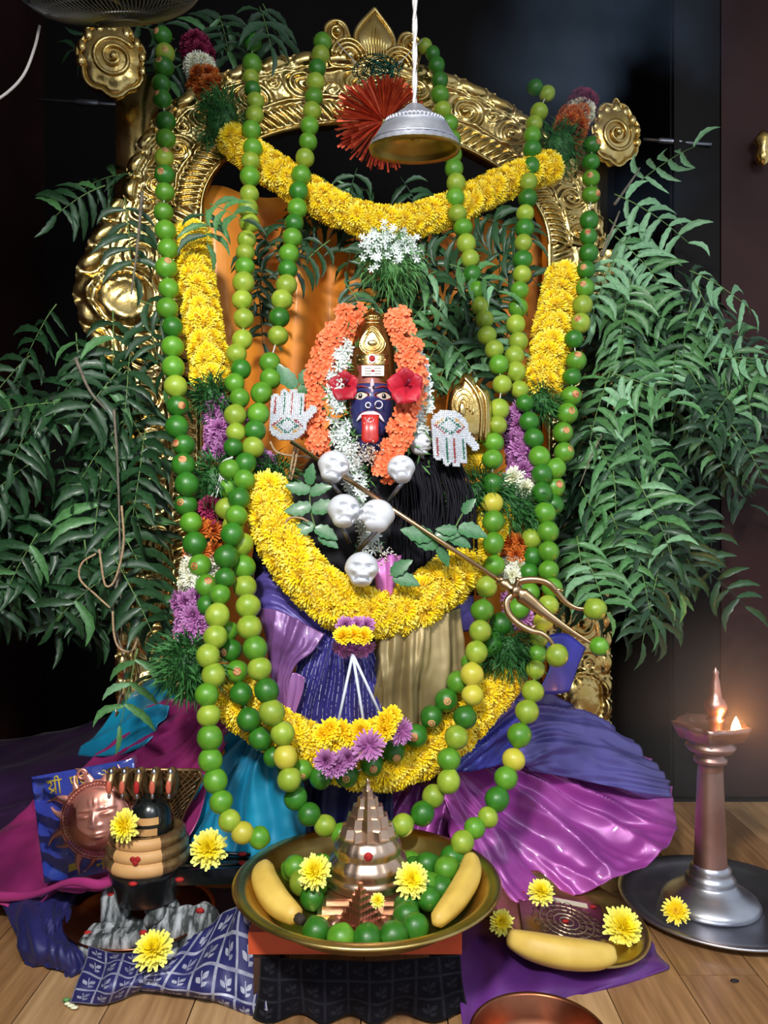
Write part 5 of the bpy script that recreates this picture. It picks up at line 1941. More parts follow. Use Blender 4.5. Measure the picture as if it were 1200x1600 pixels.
# ------------------------------------------------------------------ skulls on rods
BONE = mat('white_plastic_skull', (214, 216, 222), 0.35, 0, (200, 202, 210), 30)
GROOVE = mat('skull_groove', (96, 96, 104), 0.6)
ROD = mat('grey_metal_rod', (130, 130, 140), 0.3, 0.9)


def gs(x, c, w):
    return math.exp(-((x - c) / w) ** 2)


def skull_fn(u):
    x, y, z = u.x, u.y, u.z          # -y front, z up
    az = min(0.999, abs(z))
    if z < 0:                        # square jaw block
        q = (1 - az ** 3.0) ** (1 / 3.0) / math.sqrt(1 - az * az)
        q = 1 + (q - 1) * 0.9
        x, y = x * q, y * q
    k = V((x, y * 1.06, z))
    if z < -0.1:
        f = min(1, (-0.1 - z) / 0.5)
        k.x *= 1 - 0.26 * f
        k.y = k.y * (1 - 0.20 * f) - 0.12 * f
        k.z = z * 1.06
    if y < 0:
        for s in (-1, 1):
            k.y += 0.42 * gs(x, s * 0.36, 0.19) * gs(z, 0.06 + 0.10 * (x * s - 0.36), 0.12)
            k.y -= 0.16 * gs(x, s * 0.40, 0.26) * gs(z, 0.27, 0.10)
            k.y -= 0.20 * gs(x, s * 0.56, 0.18) * gs(z, -0.22, 0.12)
            k.y += 0.16 * gs(x, s * 0.62, 0.16) * gs(z, -0.50, 0.14)
        k.y += 0.24 * gs(x, 0, 0.10) * gs(z, -0.20, 0.12)
        k.y -= 0.10 * gs(x, 0, 0.30) * gs(z, -0.42, 0.08)
        k.y += 0.26 * gs(z, -0.56 - 0.35 * x * x, 0.055) * (abs(x) < 0.62)
        k.y -= 0.14 * gs(x, 0, 0.40) * gs(z, -0.78, 0.14)
    return k


def skull(x, y, rpx, d, yaw, pitch, roll, label, rod):
    c = at(x, y, d)
    t = thing('skull', label, 'skull', c, 'white skulls on rods')
    s = rpx * d / F
    Mr = Matrix.Rotation(math.radians(roll), 4, 'Y') @ Matrix.Rotation(math.radians(yaw), 4, 'Z') @ Matrix.Rotation(math.radians(pitch), 4, 'X')
    bb = MB()
    bb.ball(c, s, 64, 48, Mr, skull_fn)
    h = bb.build('cranium', BONE, t)
    bb = MB()
    pts = []
    for k in range(15):
        q = -0.5 + 1.0 * k / 14
        zz_ = -0.585 * 1.0 + 0.10 * math.cos(q * 3.2) - 0.1
        zq = -0.56 - 0.30 * q * q
        u = skull_fn(V((q, -math.sqrt(max(0.05, 1 - q * q - zq * zq)), zq)))
        pts.append(c + Mr @ (V((u.x, u.y + 0.03, u.z + (0.015 if k % 2 else -0.015))) * s))
    bb.tube(pts, 0.045 * s, 6)
    bb.build('mouth_line', GROOVE, h)
    for sx in (-1, 1):
        bb = MB()
        u = skull_fn(V((sx * 0.36, -0.93, 0.06)))
        bb.ball(c + Mr @ (V((u.x, u.y + 0.02, u.z)) * s), (0.17 * s, 0.05 * s, 0.08 * s), 12, 8, Mr)
        bb.build('socket_shade', mat_eye, h)
    if rod:
        bb = MB()
        (x1, y1, d1) = rod
        bb.tube([c + Mr @ V((0, 0, -0.9 * s)), at(x1, y1, d1)], 0.0042, 10)
        bb.build('rod', ROD, t)
    return t


mat_eye = mat('skull_socket_shade', (104, 106, 116), 0.7)  # grey set into the sockets to imitate the shade inside them
skull(521, 729, 25, 1.46, 18, -14, 22, 'white skull tilted under the trident rod beside the orange garland end', (533, 775, 1.47))
skull(627, 733, 22, 1.45, -6, -20, -12, 'white skull below the right end of the orange garland', (607, 784, 1.47))
skull(537, 798, 26, 1.43, 20, -18, 12, 'white skull looking sideways left of the one behind the rod tip', (546, 848, 1.45))
skull(590, 806, 26, 1.425, -42, -46, -38, 'white skull with face turned up over the trident rod', (560, 860, 1.45))
skull(565, 889, 26.5, 1.40, 6, -12, 4, 'lowest white skull resting on the chest swag', None)
skull(655, 692, 18, 1.53, 70, -20, 30, 'small white skull half hidden behind the right jewelled hand', (668, 722, 1.55))

# ------------------------------------------------------------------ trident
tr = thing('trident', 'long brass trident held slanting across the idol with limes on its prongs', 'trident', at(800, 925, 1.37))
TRI = mat('light_brass', (206, 172, 132), 0.26, 1.0, (180, 146, 106), 24)
r0, r1 = at(455, 690, 1.475), at(812, 928, 1.375)
b = MB()
b.tube([r0, r0.lerp(r1, 0.5), r1], 0.0042, 12)
b.build('rod', TRI, tr)
b = MB()
ax = (r1 - r0).normalized()
Ma = basis(z=ax, loc=at(786, 911, 1.382))
b.lathe([(0.004, -0.012), (0.009, -0.01), (0.006, -0.004), (0.012, 0.004), (0.007, 0.012), (0.013, 0.02), (0.015, 0.026), (0.008, 0.034), (0.004, 0.036)], 14, (0, 0, 0), Ma)
b.ball(at(783, 906, 1.38), 0.006, 10, 7)
b.build('collar', TRI, tr)
TD = 1.37


def prong(pts, rad, flat):
    P = cr([at(x, y, d) for (x, y, d) in pts], 8)
    n = len(P)
    bb = MB()
    bb.tube(P, [lerp(i / (n - 1), rad[0], rad[1]) for i in range(n)], 12, True, flat)
    return bb


b = prong([(806, 924, 1.372), (826, 938, 1.368), (850, 957, 1.362), (890, 985, 1.352), (926, 1007, 1.343)], ([0, 0.12, 0.3, 0.6, 1], [0.006, 0.014, 0.012, 0.007, 0.002]), 0.45)
b.build('middle_prong', TRI, tr)
b = prong([(806, 922, 1.372), (812, 909, 1.37), (835, 906, 1.366), (855, 911, 1.362), (870, 925, 1.36), (884, 941, 1.357), (900, 950, 1.354), (916, 952, 1.352)], ([0, 0.2, 0.55, 1], [0.006, 0.0065, 0.006, 0.003]), 0.8)
b.tube([at(812, 909, 1.37), at(806, 902, 1.37)], [0.006, 0.002], 8)
b.tube([at(868, 922, 1.36), at(880, 922, 1.358)], [0.005, 0.0015], 8)
b.build('outer_prong', TRI, tr)
b = prong([(803, 928, 1.372), (792, 940, 1.37), (795, 958, 1.366), (810, 974, 1.362), (830, 985, 1.358), (846, 989, 1.355), (858, 998, 1.352), (866, 1010, 1.35)], ([0, 0.2, 0.55, 1], [0.006, 0.0065, 0.006, 0.003]), 0.8)
b.tube([at(792, 942, 1.37), at(783, 941, 1.37)], [0.006, 0.002], 8)
b.tube([at(828, 984, 1.36), at(838, 976, 1.358)], [0.005, 0.0015], 8)
b.build('outer_prong', TRI, tr)
for (x, y, d, c, lab) in ((930, 952, 1.35, 'y', 'yellow green lime stuck on the upper trident prong'), (936, 1010, 1.338, 'g', 'small green lime stuck on the middle trident prong tip'), (870, 1024, 1.345, 'y', 'yellow green lime stuck on the lower trident prong')):
    o = lime(None, at(x, y, d), 0.0198 if c == 'y' else 0.0165, c)
    tag(o, lab, 'lime', 'limes on the trident')

# ------------------------------------------------------------------ low stool and brass bowl
st = thing('low_stool', 'low wooden stool with orange top under the brass bowl', 'stool', (-0.025, -0.38, 0))
BC = V((-0.026, 1.245 + CY, 0))
b = MB()
b.box((-0.043, -0.34, 0.1085), (0.318, 0.14, 0.033))
o = b.build('top', ORANGEP, st, smooth=False)
for sx in (-1, 1):
    for sy in (-1, 1):
        b = MB()
        b.box((-0.043 + sx * 0.135, -0.34 + sy * 0.045, 0.046), (0.035, 0.035, 0.092))
        b.build('leg', WOODD, st, smooth=False)
ZR, ZB = 0.18, 0.126
bowl = thing('brass_bowl', 'wide brass bowl holding limes bananas and a tiered pyramid', 'bowl', (BC.x, BC.y, ZB))
prof_o = [(0.0, ZB), (0.10, ZB), (0.125, ZB + 0.004), (0.155, ZB + 0.018), (0.177, ZB + 0.040), (0.186, ZR - 0.006), (0.203, ZR - 0.003), (0.2075, ZR), (0.203, ZR + 0.003), (0.190, ZR + 0.002), (0.183, ZR - 0.003), (0.174, ZB + 0.040), (0.152, ZB + 0.020), (0.122, ZB + 0.008), (0.10, ZB + 0.005), (0.0, ZB + 0.005)]
b = MB()
b.lathe(prof_o, 96, (BC.x, BC.y, 0))
b.build('body', BRASS, bowl)


def bw(dx, dy, h=0.0):
    """point inside the bowl: dx right, dy away from the viewer"""
    return V((BC.x + dx, BC.y + dy, ZB + 0.005 + h))


# tiered pyramid
me_ = thing('tiered_pyramid', 'tall tiered rose metal pyramid with star shaped steps in the bowl', 'ritual pyramid', bw(0.0, 0.02))
MC = bw(0.0, 0.035)


def star(bb, c, r, h, n, depth, z0, taper=1.0, rot=0.0):
    """prism with a star outline"""
    out = []
    for k in range(2 * n):
        a = PI * k / n + rot
        rr = r * (1 if k % 2 == 0 else 1 - depth)
        out.append((rr * math.cos(a), rr * math.sin(a)))
    vs = [V((c.x + x, c.y + y, c.z + z0)) for (x, y) in out] + [V((c.x + x * taper, c.y + y * taper, c.z + z0 + h)) for (x, y) in out]
    m = 2 * n
    bb.add(vs, [(i, (i + 1) % m, m + (i + 1) % m, m + i) for i in range(m)] + [tuple(range(m, 2 * m)), tuple(reversed(range(m)))])


b = MB()
z = 0.0
for (w, h) in ((0.150, 0.012), (0.136, 0.010), (0.124, 0.008)):
    b.box((MC.x, MC.y, MC.z + z + h / 2), (w, w, h))
    z += h
for (x, y, w) in ((0, -1, 0.05), (-1, 0, 0.05), (1, 0, 0.05)):
    b.box((MC.x + x * 0.073, MC.y + y * 0.073, MC.z + 0.008), (0.05 if y else 0.016, 0.016 if y else 0.05, 0.016))
b.build('square_base', ROSE, me_, smooth=False)
b = MB()
fl_ = lambda q, zz: 1 + 0.02 * abs(math.sin(q * 8))
LT = [(0.064, 0.030), (0.069, 0.034), (0.064, 0.038), (0.069, 0.042), (0.064, 0.047), (0.062, 0.051), (0.064, 0.058), (0.060, 0.068), (0.053, 0.075), (0.052, 0.078), (0.054, 0.084), (0.051, 0.094), (0.046, 0.101), (0.044, 0.105), (0.0, 0.105)]
b.lathe(LT, 96, MC, None, lambda q, zz: 1 + (0.022 * abs(math.sin(q * 8)) if 0.051 < zz < 0.104 else 0))
b.build('lotus_tier', ROSE, me_)
z = 0.104
for (r, h, n) in ((0.045, 0.016, 14), (0.036, 0.016, 10), (0.027, 0.015, 10), (0.0175, 0.013, 8), (0.010, 0.011, 6)):
    b = MB()
    star(b, MC, r, h, n, 0.20, z, 0.90, PI / 2 if n % 2 else -PI / 2)
    b.build('star_step', ROSE, me_, smooth=False)
    z += h
b = MB()
b.lathe([(0.006, 0), (0.0045, 0.006), (0.0025, 0.012), (0.0035, 0.014), (0.0, 0.018)], 12, MC + V((0, 0, z)))
b.build('tip', ROSE, me_)
b = MB()
b.ball(MC + V((0.002, -0.053, 0.090)), (0.007, 0.0035, 0.007), 10, 8)
b.build('red_dot', RED, me_)
# small copper pyramid in front
cm = thing('copper_pyramid', 'small copper pyramid of stepped cubes on a lotus base', 'ritual pyramid', bw(-0.008, -0.085))
CC = bw(-0.008, -0.082)
b = MB()
Rt = Matrix.Translation(CC) @ Matrix.Rotation(PI / 4, 4, 'Z')
b.box((0, 0, 0.007), (0.064, 0.064, 0.014), Rt)
b.box((0, 0, 0.017), (0.054, 0.054, 0.008), Rt)
for k in range(8):
    a = PI * k / 4 + PI / 8
    b.ball(CC + V((0.040 * math.cos(a), 0.040 * math.sin(a), 0.012)), (0.016, 0.016, 0.012), 10, 7)
b.build('base', COPPER, cm)
b = MB()
for lv in range(7):
    k = 7 - lv
    s = 0.0062
    for i in range(k):
        for j in range(k):
            if i in (0, k - 1) or j in (0, k - 1):
                b.box(((i - (k - 1) / 2) * s, (j - (k - 1) / 2) * s, 0.020 + lv * 0.0085 + 0.0043), (s * 0.86, s * 0.86, 0.0092), Rt)
b.build('cube_steps', COPPER, cm, smooth=False)
# limes in the bowl
CW = {'d': 'dark green', 'g': 'bright green', 'y': 'yellowish'}
PILE = [(-0.125, 0.075, 0.016, 'g'), (-0.092, 0.068, 0.014, 'g'), (-0.105, 0.028, 0.016, 'y'), (-0.076, 0.022, 0.018, 'g'), (-0.05, 0.085, 0.016, 'd'), (-0.118, 0.05, 0.040, 'g'), (-0.085, 0.0, 0.0, 'd'), (-0.075, 0.045, 0.046, 'g')]
for (x, y, h, c) in PILE:
    o = lime(None, bw(x, y, 0.0195 + h * 0.6), 0.0195, c)
    tag(o, CW[c] + ' lime piled behind the speckled banana in the brass bowl', 'lime', 'limes piled behind the speckled banana')
PILE = [(0.070, 0.095, 0.010, 'g'), (0.075, 0.070, 0.012, 'd'), (0.105, 0.085, 0.010, 'd'), (0.140, 0.090, 0.022, 'd'), (0.130, 0.060, 0.016, 'g'), (0.095, 0.052, 0.028, 'd'), (0.100, 0.020, 0.010, 'g'), (0.125, 0.030, 0.03, 'g'), (0.090, 0.005, 0.018, 'g'), (0.115, 0.002, 0.012, 'd'), (0.072, 0.005, 0.0, 'g'), (0.095, -0.030, 0.012, 'd'), (0.060, -0.030, 0.002, 'd')]
for (x, y, h, c) in PILE:
    o = lime(None, bw(x, y, 0.0195 + h), 0.0195 * R.uniform(0.95, 1.08), c)
    tag(o, CW[c] + (' lime on top of' if h > 0.015 else ' lime low in') + ' the pile beside the plain banana', 'lime', 'limes piled beside the plain banana')
PILE = [(-0.070, -0.105, 'd'), (-0.034, -0.124, 'g'), (0.003, -0.125, 'd'), (0.040, -0.118, 'd'), (0.070, -0.095, 'd'), (0.060, -0.062, 'd')]
for (x, y, c) in PILE:
    o = lime(None, bw(x, y, 0.022), 0.0205, c)
    tag(o, CW[c] + ' lime in the row along the bowl edge before the copper pyramid', 'lime', 'limes before the copper pyramid')


# bananas
def banana_mat(name, spots):
    m = mat(name, (222, 188, 92), 0.5, 0, (200, 162, 70), 18, 0.05, 40)
    nt = m.node_tree
    N, L = nt.nodes, nt.links
    tc = N.new('ShaderNodeTexCoord')
    vo = N.new('ShaderNodeTexNoise')
    vo.inputs['Scale'].default_value = 70
    vo.inputs['Detail'].default_value = 3
    L.new(tc.outputs['Object'], vo.inputs['Vector'])
    rp = N.new('ShaderNodeValToRGB')
    rp.color_ramp.elements[0].position = spots
    rp.color_ramp.elements[1].position = spots + 0.05
    L.new(vo.outputs['Fac'], rp.inputs[0])
    mm = N.new('ShaderNodeMix'); mm.data_type = 'RGBA'
    L.new(rp.outputs[0], mm.inputs[0])
    L.new(N['Principled BSDF'].inputs['Base Color'].links[0].from_socket, mm.inputs[6])
    mm.inputs[7].default_value = (*lin((92, 62, 30)), 1)
    L.new(mm.outputs[2], N['Principled BSDF'].inputs['Base Color'])
    return m


BAN1, BAN2, BAN3 = banana_mat('ripe_banana_peel', 0.70), banana_mat('ripe_banana_peel_plain', 0.73), banana_mat('pale_banana_peel', 0.9)
BTIP = mat('banana_tip', (44, 32, 22), 0.8)


def banana(label, pts, r, m, tips=(True, True)):
    P = cr([V(p) for p in pts], 7)
    n = len(P)
    t = thing('banana', label, 'banana', P[n // 2])
    rad = [r * (0.20 + 0.80 * math.sin(PI * (0.06 + 0.88 * i / (n - 1))) ** 0.55) if 0 < i < n - 1 else r * 0.22 for i in range(n)]
    bb = MB()
    k0 = len(bb.v)
    # five blunt ridges
    t0 = (P[1] - P[0]).normalized()
    nrm = t0.orthogonal().normalized()
    vs, fs = [], []
    K = 20
    for i in range(n):
        ta = (P[min(i + 1, n - 1)] - P[max(i - 1, 0)]).normalized()
        nrm = (nrm - ta * nrm.dot(ta)).normalized()
        bi = ta.cross(nrm)
        for k in range(K):
            a = 2 * PI * k / K
            q = rad[i] * (1 + 0.045 * math.cos(5 * a))
            vs.append(P[i] + (nrm * math.cos(a) + bi * math.sin(a)) * q)
    for i in range(n - 1):
        for k in range(K):
            fs.append((i * K + k, i * K + (k + 1) % K, (i + 1) * K + (k + 1) % K, (i + 1) * K + k))
    fs.append(tuple(reversed(range(K))))
    fs.append(tuple((n - 1) * K + k for k in range(K)))
    bb.add(vs, fs)
    bb.build('peel', m, t)
    for e, on in zip((0, n - 1), tips):
        if on:
            q = P[e]
            dr = (P[e] - P[1 if e == 0 else n - 2]).normalized()
            bb = MB()
            bb.tube([q - dr * 0.004, q + dr * 0.006, q + dr * 0.011], [r * 0.36, r * 0.36, r * 0.26], 8)
            bb.build('tip', BTIP, t)
    return t


banana('speckled yellow banana lying in the bowl with a black tip', [bw(-0.165, 0.040, 0.052), bw(-0.160, 0.0, 0.046), bw(-0.135, -0.045, 0.036), bw(-0.098, -0.085, 0.030)], 0.0215, BAN1, (True, True))
banana('plain yellow banana leaning on the bowl wall beside the lime pile', [bw(0.168, 0.055, 0.060), bw(0.160, 0.01, 0.050), bw(0.135, -0.045, 0.040), bw(0.098, -0.100, 0.030)], 0.0190, BAN2, (False, False))


# loose chrysanthemums
def mum_thing(label, p, n, s, kind='lemon', stalk=True):
    t = thing('chrysanthemum', label, 'flower', p)
    n = V(n).normalized()
    putm('flower_head', R.choice(FM[kind]), t, basis(z=n, loc=p, s=s))
    bb = MB()
    bb.tube([V(p) - n * s * 0.05, V(p) - n * s * 0.32], [s * 0.20, s * 0.10], 7)
    bb.build('calyx', STEMG, t)
    return t


mum_thing('yellow chrysanthemum in the bowl between lime pile and tiered pyramid', at(492, 1362, 1.235), (-0.2, -0.8, 0.6), 0.027)
mum_thing('yellow chrysanthemum in the bowl against the tiered pyramid beside the larger lime pile', at(643, 1375, 1.215), (0.15, -0.8, 0.6), 0.027)
mum_thing('tiny yellow flower fallen on the copper pyramid', at(590, 1407, 1.15), (0.2, -0.7, 0.7), 0.011)

# ------------------------------------------------------------------ yantra plate
yp = thing('brass_plate', 'small round brass plate with a copper yantra lying on purple silk', 'plate', fl(885, 1450, 0.03))
PC = at(886, 1440, 1.375)
Mp = Matrix.Translation(PC) @ Matrix.Rotation(math.radians(9), 4, 'Y') @ Matrix.Rotation(math.radians(5), 4, 'X')
b = MB()
b.lathe([(0.0, -0.004), (0.10, -0.004), (0.112, 0.002), (0.128, 0.010), (0.136, 0.011), (0.137, 0.013), (0.134, 0.0145), (0.126, 0.013), (0.111, 0.005), (0.10, 0.0), (0.0, 0.0)], 72, (0, 0, 0), Mp)
b.build('dish', BRASS, yp)
yt = thing('copper_yantra', 'square engraved copper yantra sheet lying on the small brass plate', 'yantra', PC)
Mz = Mp @ Matrix.Translation((-0.006, 0.002, 0.0015)) @ Matrix.Rotation(math.radians(-4), 4, 'Z')
b = MB()
b.box((0, 0, 0.001), (0.150, 0.135, 0.002), Mz)
b.build('sheet', mat('pale_copper_sheet', (196, 160, 138), 0.3, 1.0, (168, 128, 106), 20), yt, smooth=False)
LINE = mat('etched_dark_line', (96, 76, 60), 0.5, 0.6)
LINEL = mat('raised_pale_line', (214, 196, 170), 0.3, 0.9)


def circ(r, t, z, c=(0, 0), n=40):
    bb = MB()
    bb.tube([Mz @ V((c[0] + r * math.cos(2 * PI * i / n), c[1] + r * math.sin(2 * PI * i / n), z)) for i in range(n + 1)], t, 5, False)
    return bb


for r in (0.012, 0.022, 0.034, 0.046):
    circ(r, 0.0012, 0.0022, (0.004, -0.008)).build('engraved_ring', LINEL, yt)
for ringr, cnt, pr in ((0.028, 10, 0.006), (0.040, 14, 0.007), (0.053, 18, 0.007)):
    for k in range(cnt):
        a = 2 * PI * k / cnt
        c = (0.004 + ringr * math.cos(a), -0.008 + ringr * math.sin(a))
        circ(pr, 0.0010, 0.0022, c, 12).build('engraved_petal', LINE, yt)
b = MB()
for (x, y) in ((-0.068, 0.06), (0.068, 0.06)):
    pass
b.box((-0.002, 0.055, 0.0022), (0.104, 0.014, 0.0006), Mz)
b.build('label_strip', mat('pale_label_strip', (206, 196, 172), 0.5), yt, smooth=False)
for (x, y) in ((0.002, -0.008), (0.060, 0.056), (0.066, -0.058), (-0.068, 0.056)):
    b = MB()
    b.ball(Mz @ V((x, y, 0.003)), (0.006, 0.005, 0.0016), 10, 6)
    b.build('red_dot', RED, yt)
banana('smooth pale yellow banana lying along the small brass plate', [at(793, 1464, 1.285), at(830, 1478, 1.262), at(880, 1489, 1.252), at(930, 1493, 1.252), at(960, 1490, 1.262)], 0.0235, BAN3, (False, False))
mum_thing('yellow chrysanthemum at the far edge of the small brass plate', at(845, 1394, 1.40), (0, -0.6, 0.8), 0.024)
mum_thing('small yellow chrysanthemum at the bowl side of the small brass plate', at(784, 1442, 1.315), (-0.3, -0.7, 0.7), 0.021)
mum_thing('large pale yellow chrysanthemum hanging over the small brass plate edge', at(972, 1450, 1.35), (0.2, -0.7, 0.7), 0.036)

# ------------------------------------------------------------------ steel plate and oil lamp
LC = V((0.638, 1.52 + CY, 0))
sp = thing('steel_plate', 'round steel plate with raised rim on the wooden floor under the oil lamp', 'plate', LC)
b = MB()
b.lathe([(0.0, 0.002), (0.150, 0.002), (0.162, 0.010), (0.178, 0.013), (0.186, 0.015), (0.188, 0.018), (0.184, 0.020), (0.176, 0.018), (0.160, 0.014), (0.149, 0.006), (0.0, 0.005)], 80, LC)
b.build('dish', STEEL, sp)
ol = thing('oil_lamp', 'tall metal oil lamp with one burning wick on the steel plate', 'oil lamp', LC + V((-0.018, 0, 0.005)))
OC = LC + V((-0.018, 0, 0))
s_ = 1.52 / F
zz_ = lambda py: CZ - (py - 800) * s_
b = MB()
b.lathe([(0.0, 0.006), (0.088, 0.006), (0.090, 0.012), (0.085, 0.020), (0.072, 0.030), (0.058, 0.038), (0.047, 0.046), (0.043, 0.052), (0.046, 0.056), (0.040, 0.062), (0.036, 0.070), (0.038, 0.074), (0.031, 0.082)], 56, OC)
b.build('foot', STEEL, ol)
b = MB()
b.lathe([(0.031, 0.082), (0.0295, 0.095), (0.0275, 0.15), (0.0255, 0.20), (0.0235, zz_(1205)), (0.022, zz_(1192)), (0.030, zz_(1190)), (0.031, zz_(1184)), (0.024, zz_(1180)), (0.026, zz_(1175))], 40, OC)
b.build('pole', BRONZE, ol)
b = MB()
b.lathe([(0.026, zz_(1176)), (0.040, zz_(1172)), (0.046, zz_(1166)), (0.045, zz_(1162)), (0.036, zz_(1157)), (0.050, zz_(1152)), (0.058, zz_(1138)), (0.062, zz_(1128)), (0.059, zz_(1128)), (0.052, zz_(1138)), (0.0, zz_(1142))], 48, OC, None, lambda q, z: 1 + (0.22 * max(0, math.cos(5 * (q - PI * 0.98))) ** 6 if z > zz_(1154) else 0))
b.build('oil_dish', BRONZE, ol)
b = MB()
b.lathe([(0.012, zz_(1142)), (0.012, zz_(1128)), (0.017, zz_(1124)), (0.012, zz_(1120)), (0.018, zz_(1112)), (0.021, zz_(1104)), (0.018, zz_(1095)), (0.012, zz_(1090)), (0.010, zz_(1080)), (0.0075, zz_(1065)), (0.005, zz_(1055)), (0.0065, zz_(1050)), (0.0, zz_(1042))], 28, OC + V((0.010, 0, 0)))
b.build('finial', BRONZE, ol)
fp = at(1150, 1152, 1.485)
b = MB()
b.tube([OC + V((0.03, -0.02, zz_(1140))), fp + V((0, 0, -0.004)), fp], 0.0025, 6)
b.build('wick', mat('charred_wick', (120, 70, 40), 0.9), ol)
FLAME = bpy.data.materials.new('flame')
FLAME.use_nodes = True
nt = FLAME.node_tree
nt.nodes.clear()
em = nt.nodes.new('ShaderNodeEmission')
em.inputs[0].default_value = (1.0, 0.62, 0.24, 1)
em.inputs[1].default_value = 22
nt.links.new(em.outputs[0], nt.nodes.new('ShaderNodeOutputMaterial').inputs[0])
b = MB()
b.lathe([(0.0, -0.002), (0.004, 0.0), (0.0068, 0.004), (0.0084, 0.009), (0.0088, 0.013), (0.0084, 0.018), (0.0072, 0.023), (0.0054, 0.028), (0.0032, 0.033), (0.0012, 0.037), (0.0, 0.039)], 20, fp)
b.build('flame', FLAME, ol)
lamp('oil_lamp_flame_light', 'POINT', fp + V((0, -0.004, 0.022)), None, 3.2, (1.0, 0.38, 0.12), 0.012)
mum_thing('yellow chrysanthemum leaning on the oil lamp foot', at(1056, 1424, 1.42), (-0.3, -0.8, 0.5), 0.024, 'yel')

# copper bowl at the very front
cb = thing('copper_bowl', 'plain copper bowl standing on the floor before the purple silk', 'bowl', (0.215, -0.56, 0))
KC = V((0.205, -0.545, 0))
b = MB()
b.lathe([(0.0, 0.0), (0.055, 0.0), (0.075, 0.010), (0.086, 0.030), (0.089, 0.055), (0.092, 0.062), (0.090, 0.064), (0.087, 0.060), (0.083, 0.032), (0.072, 0.013), (0.05, 0.004), (0.0, 0.004)], 64, KC)
b.build('body', COPPERD, cb)

# ------------------------------------------------------------------ hanging bell
bl = thing('hanging_bell', 'silver hand bell with brass inside hanging on a cord before the arch', 'bell', at(648, 230, 1.2))
bc = at(648, 225, 1.2)
q_ = 1.2 / F
Mb = Matrix.Translation(bc) @ Matrix.Rotation(math.radians(9), 4, 'X')
b = MB()
rim = 70 * q_


def scal(q, z):
    return 1 + 0.012 * math.sin(q * 26)


prof = [(0.004, 0.056), (0.012, 0.054), (0.017, 0.049), (0.025, 0.044), (0.034, 0.037), (0.044, 0.030), (0.052, 0.021), (0.060, 0.009), (0.0665, -0.002), (0.0690, -0.006)]
b.lathe(prof, 80, (0, 0, 0), Mb, lambda q, z: 1 + (0.014 * math.sin(q * 30) if z < 0.004 else 0))
for (r, z, t) in ((0.038, 0.0345, 0.0012), (0.049, 0.025, 0.0012), (0.0645, 0.003, 0.0012)):
    b.tube([Mb @ V((r * math.cos(a), r * math.sin(a), z)) for a in np.linspace(0, 2 * PI, 49)], t, 5, False)
for k in range(44):
    a = 2 * PI * k / 44
    b.ball(Mb @ V((0.0435 * math.cos(a), 0.0435 * math.sin(a), 0.0312)), (0.0022, 0.0022, 0.0030), 5, 4)
b.build('shell', STEELB, bl)
b = MB()
b.lathe([(0.0, 0.040), (0.020, 0.038), (0.030, 0.031), (0.034, 0.027), (0.033, 0.023), (0.043, 0.020), (0.052, 0.011), (0.058, 0.001), (0.0625, -0.003), (0.0620, -0.007), (0.067, -0.012), (0.0690, -0.006)], 72, (0, 0, 0), Mb)
b.build('inside', BRASSD, bl)
b = MB()
b.tube([bc + V((0, 0, 0.040)), bc + V((0, 0, 0.012))], 0.002, 6)
b.ball(bc + V((0, 0, 0.010)), 0.007, 10, 8)
b.build('clapper', BRASSD, bl)
b = MB()
top = V((bc.x + 0.002, bc.y, 2.55))
for ph in (0, PI):
    b.tube([bc.lerp(top, f) + V((0.0018 * math.cos(ph + f * 90), 0.0018 * math.sin(ph + f * 90), 0.052 * (1 - f))) for f in np.linspace(0, 1, 90)], 0.0026, 6)
b.build('cord', CORD, bl)

# ------------------------------------------------------------------ zari pompom on the arch
zp = thing('pompom', 'orange metallic strip pompom tied to the arch with green tinsel', 'pompom', ap(-0.01, 1.68, 0.06))
ZOR = mat('orange_metallic_strip', (206, 84, 50), 0.32, 0.6, (170, 54, 36), 60)
ZGR = mat('green_tinsel', (16, 92, 76), 0.2, 0.8, (10, 60, 60), 200)
pc = at(600, 190, 1.80)
b = MB()
for i in range(330):
    a = R.uniform(0.20 * PI, 1.62 * PI) if i > 40 else R.uniform(0.12 * PI, 0.75 * PI)
    e = R.uniform(-0.1, 1.0)
    ln = R.uniform(66, 82) * 1.8 / F * (0.85 if a < 0.75 * PI else 1.0)
    dr = V((math.cos(a) * math.cos(e), -math.sin(e) * 0.7, math.sin(a) * math.cos(e))).normalized()
    sd = dr.cross(V((R.uniform(-1, 1), -1, R.uniform(-1, 1)))).normalized() * 0.0022
    p0, p1, p2 = pc + dr * 0.006, pc + dr * ln * 0.6, pc + dr * ln + V((0, 0, -0.004))
    b.add([p0 - sd * 0.6, p0 + sd * 0.6, p1 - sd, p1 + sd, p2 - sd, p2 + sd], [(0, 1, 3, 2), (2, 3, 5, 4)])
o = b.build('metallic_strips', ZOR, zp, smooth=False)
o['kind'] = 'stuff'
b = MB()
for i in range(14):
    c = at(590 + R.uniform(-12, 12), 112 + R.uniform(-4, 6), 1.79)
    r = R.uniform(0.026, 0.044)
    a0 = R.uniform(0, 6)
    b.tube([c + V((r * math.cos(a + a0) * R.uniform(0.96, 1.04), -0.006 + 0.012 * math.sin(a * 2 + i), 0.7 * r * math.sin(a + a0))) for a in np.linspace(0, 5.2, 22)], 0.0011, 5)
for i in range(60):
    c = at(606 + R.uniform(-26, 22), 106 + R.uniform(-6, 10), 1.775)
    d_ = V((R.uniform(-1, 1), R.uniform(-0.6, 0.3), R.uniform(-1, 1))).normalized() * 0.012
    b.tube([c - d_, c + d_], 0.0008, 4)
b.build('tinsel', ZGR, zp)
b = MB()
b.tube([at(562, 105, 1.79), at(530, 70, 1.83), at(512, 40, 1.87)], 0.0012, 5)
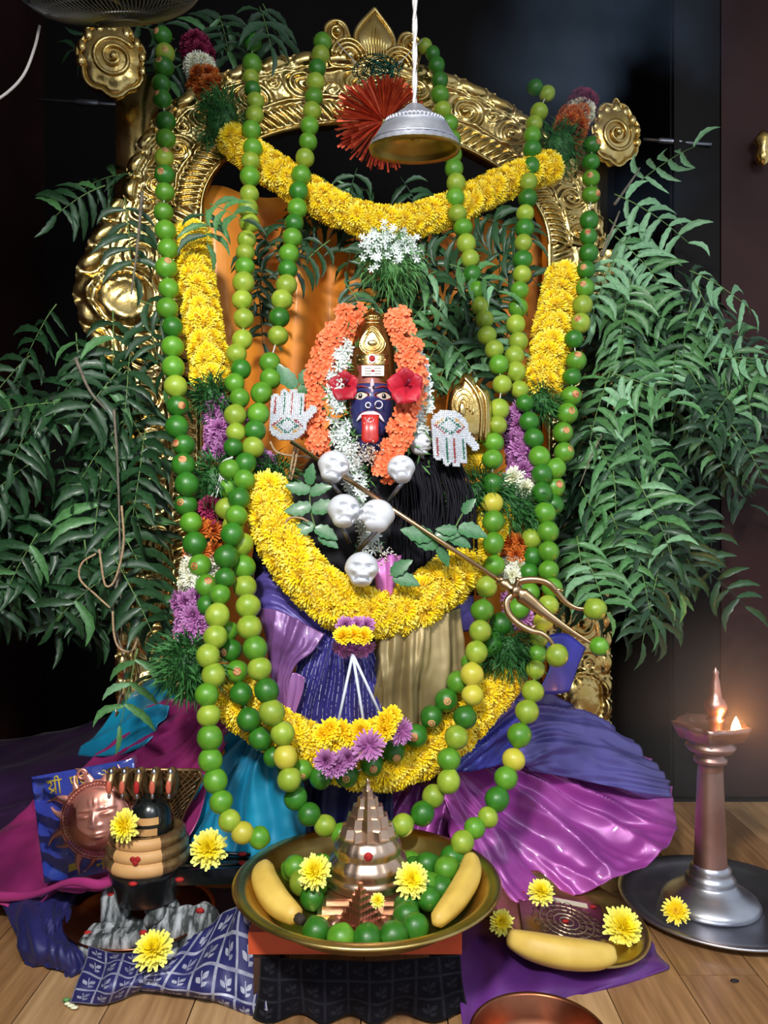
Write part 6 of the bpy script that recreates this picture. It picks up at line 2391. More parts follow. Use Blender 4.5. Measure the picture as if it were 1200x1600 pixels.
b.tube([at(618, 105, 1.79), at(640, 82, 1.82), at(660, 62, 1.86)], 0.0012, 5)
b.build('tie_string', CORD, zp)

# ------------------------------------------------------------------ fan guard at the top
fan = thing('wall_fan', 'dark wire guarded fan hanging above the left shell ornament', 'fan', at(170, -60, 1.32))
FANW = mat('dull_grey_wire', (116, 118, 120), 0.35, 0.85)
FANB = mat('fan_plastic', (48, 48, 50), 0.4)
fc = at(170, -48, 1.32)
Mf = Matrix.Translation(fc) @ Matrix.Rotation(math.radians(205), 4, 'X') @ Matrix.Rotation(math.radians(4), 4, 'Y')
RF = 0.160
b = MB()
for k in range(110):
    a = 2 * PI * k / 110
    pts = []
    for i in range(9):
        f = i / 8
        r = 0.035 + (RF - 0.035) * f
        pts.append(Mf @ V((r * math.cos(a + 0.25 * f), r * math.sin(a + 0.25 * f), 0.075 * math.sqrt(max(0, 1 - f ** 2.6)))))
    b.tube(pts, 0.0010, 4, False)
for (r, z, t) in ((RF, 0, 0.004), (RF * 0.72, 0.056, 0.0016), (RF * 0.45, 0.070, 0.0016), (0.035, 0.075, 0.003)):
    b.tube([Mf @ V((r * math.cos(q), r * math.sin(q), z)) for q in np.linspace(0, 2 * PI, 57)], t, 6, False)
b.build('guard', FANW, fan)
b = MB()
b.lathe([(0.0, 0.082), (0.03, 0.080), (0.036, 0.074), (0.036, 0.070), (0.0, 0.070)], 28, (0, 0, 0), Mf)
b.lathe([(0.0, -0.10), (0.05, -0.09), (0.06, -0.05), (0.06, 0.0), (0.03, 0.012), (0.0, 0.012)], 28, (0, 0, 0), Mf)
b.build('motor', FANB, fan)
for k in range(3):
    a = 2 * PI * k / 3 + 0.3
    G = []
    for i in range(7):
        r = 0.03 + 0.11 * i / 6
        w = 0.55 * math.sin(PI * (0.2 + 0.7 * i / 6))
        G.append([Mf @ V((r * math.cos(a + w * q), r * math.sin(a + w * q), 0.028 + 0.02 * q)) for q in (-1, -0.5, 0, 0.5, 1)])
    bb = MB()
    bb.grid(G)
    o = bb.build('blade', FANB, fan)
    o.modifiers.new('thickness', 'SOLIDIFY').thickness = 0.002
b = MB()
b.lathe([(RF, -0.002), (RF + 0.004, -0.01), (RF, -0.03), (RF * 0.8, -0.06), (0.06, -0.085)], 60, (0, 0, 0), Mf)
b.build('rear_housing', FANB, fan)
b = MB()
m0 = Mf @ V((0, 0, -0.09))
b.tube([m0, m0 + V((-0.05, 0.04, 0.12)), V((m0.x - 0.08, m0.y + 0.05, 2.55))], 0.014, 10)
b.build('drop_rod', FANB, fan)
wr = MB()
wr.tube(cr([at(62, 40, 1.34), at(54, 75, 1.34), at(35, 120, 1.34), at(0, 153, 1.34), at(-40, 170, 1.34)], 8), 0.0024, 7)
o = wr.build('power_cord', CORD)
tag(o, 'thin pale power cord looping down from the fan', 'cord')
# thin rods stretched behind the arch
for (a, bpt, lab) in ((at(60, 156, 2.0), at(250, 168, 2.0), 'thin metal rod behind the left shell ornament'), (at(1005, 218, 2.08), at(1112, 226, 2.045), 'thin metal rod from the right shell ornament to the cupboard')):
    b = MB()
    b.tube([a, a.lerp(bpt, 0.5), bpt], 0.0045, 8)
    b.lathe([(0.006, -0.03), (0.008, -0.025), (0.008, 0.025), (0.006, 0.03)], 10, (0, 0, 0), basis(z=bpt - a, loc=a.lerp(bpt, 0.4)))
    tag(b.build('curtain_rod', ROD), lab, 'rod')

# curled jute twine hanging among the left leaves
t = thing('twine', 'pale curled twine hanging among the neem leaves above the teal silk', 'twine', at(185, 900, 1.5))
b = MB()
b.tube(cr([at(x, y, 1.49) for (x, y) in ((190, 790, ), (193, 850), (180, 905), (165, 915), (158, 880), (155, 858))], 6), 0.0022, 6)
b.tube(cr([at(x, y, 1.49) for (x, y) in ((150, 865), (128, 880), (125, 905), (150, 930), (172, 950))], 6), 0.0020, 6)
b.build('upper_curl', TWINE, t)
b = MB()
b.tube(cr([at(x, y, 1.48) for (x, y) in ((176, 955), (178, 990), (186, 1012), (204, 1018), (213, 1002), (208, 986))], 6), 0.0022, 6)
b.build('lower_curl', TWINE, t)
t = thing('thread', 'white threads tied round the limes beside the left mauve asters', 'thread', at(345, 740, 1.45))
b = MB()
b.tube(cr([at(x, y, 1.44) for (x, y) in ((364, 714), (348, 722), (343, 740), (350, 750))], 6), 0.0016, 5)
b.tube(cr([at(x, y, 1.44) for (x, y) in ((345, 742), (338, 762), (330, 776))], 6), 0.0014, 5)
b.tube(cr([at(x, y, 1.44) for (x, y) in ((347, 745), (341, 765), (337, 778))], 6), 0.0014, 5)
b.build('strands', THREAD, t)

# ------------------------------------------------------------------ sun plaque card
card = thing('sun_plaque', 'copper sun face plaque on a blue card in clear wrap', 'plaque', at(120, 1380, 1.42))
c00, c10, c01 = at(70, 1380, 1.425), at(232, 1350, 1.43), at(38, 1216, 1.445)
ex = (c10 - c00)
ey = (c01 - c00)
ez = ex.cross(ey).normalized()
if ez.y > 0:
    ez = -ez
ey = (ey - ex * (ey.dot(ex) / ex.length_squared))
W_, H_ = ex.length, ey.length
ex.normalize()
ey.normalize()


def cp(x, y, z=0.0):
    """point on the card; x, y in 0..1"""
    return c00 + ex * (x * W_) + ey * (y * H_) + ez * z


CARDB = mat('printed_blue_card', (28, 58, 140), 0.3, 0, (60, 70, 170), 5, coat=0.5)
b = MB()
vs = [cp(x, y, z) for z in (0, 0.0015) for (x, y) in ((0, 0), (1, 0), (1, 1), (0, 1))]
b.add(vs, [(3, 2, 1, 0), (4, 5, 6, 7), (0, 1, 5, 4), (1, 2, 6, 5), (2, 3, 7, 6), (3, 0, 4, 7)])
b.build('blue_card', CARDB, card, smooth=False)
YTXT = mat('yellow_print', (214, 186, 50), 0.4)
Mcard = Matrix((ex, ey, ez)).transposed().to_4x4()


def text(body, x, y, size, parent, m, rot=0.0):
    cu = bpy.data.curves.new('lettering', 'FONT')
    cu.body = body
    cu.size = size
    cu.extrude = 0.0002
    cu.align_x = 'CENTER'
    o = bpy.data.objects.new('lettering', cu)
    col.objects.link(o)
    dg = bpy.context.evaluated_depsgraph_get()
    me = bpy.data.meshes.new_from_object(o.evaluated_get(dg))
    bpy.data.objects.remove(o)
    me.materials.clear()
    me.materials.append(m)
    M_ = Matrix.Translation(cp(x, y, 0.0019)) @ Mcard @ Matrix.Rotation(rot, 4, 'Z')
    return put('lettering', me, parent, M_)


def strokes(lines, x, y, s, parent, m):
    """flat printed lettering drawn with strokes; letter space is 1 high"""
    bb = MB()
    for ln in lines:
        P = cr([cp(x + q[0] * s / W_, y + q[1] * s / H_, 0.0021) for q in ln], 5) if len(ln) > 2 else [cp(x + q[0] * s / W_, y + q[1] * s / H_, 0.0021) for q in ln]
        bb.tube(P, s * 0.055, 6, True, 1.0)
    return bb.build('lettering', m, parent)


SHRI = [[(0, 1), (1.15, 1)], [(0.62, 1), (0.62, 0)], [(0.10, 0.86), (0.28, 0.92), (0.36, 0.74), (0.22, 0.58), (0.12, 0.50), (0.30, 0.38), (0.50, 0.20)],
        [(0.60, 0.45), (0.36, 0.30), (0.22, 0.12)], [(0.92, 1), (0.92, 0)], [(0.62, 1.0), (0.66, 1.24), (0.84, 1.28), (0.92, 1.0)]]
SU = [[(0, 1), (1.55, 1)], [(0.58, 1), (0.58, 0)], [(0.12, 1), (0.14, 0.66), (0.30, 0.62), (0.40, 0.82)], [(0.14, 0.60), (0.36, 0.40), (0.42, 0.14)], [(0.30, 0.50), (0.58, 0.52)],
      [(0.58, 0.02), (0.40, -0.18), (0.70, -0.28)], [(1.35, 1), (1.35, 0)], [(0.86, 1), (0.84, 0.62), (1.02, 0.46), (1.35, 0.44)], [(1.12, 1.0), (1.2, 1.26), (1.38, 1.22)]]
strokes(SHRI, 0.14, 0.80, 0.024, card, YTXT)
strokes(SU, 0.36, 0.80, 0.024, card, YTXT)
text('देवाय', 0.80, 0.82, 0.026, card, YTXT, -0.02)
text('नमः', 0.62, 0.03, 0.030, card, YTXT, -0.02)
b = MB()
b.add([cp(x, y, 0.0018) for (x, y) in ((0.24, 0.06), (0.34, 0.08), (0.34, 0.14), (0.25, 0.13))], [(0, 1, 2, 3)])
b.build('yellow_patch', YTXT, card, smooth=False)
# sun: domed face, beaded ring, curved rays
sx, sy = 0.60, 0.50
SR = 0.30 * W_
COPS = mat('pressed_pink_copper', (232, 166, 148), 0.40, 0.75, (214, 144, 124), 18)
b = MB()
G = []
for i in range(34):
    r = i / 33
    row = []
    for k in range(73):
        a = 2 * PI * k / 72
        x, y = r * math.cos(a), r * math.sin(a)
        h = 0.022 * math.sqrt(max(0, 1 - r * r * 0.96))
        h += 0.007 * math.exp(-((x + 0.02) / 0.10) ** 2 - ((y - 0.02) / 0.26) ** 2)
        h += 0.003 * math.exp(-(abs(x) - 0.15) ** 2 / 0.006 - ((y + 0.12) / 0.07) ** 2)
        for e in (-0.36, 0.36):
            h += 0.003 * math.exp(-((x - e) / 0.17) ** 2 - ((y - 0.20) / 0.06) ** 2) - 0.0025 * math.exp(-((x - e) / 0.2) ** 2 - ((y - 0.30) / 0.03) ** 2)
            h += 0.003 * math.exp(-((x - e) / 0.22) ** 2 - ((y - 0.39) / 0.04) ** 2)
        h += 0.0035 * math.exp(-(x / 0.22) ** 2 - ((y + 0.36) / 0.045) ** 2) + 0.0035 * math.exp(-(x / 0.18) ** 2 - ((y + 0.48) / 0.05) ** 2)
        h += 0.003 * math.exp(-(x / 0.18) ** 2 - ((y - 0.62) / 0.12) ** 2) * (0.5 + 0.5 * math.sin(x * 40))
        row.append(cp(sx, sy, 0.004 + h) + (ex * x + ey * y) * SR)
    G.append(row)
b.grid(G, uv=False)
b.build('sun_face', COPS, card)
b = MB()
for rr, tt in ((1.0, 0.0022), (1.22, 0.002)):
    b.tube([cp(sx, sy, 0.006) + (ex * math.cos(a) + ey * math.sin(a)) * SR * rr for a in np.linspace(0, 2 * PI, 60)], tt, 6, False)
G = [[cp(sx, sy, z) + (ex * math.cos(a) + ey * math.sin(a)) * SR * r for a in np.linspace(0, 2 * PI, 60)] for (r, z) in ((0.98, 0.004), (1.1, 0.0035), (1.24, 0.005))]
b.grid(G, uv=False)
for k in range(64):
    a = 2 * PI * k / 64
    b.ball(cp(sx, sy, 0.0055) + (ex * math.cos(a) + ey * math.sin(a)) * SR * 1.11, 0.0026, 6, 5)
b.build('beaded_ring', COPS, card)
for k in range(16):
    a = 2 * PI * k / 16 + 0.12
    big = k % 2 == 0
    L_ = SR * (0.58 if big else 0.40)
    bend = 0.35 if big else -0.25
    G = []
    for i in range(8):
        f = i / 7
        aa = a + bend * f * f * 0.55
        r = SR * 1.20 + L_ * f
        w = (0.165 if big else 0.12) * SR * (1 - f) ** 0.8 + 0.0005
        c = cp(sx, sy, 0.004 + 0.004 * (1 - f)) + (ex * math.cos(aa) + ey * math.sin(aa)) * r
        tn = -ex * math.sin(aa) + ey * math.cos(aa)
        G.append([c - tn * w - ez * 0.003, c - tn * w * 0.4 + ez * 0.002, c + ez * 0.0005, c + tn * w * 0.4 + ez * 0.002, c + tn * w - ez * 0.003])
    b = MB()
    b.grid(G, uv=False)
    b.build('sun_ray', COPS, card)
b = MB()
ring_c = cp(0.50, 0.945, 0.006)
b.tube([ring_c + (ex * math.cos(q) + ey * math.sin(q)) * 0.008 for q in np.linspace(0, 2 * PI, 18)], 0.003, 7, False)
b.build('hanging_loop', COPS, card)
# crinkled clear wrap
WRAP = bpy.data.materials.new('clear_plastic_wrap')
WRAP.use_nodes = True
nt = WRAP.node_tree
N, L = nt.nodes, nt.links
N.clear()
tr_ = N.new('ShaderNodeBsdfTransparent')
tr_.inputs[0].default_value = (0.95, 0.96, 0.98, 1)
gl = N.new('ShaderNodeBsdfGlossy')
gl.inputs['Roughness'].default_value = 0.08
fr = N.new('ShaderNodeFresnel')
fr.inputs[0].default_value = 1.55
mx = N.new('ShaderNodeMixShader')
tcx = N.new('ShaderNodeTexCoord')
nz = N.new('ShaderNodeTexNoise')
nz.inputs['Scale'].default_value = 22
nz.inputs['Detail'].default_value = 2
L.new(tcx.outputs['Object'], nz.inputs['Vector'])
bp = N.new('ShaderNodeBump')
bp.inputs['Strength'].default_value = 0.7
bp.inputs['Distance'].default_value = 0.01
L.new(nz.outputs['Fac'], bp.inputs['Height'])
L.new(bp.outputs[0], gl.inputs['Normal'])
L.new(bp.outputs[0], fr.inputs['Normal'])
L.new(fr.outputs[0], mx.inputs[0])
L.new(tr_.outputs[0], mx.inputs[1])
L.new(gl.outputs[0], mx.inputs[2])
L.new(mx.outputs[0], N.new('ShaderNodeOutputMaterial').inputs[0])
G = []
for i in range(40):
    row = []
    for j in range(40):
        x, y = -0.03 + 1.06 * j / 39, -0.03 + 1.06 * i / 39
        rr = math.hypot((x - sx) * W_, (y - sy) * H_) / SR
        h = 0.033 * math.exp(-(rr / 0.95) ** 4) + 0.011 * math.exp(-(rr / 1.6) ** 6) + 0.003
        h += 0.002 * math.sin(x * 17 + y * 9) * math.sin(y * 23 - x * 5) + 0.0025 * abs(math.sin((x + y) * 9 + 1))
        if i in (0, 39) or j in (0, 39):
            h = 0.0
        row.append(cp(x, y, h))
    G.append(row)
b = MB()
b.grid(G, uv=False)
b.build('clear_wrap', WRAP, card)

# ------------------------------------------------------------------ snake linga
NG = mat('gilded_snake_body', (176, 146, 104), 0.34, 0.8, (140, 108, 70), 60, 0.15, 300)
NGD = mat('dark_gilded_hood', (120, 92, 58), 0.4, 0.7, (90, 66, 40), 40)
TAN = mat('tan_sandal_paint', (206, 160, 104), 0.55, 0, (190, 142, 88), 20)
STONEB = mat('polished_black_stone', (14, 16, 17), 0.22, 0, (24, 28, 28), 12, coat=0.3)
PINKP = mat('pink_red_paint', (190, 92, 70), 0.45)
nl = thing('snake_linga', 'black stone linga wrapped in a gilded five headed snake', 'linga', at(250, 1380, 1.38))
d0 = 1.39
nc = at(231, 1345, d0)
k_ = d0 / F
# base: round black pedestal with spout to the right
b = MB()
b.lathe([(0.0, -0.060), (48 * k_, -0.060), (50 * k_, -0.052), (54 * k_, -0.030), (60 * k_, -0.012), (62 * k_, -0.004), (61 * k_, 0.0), (0.0, 0.002)], 56, nc)
G0 = [(48, 0.5), (90, 0.44), (140, 0.36), (160, 0.30)]
vs, fs = [], []
for (x, w) in G0:
    wy = w * 62 * k_
    for (yy, zz) in ((-wy, 0.0), (wy, 0.0), (wy * 0.7, -0.030), (-wy * 0.7, -0.030)):
        vs.append(nc + V((x * k_, yy + 0.0, zz - 0.002)))
for i in range(len(G0) - 1):
    for k in range(4):
        fs.append((4 * i + k, 4 * i + (k + 1) % 4, 4 * i + 4 + (k + 1) % 4, 4 * i + 4 + k))
fs += [(3, 2, 1, 0), (12, 13, 14, 15)]
b.add(vs, fs)
b.build('pedestal', STONEB, nl, auto=35)
b = MB()
for sgn in (-1, 1):
    b.tube([nc + V((52 * k_, sgn * 26 * k_, 0.003)), nc + V((100 * k_, sgn * 23 * k_, 0.003)), nc + V((158 * k_, sgn * 16 * k_, 0.003))], 0.0035, 7)
b.build('spout_rim', STONEB, nl)
for (x, y, z) in ((150, -0.018, 0.004), (60, -0.045, -0.012), (-4, -0.068, -0.008), (145, 0.018, 0.004)):
    b = MB()
    b.ball(nc + V((x * k_, y, z)), (0.008, 0.005, 0.004), 10, 7)
    b.build('red_mark', RED, nl)
# three coils
for (i, (r, z, t)) in enumerate(((55, 0.010, 0.0125), (52, 0.030, 0.0120), (48, 0.049, 0.0115))):
    b = MB()
    n = 72
    vs, fs = [], []
    for k in range(n):
        a = 2 * PI * k / n
        for j in range(12):
            q = 2 * PI * j / 12
            tt = t * (1 + 0.05 * math.sin(k * PI / 1.5 + (j % 2) * PI))
            rr = r * k_ + tt * math.cos(q)
            vs.append(nc + V((rr * math.cos(a), rr * math.sin(a), z + tt * math.sin(q))))
    for k in range(n):
        for j in range(12):
            fs.append((k * 12 + j, k * 12 + (j + 1) % 12, ((k + 1) % n) * 12 + (j + 1) % 12, ((k + 1) % n) * 12 + j))
    b.add(vs, fs)
    co = b.build('coil', NG, nl)
    b = MB()
    G = []
    for a in np.linspace(-PI / 2 - 0.62, -PI / 2 + 0.62, 14):
        G.append([nc + V(((r * k_ + (t + 0.0008) * math.cos(q)) * math.cos(a), (r * k_ + (t + 0.0008) * math.cos(q)) * math.sin(a), z + (t + 0.0008) * math.sin(q))) for q in np.linspace(-1.1, 1.1, 8)])
    b.grid(G, uv=False)
    b.build('sandal_patch', TAN, co)
    if i == 1:
        b = MB()
        for (dx, dz) in ((-0.004, 0.003), (0.004, 0.003), (0, -0.003)):
            b.ball(nc + V((dx, -(r * k_ + t) - 0.001, z + dz)), (0.005, 0.0018, 0.005), 8, 6)
        b.build('red_heart_mark', RED, co)
# black dome with sandal lines
b = MB()
lc = nc + V((0.004, 0, 0.055))
b.lathe([(0.036, -0.055), (0.037, 0.0), (0.0365, 0.018), (0.035, 0.030), (0.031, 0.042), (0.024, 0.052), (0.014, 0.059), (0.0, 0.062)], 40, lc)
b.build('linga', STONEB, nl)
for z, w in ((0.026, 0.9), (0.008, 0.8)):
    G = [[lc + V((0.0376 * (1 - max(0, z + dz - 0.018) * 3) * math.sin(a), -0.0376 * (1 - max(0, z + dz - 0.018) * 3) * math.cos(a), z + dz)) for a in np.linspace(-w, w * 0.75, 14)] for dz in (-0.006, -0.002, 0.002, 0.006)]
    b = MB()
    b.grid(G, uv=False)
    b.build('sandal_stripe', TAN, nl)
# hood: curved fan sheet with raised net and five heads
hc = at(240, 1285, 1.45)


def hood(u, v, lift=0.0):
    """u -1..1 across, v 0 (foot) .. 1 (crest)"""
    wd = lerp(v, [0, 0.3, 0.6, 0.85, 1.0], [30, 42, 60, 74, 70]) * 1.45 / F
    z = v * 112 * 1.45 / F
    return hc + V((u * wd + 0.006, -0.02 - 0.03 * v * v + 0.030 * u * u - lift * 1.0, z - 0.018 - 0.010 * u * u * v))


b = MB()
b.grid([[hood(u, v) for u in np.linspace(-1, 1, 25)] for v in np.linspace(0, 1, 20)], uv=False)
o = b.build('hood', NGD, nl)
o.modifiers.new('thickness', 'SOLIDIFY').thickness = 0.004
b = MB()
for k in range(-16, 17):
    for sgn in (-1, 1):
        pts = []
        for i in range(24):
            v = i / 23
            u = k * 0.125 + sgn * v * 1.1
            if abs(u) <= 0.97:
                pts.append(hood(u, v, 0.0025))
        if len(pts) > 2:
            b.tube(pts, 0.0013, 4)
b.tube([hood(-1, v, 0.001) for v in np.linspace(0, 1, 14)] + [hood(u, 1, 0.001) for u in np.linspace(-1, 1, 20)] + [hood(1, v, 0.001) for v in np.linspace(1, 0, 14)], 0.0028, 7)
b.build('hood_net', NG, o)
b = MB()
for i in range(6):
    v = 0.12 + 0.1 * i
    b.tube([hood(q * (0.30 - 0.02 * i), v, 0.012 - 0.010 * q * q) for q in np.linspace(-1, 1, 11)], 0.0045, 7)
b.build('throat_ridges', NG, o)
for k in range(5):
    u = -0.62 + 0.31 * k - 0.10
    base = hood(u, 0.90, 0.006)
    b = MB()
    b.tube(cr([hood(u * 0.8, 0.55, 0.006), hood(u, 0.80, 0.012), base + V((0, -0.018, 0.016)), base + V((0, -0.034, 0.004)), base + V((0, -0.040, -0.014))], 5), [0.006, 0.007, 0.0075, 0.008, 0.008, 0.0085, 0.009, 0.009, 0.0088, 0.0085, 0.008, 0.0078, 0.0075, 0.0075, 0.007, 0.0068, 0.0064, 0.0058, 0.005, 0.004, 0.002], 10)
    hd = b.build('snake_head', NG, o)
    b = MB()
    b.ball(base + V((0, -0.043, -0.004)), (0.0052, 0.003, 0.012), 8, 8)
    b.build('head_paint', RED if k == 2 else PINKP, o)
    b = MB()
    b.ball(base + V((0, -0.030, 0.017)), (0.0045, 0.0045, 0.0075), 8, 7)
    b.build('silver_tip', STEEL, o)
    b = MB()
    b.ball(base + V((0, -0.041, -0.019)), (0.0032, 0.003, 0.006), 8, 7)
    b.build('silver_fang', STEEL, o)

mum_thing('yellow chrysanthemum resting against the snake coils beside the sun plaque', at(196, 1290, 1.325), (-0.35, -0.9, 0.3), 0.027)
mum_thing('open yellow chrysanthemum on the black spout of the snake linga', at(326, 1327, 1.365), (0.1, -0.8, 0.6), 0.033)

# ------------------------------------------------------------------ copper plate with two ash streaked stones
ASH = mat('ash_streaked_stone', (50, 55, 54), 0.75, 0, (176, 180, 184), 30, 0.4, 90, detail=6, contrast=(0.42, 0.62))
for n_ in ASH.node_tree.nodes:
    if n_.type == 'TEX_NOISE':
        mp = ASH.node_tree.nodes.new('ShaderNodeMapping')
        mp.inputs['Scale'].default_value = (3.0, 1.0, 0.7)
        mp.inputs['Rotation'].default_value = (0.3, 0.5, 0.2)
        ASH.node_tree.links.new(n_.inputs['Vector'].links[0].from_socket, mp.inputs['Vector'])
        ASH.node_tree.links.new(mp.outputs[0], n_.inputs['Vector'])
        break
cpl = thing('copper_plate', 'dull copper plate under the two ash streaked stones', 'plate', fl(225, 1445, 0.02))
PL = fl(220, 1440, 0.022)
b = MB()
b.lathe([(0.0, 0.0), (0.105, 0.0), (0.122, 0.012), (0.130, 0.018), (0.129, 0.021), (0.120, 0.016), (0.103, 0.004), (0.0, 0.004)], 60, PL)
b.build('dish', COPPERD, cpl)
sl = thing('stone_linga', 'small ash streaked stone linga with a three pointed base and red dots', 'linga', PL + V((-0.05, -0.05, 0.004)))
S0 = at(188, 1470, 1.36)
b = MB()
out = []
for k in range(36):
    a = 2 * PI * k / 36
    r = 0.040 + 0.022 * max(0, math.cos(1.5 * (a + 0.35))) ** 2 + 0.004 * math.sin(a * 5)
    out.append((r * math.cos(a) * 1.15, r * math.sin(a)))
vs, fs = [], []
lev = [(0.82, -0.045), (0.86, -0.020), (0.80, -0.012), (1.0, 0.0), (1.03, 0.016), (0.94, 0.024), (0.6, 0.026), (0.05, 0.022)]
for (f, z) in lev:
    vs += [S0 + V((x * f, y * f, z + 0.003 * math.sin(17 * x / 0.04 + 5 * f))) for (x, y) in out]
n = len(out)
for i in range(len(lev) - 1):
    fs += [(i * n + k, i * n + (k + 1) % n, (i + 1) * n + (k + 1) % n, (i + 1) * n + k) for k in range(n)]
b.add(vs, fs)
b.build('base', ASH, sl)
b = MB()
b.lathe([(0.026, 0.0), (0.025, 0.02), (0.024, 0.045), (0.021, 0.055), (0.012, 0.062), (0.0, 0.064)], 28, S0 + V((-0.020, 0.035, 0.016)), None, lambda q, z: 1 + 0.05 * math.sin(3 * q + z * 60))
b.build('pillar', ASH, sl)
for p_ in (S0 + V((-0.048, -0.018, 0.022)), S0 + V((0.044, -0.016, 0.022)), S0 + V((-0.022, 0.018, 0.070))):
    b = MB()
    b.ball(p_, (0.0075, 0.004, 0.005), 8, 6)
    b.build('red_dot', RED, sl)
bu = thing('stone_bull', 'reclining ash streaked stone bull with red dots beside the stone linga', 'statuette', PL + V((0.06, 0, 0.004)))
B0 = at(280, 1462, 1.375)


def rough(s):
    return lambda u: u * (1 + 0.06 * math.sin(7 * u.x + s) * math.sin(6 * u.z + 2 * s) + 0.05 * math.sin(9 * u.y + s))


b = MB()
b.ball(B0 + V((0.010, 0, 0.012)), (0.060, 0.036, 0.036), 28, 20, None, rough(1))
b.ball(B0 + V((0.040, 0.0, 0.022)), (0.030, 0.032, 0.032), 20, 14, None, rough(2))
b.ball(B0 + V((-0.020, 0.005, 0.042)), (0.020, 0.020, 0.020), 16, 12, None, rough(3))
b.ball(B0 + V((0.0, -0.025, -0.016)), (0.066, 0.020, 0.014), 22, 12, None, rough(4))
b.box((B0.x, B0.y, B0.z - 0.030), (0.13, 0.075, 0.018))
b.build('body', ASH, bu)
b = MB()
b.ball(B0 + V((-0.036, -0.010, 0.050)), (0.018, 0.022, 0.020), 18, 14, None, rough(5))
b.ball(B0 + V((-0.042, -0.026, 0.040)), (0.011, 0.014, 0.011), 14, 10, None, rough(6))
for sgn in (-1, 1):
    b.tube(cr([B0 + V((-0.036 + sgn * 0.012, -0.008, 0.064)), B0 + V((-0.036 + sgn * 0.022, -0.010, 0.072)), B0 + V((-0.036 + sgn * 0.020, -0.012, 0.084))], 4), [0.004, 0.004, 0.0038, 0.0034, 0.003, 0.0026, 0.002, 0.0015, 0.001], 7)
    b.ball(B0 + V((-0.036 + sgn * 0.022, -0.008, 0.056)), (0.010, 0.004, 0.005), 8, 6)
b.build('head', ASH, bu)
b = MB()
b.tube(cr([B0 + V((-0.05, -0.036, -0.014)), B0 + V((-0.02, -0.046, -0.020)), B0 + V((0.0, -0.044, -0.018))], 5), 0.009, 8)
b.tube(cr([B0 + V((0.02, -0.040, -0.012)), B0 + V((0.04, -0.046, -0.018)), B0 + V((0.06, -0.040, -0.016))], 5), 0.010, 8)
b.build('folded_legs', ASH, bu)
for p_ in (B0 + V((-0.038, -0.024, 0.068)), B0 + V((0.040, -0.018, 0.052)), B0 + V((-0.012, -0.040, 0.016))):
    b = MB()
    b.ball(p_, (0.0078, 0.004, 0.005), 8, 6)
    b.build('red_dot', RED, bu)
mum_thing('pale yellow chrysanthemum lying on the navy brocade before the stone bull', fl(240, 1484, 0.075), (0, -0.6, 0.8), 0.031)
# fallen petals on the wooden floor
b = MB()
for k in range(3):
    c = fl(106 + 5 * k, 1568 + 3 * k, 0.004)
    b.ball(c, (0.006, 0.004, 0.002), 8, 5, None, rough(k))
tag(b.build('petal_scrap', WHIT), 'pale petal scrap fallen on the wooden floor beside the navy brocade', 'petal')
b = MB()
b.ball(fl(104, 1562, 0.005), (0.006, 0.004, 0.003), 8, 5, None, rough(8))
tag(b.build('leaf_scrap', DAVL), 'tiny green scrap on the wooden floor beside the navy brocade', 'leaf scrap')
b = MB()
b.ball(fl(1148, 1532, 0.003), (0.007, 0.004, 0.002), 8, 5, None, rough(2))
tag(b.build('soot_crumb', BLACK), 'dark crumb on the wooden floor before the steel plate', 'crumb')

# ------------------------------------------------------------------ incense smoke
SMOKE = bpy.data.materials.new('incense_smoke')
SMOKE.use_nodes = True
nt = SMOKE.node_tree
N, L = nt.nodes, nt.links
N.clear()
out_ = N.new('ShaderNodeOutputMaterial')
vsn = N.new('ShaderNodeVolumeScatter')
vsn.inputs['Color'].default_value = (0.45, 0.66, 1.0, 1)
tcx = N.new('ShaderNodeTexCoord')
nz = N.new('ShaderNodeTexNoise')
nz.inputs['Scale'].default_value = 2.6
nz.inputs['Detail'].default_value = 3
L.new(tcx.outputs['Object'], nz.inputs['Vector'])
mr = N.new('ShaderNodeMapRange')
mr.inputs['From Min'].default_value = 0.42
mr.inputs['From Max'].default_value = 0.75
mr.inputs['To Min'].default_value = 0.0
mr.inputs['To Max'].default_value = 9.0
L.new(nz.outputs['Fac'], mr.inputs['Value'])
gr = N.new('ShaderNodeTexGradient')
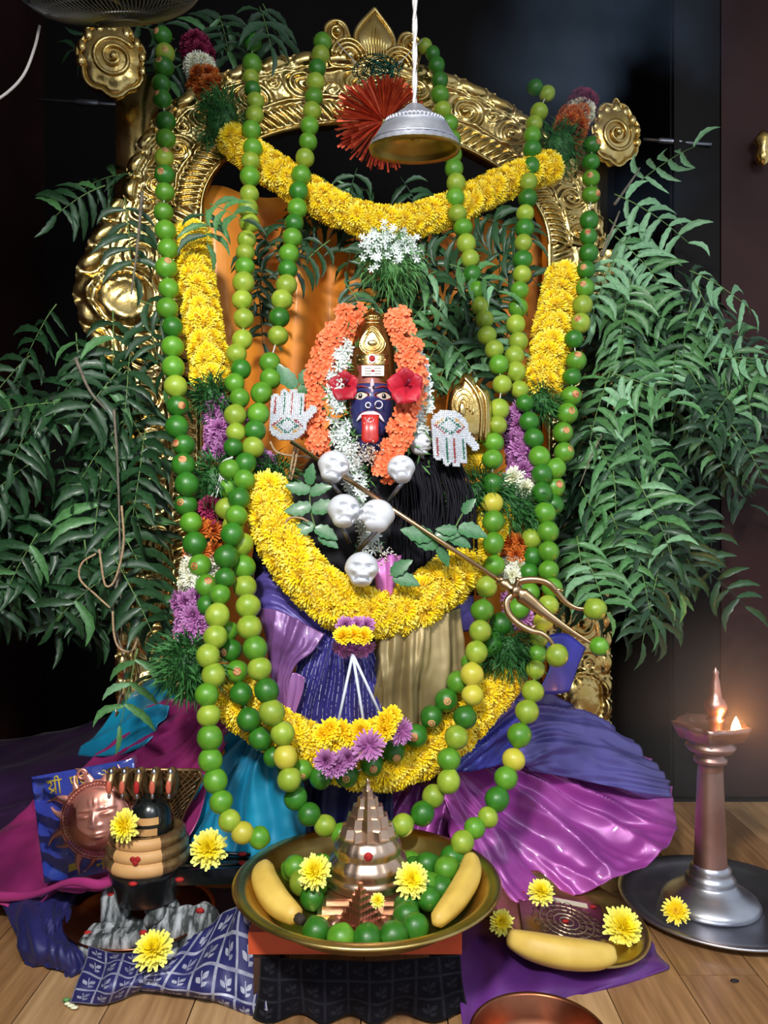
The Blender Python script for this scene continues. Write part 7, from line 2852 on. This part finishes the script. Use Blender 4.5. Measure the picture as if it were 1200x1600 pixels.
gr.gradient_type = 'SPHERICAL'
mpg = N.new('ShaderNodeMapping')
L.new(tcx.outputs['Generated'], mpg.inputs['Vector'])
mpg.inputs['Location'].default_value = (-1, -1, -1)
mpg.inputs['Scale'].default_value = (2, 2, 2)
L.new(mpg.outputs[0], gr.inputs['Vector'])
mu = N.new('ShaderNodeMath')
mu.operation = 'MULTIPLY'
L.new(mr.outputs[0], mu.inputs[0])
L.new(gr.outputs['Fac'], mu.inputs[1])
L.new(mu.outputs[0], vsn.inputs['Density'])
L.new(vsn.outputs[0], out_.inputs['Volume'])
b = MB()
b.ball(at(950, 120, 1.95), (0.36, 0.09, 0.42), 24, 16)
o = b.build('smoke', SMOKE)
tag(o, 'thin bluish incense smoke drifting above the right side of the arch', 'smoke', None, 'stuff')

# thin haze added round the wick to carry the flame's glow and bloom
SM2 = bpy.data.materials.new('lamp_glow_haze')
SM2.use_nodes = True
nt = SM2.node_tree
N, L = nt.nodes, nt.links
N.clear()
v2 = N.new('ShaderNodeVolumeScatter')
v2.inputs['Color'].default_value = (0.9, 0.85, 0.8, 1)
tc2 = N.new('ShaderNodeTexCoord')
mp2 = N.new('ShaderNodeMapping')
mp2.inputs['Location'].default_value = (-1, -1, -1)
mp2.inputs['Scale'].default_value = (2, 2, 2)
g2 = N.new('ShaderNodeTexGradient')
g2.gradient_type = 'SPHERICAL'
L.new(tc2.outputs['Generated'], mp2.inputs['Vector'])
L.new(mp2.outputs[0], g2.inputs['Vector'])
m2 = N.new('ShaderNodeMath')
m2.operation = 'MULTIPLY'
m2.inputs[1].default_value = 0.55
L.new(g2.outputs['Fac'], m2.inputs[0])
L.new(m2.outputs[0], v2.inputs['Density'])
L.new(v2.outputs[0], N.new('ShaderNodeOutputMaterial').inputs['Volume'])
b = MB()
b.ball(fp + V((0, 0.0, 0.02)), (0.26, 0.22, 0.26), 24, 16)
o = b.build('lamp_glow_haze', SM2)
tag(o, 'faint warm haze added for the glow round the oil lamp flame', 'smoke', None, 'stuff')
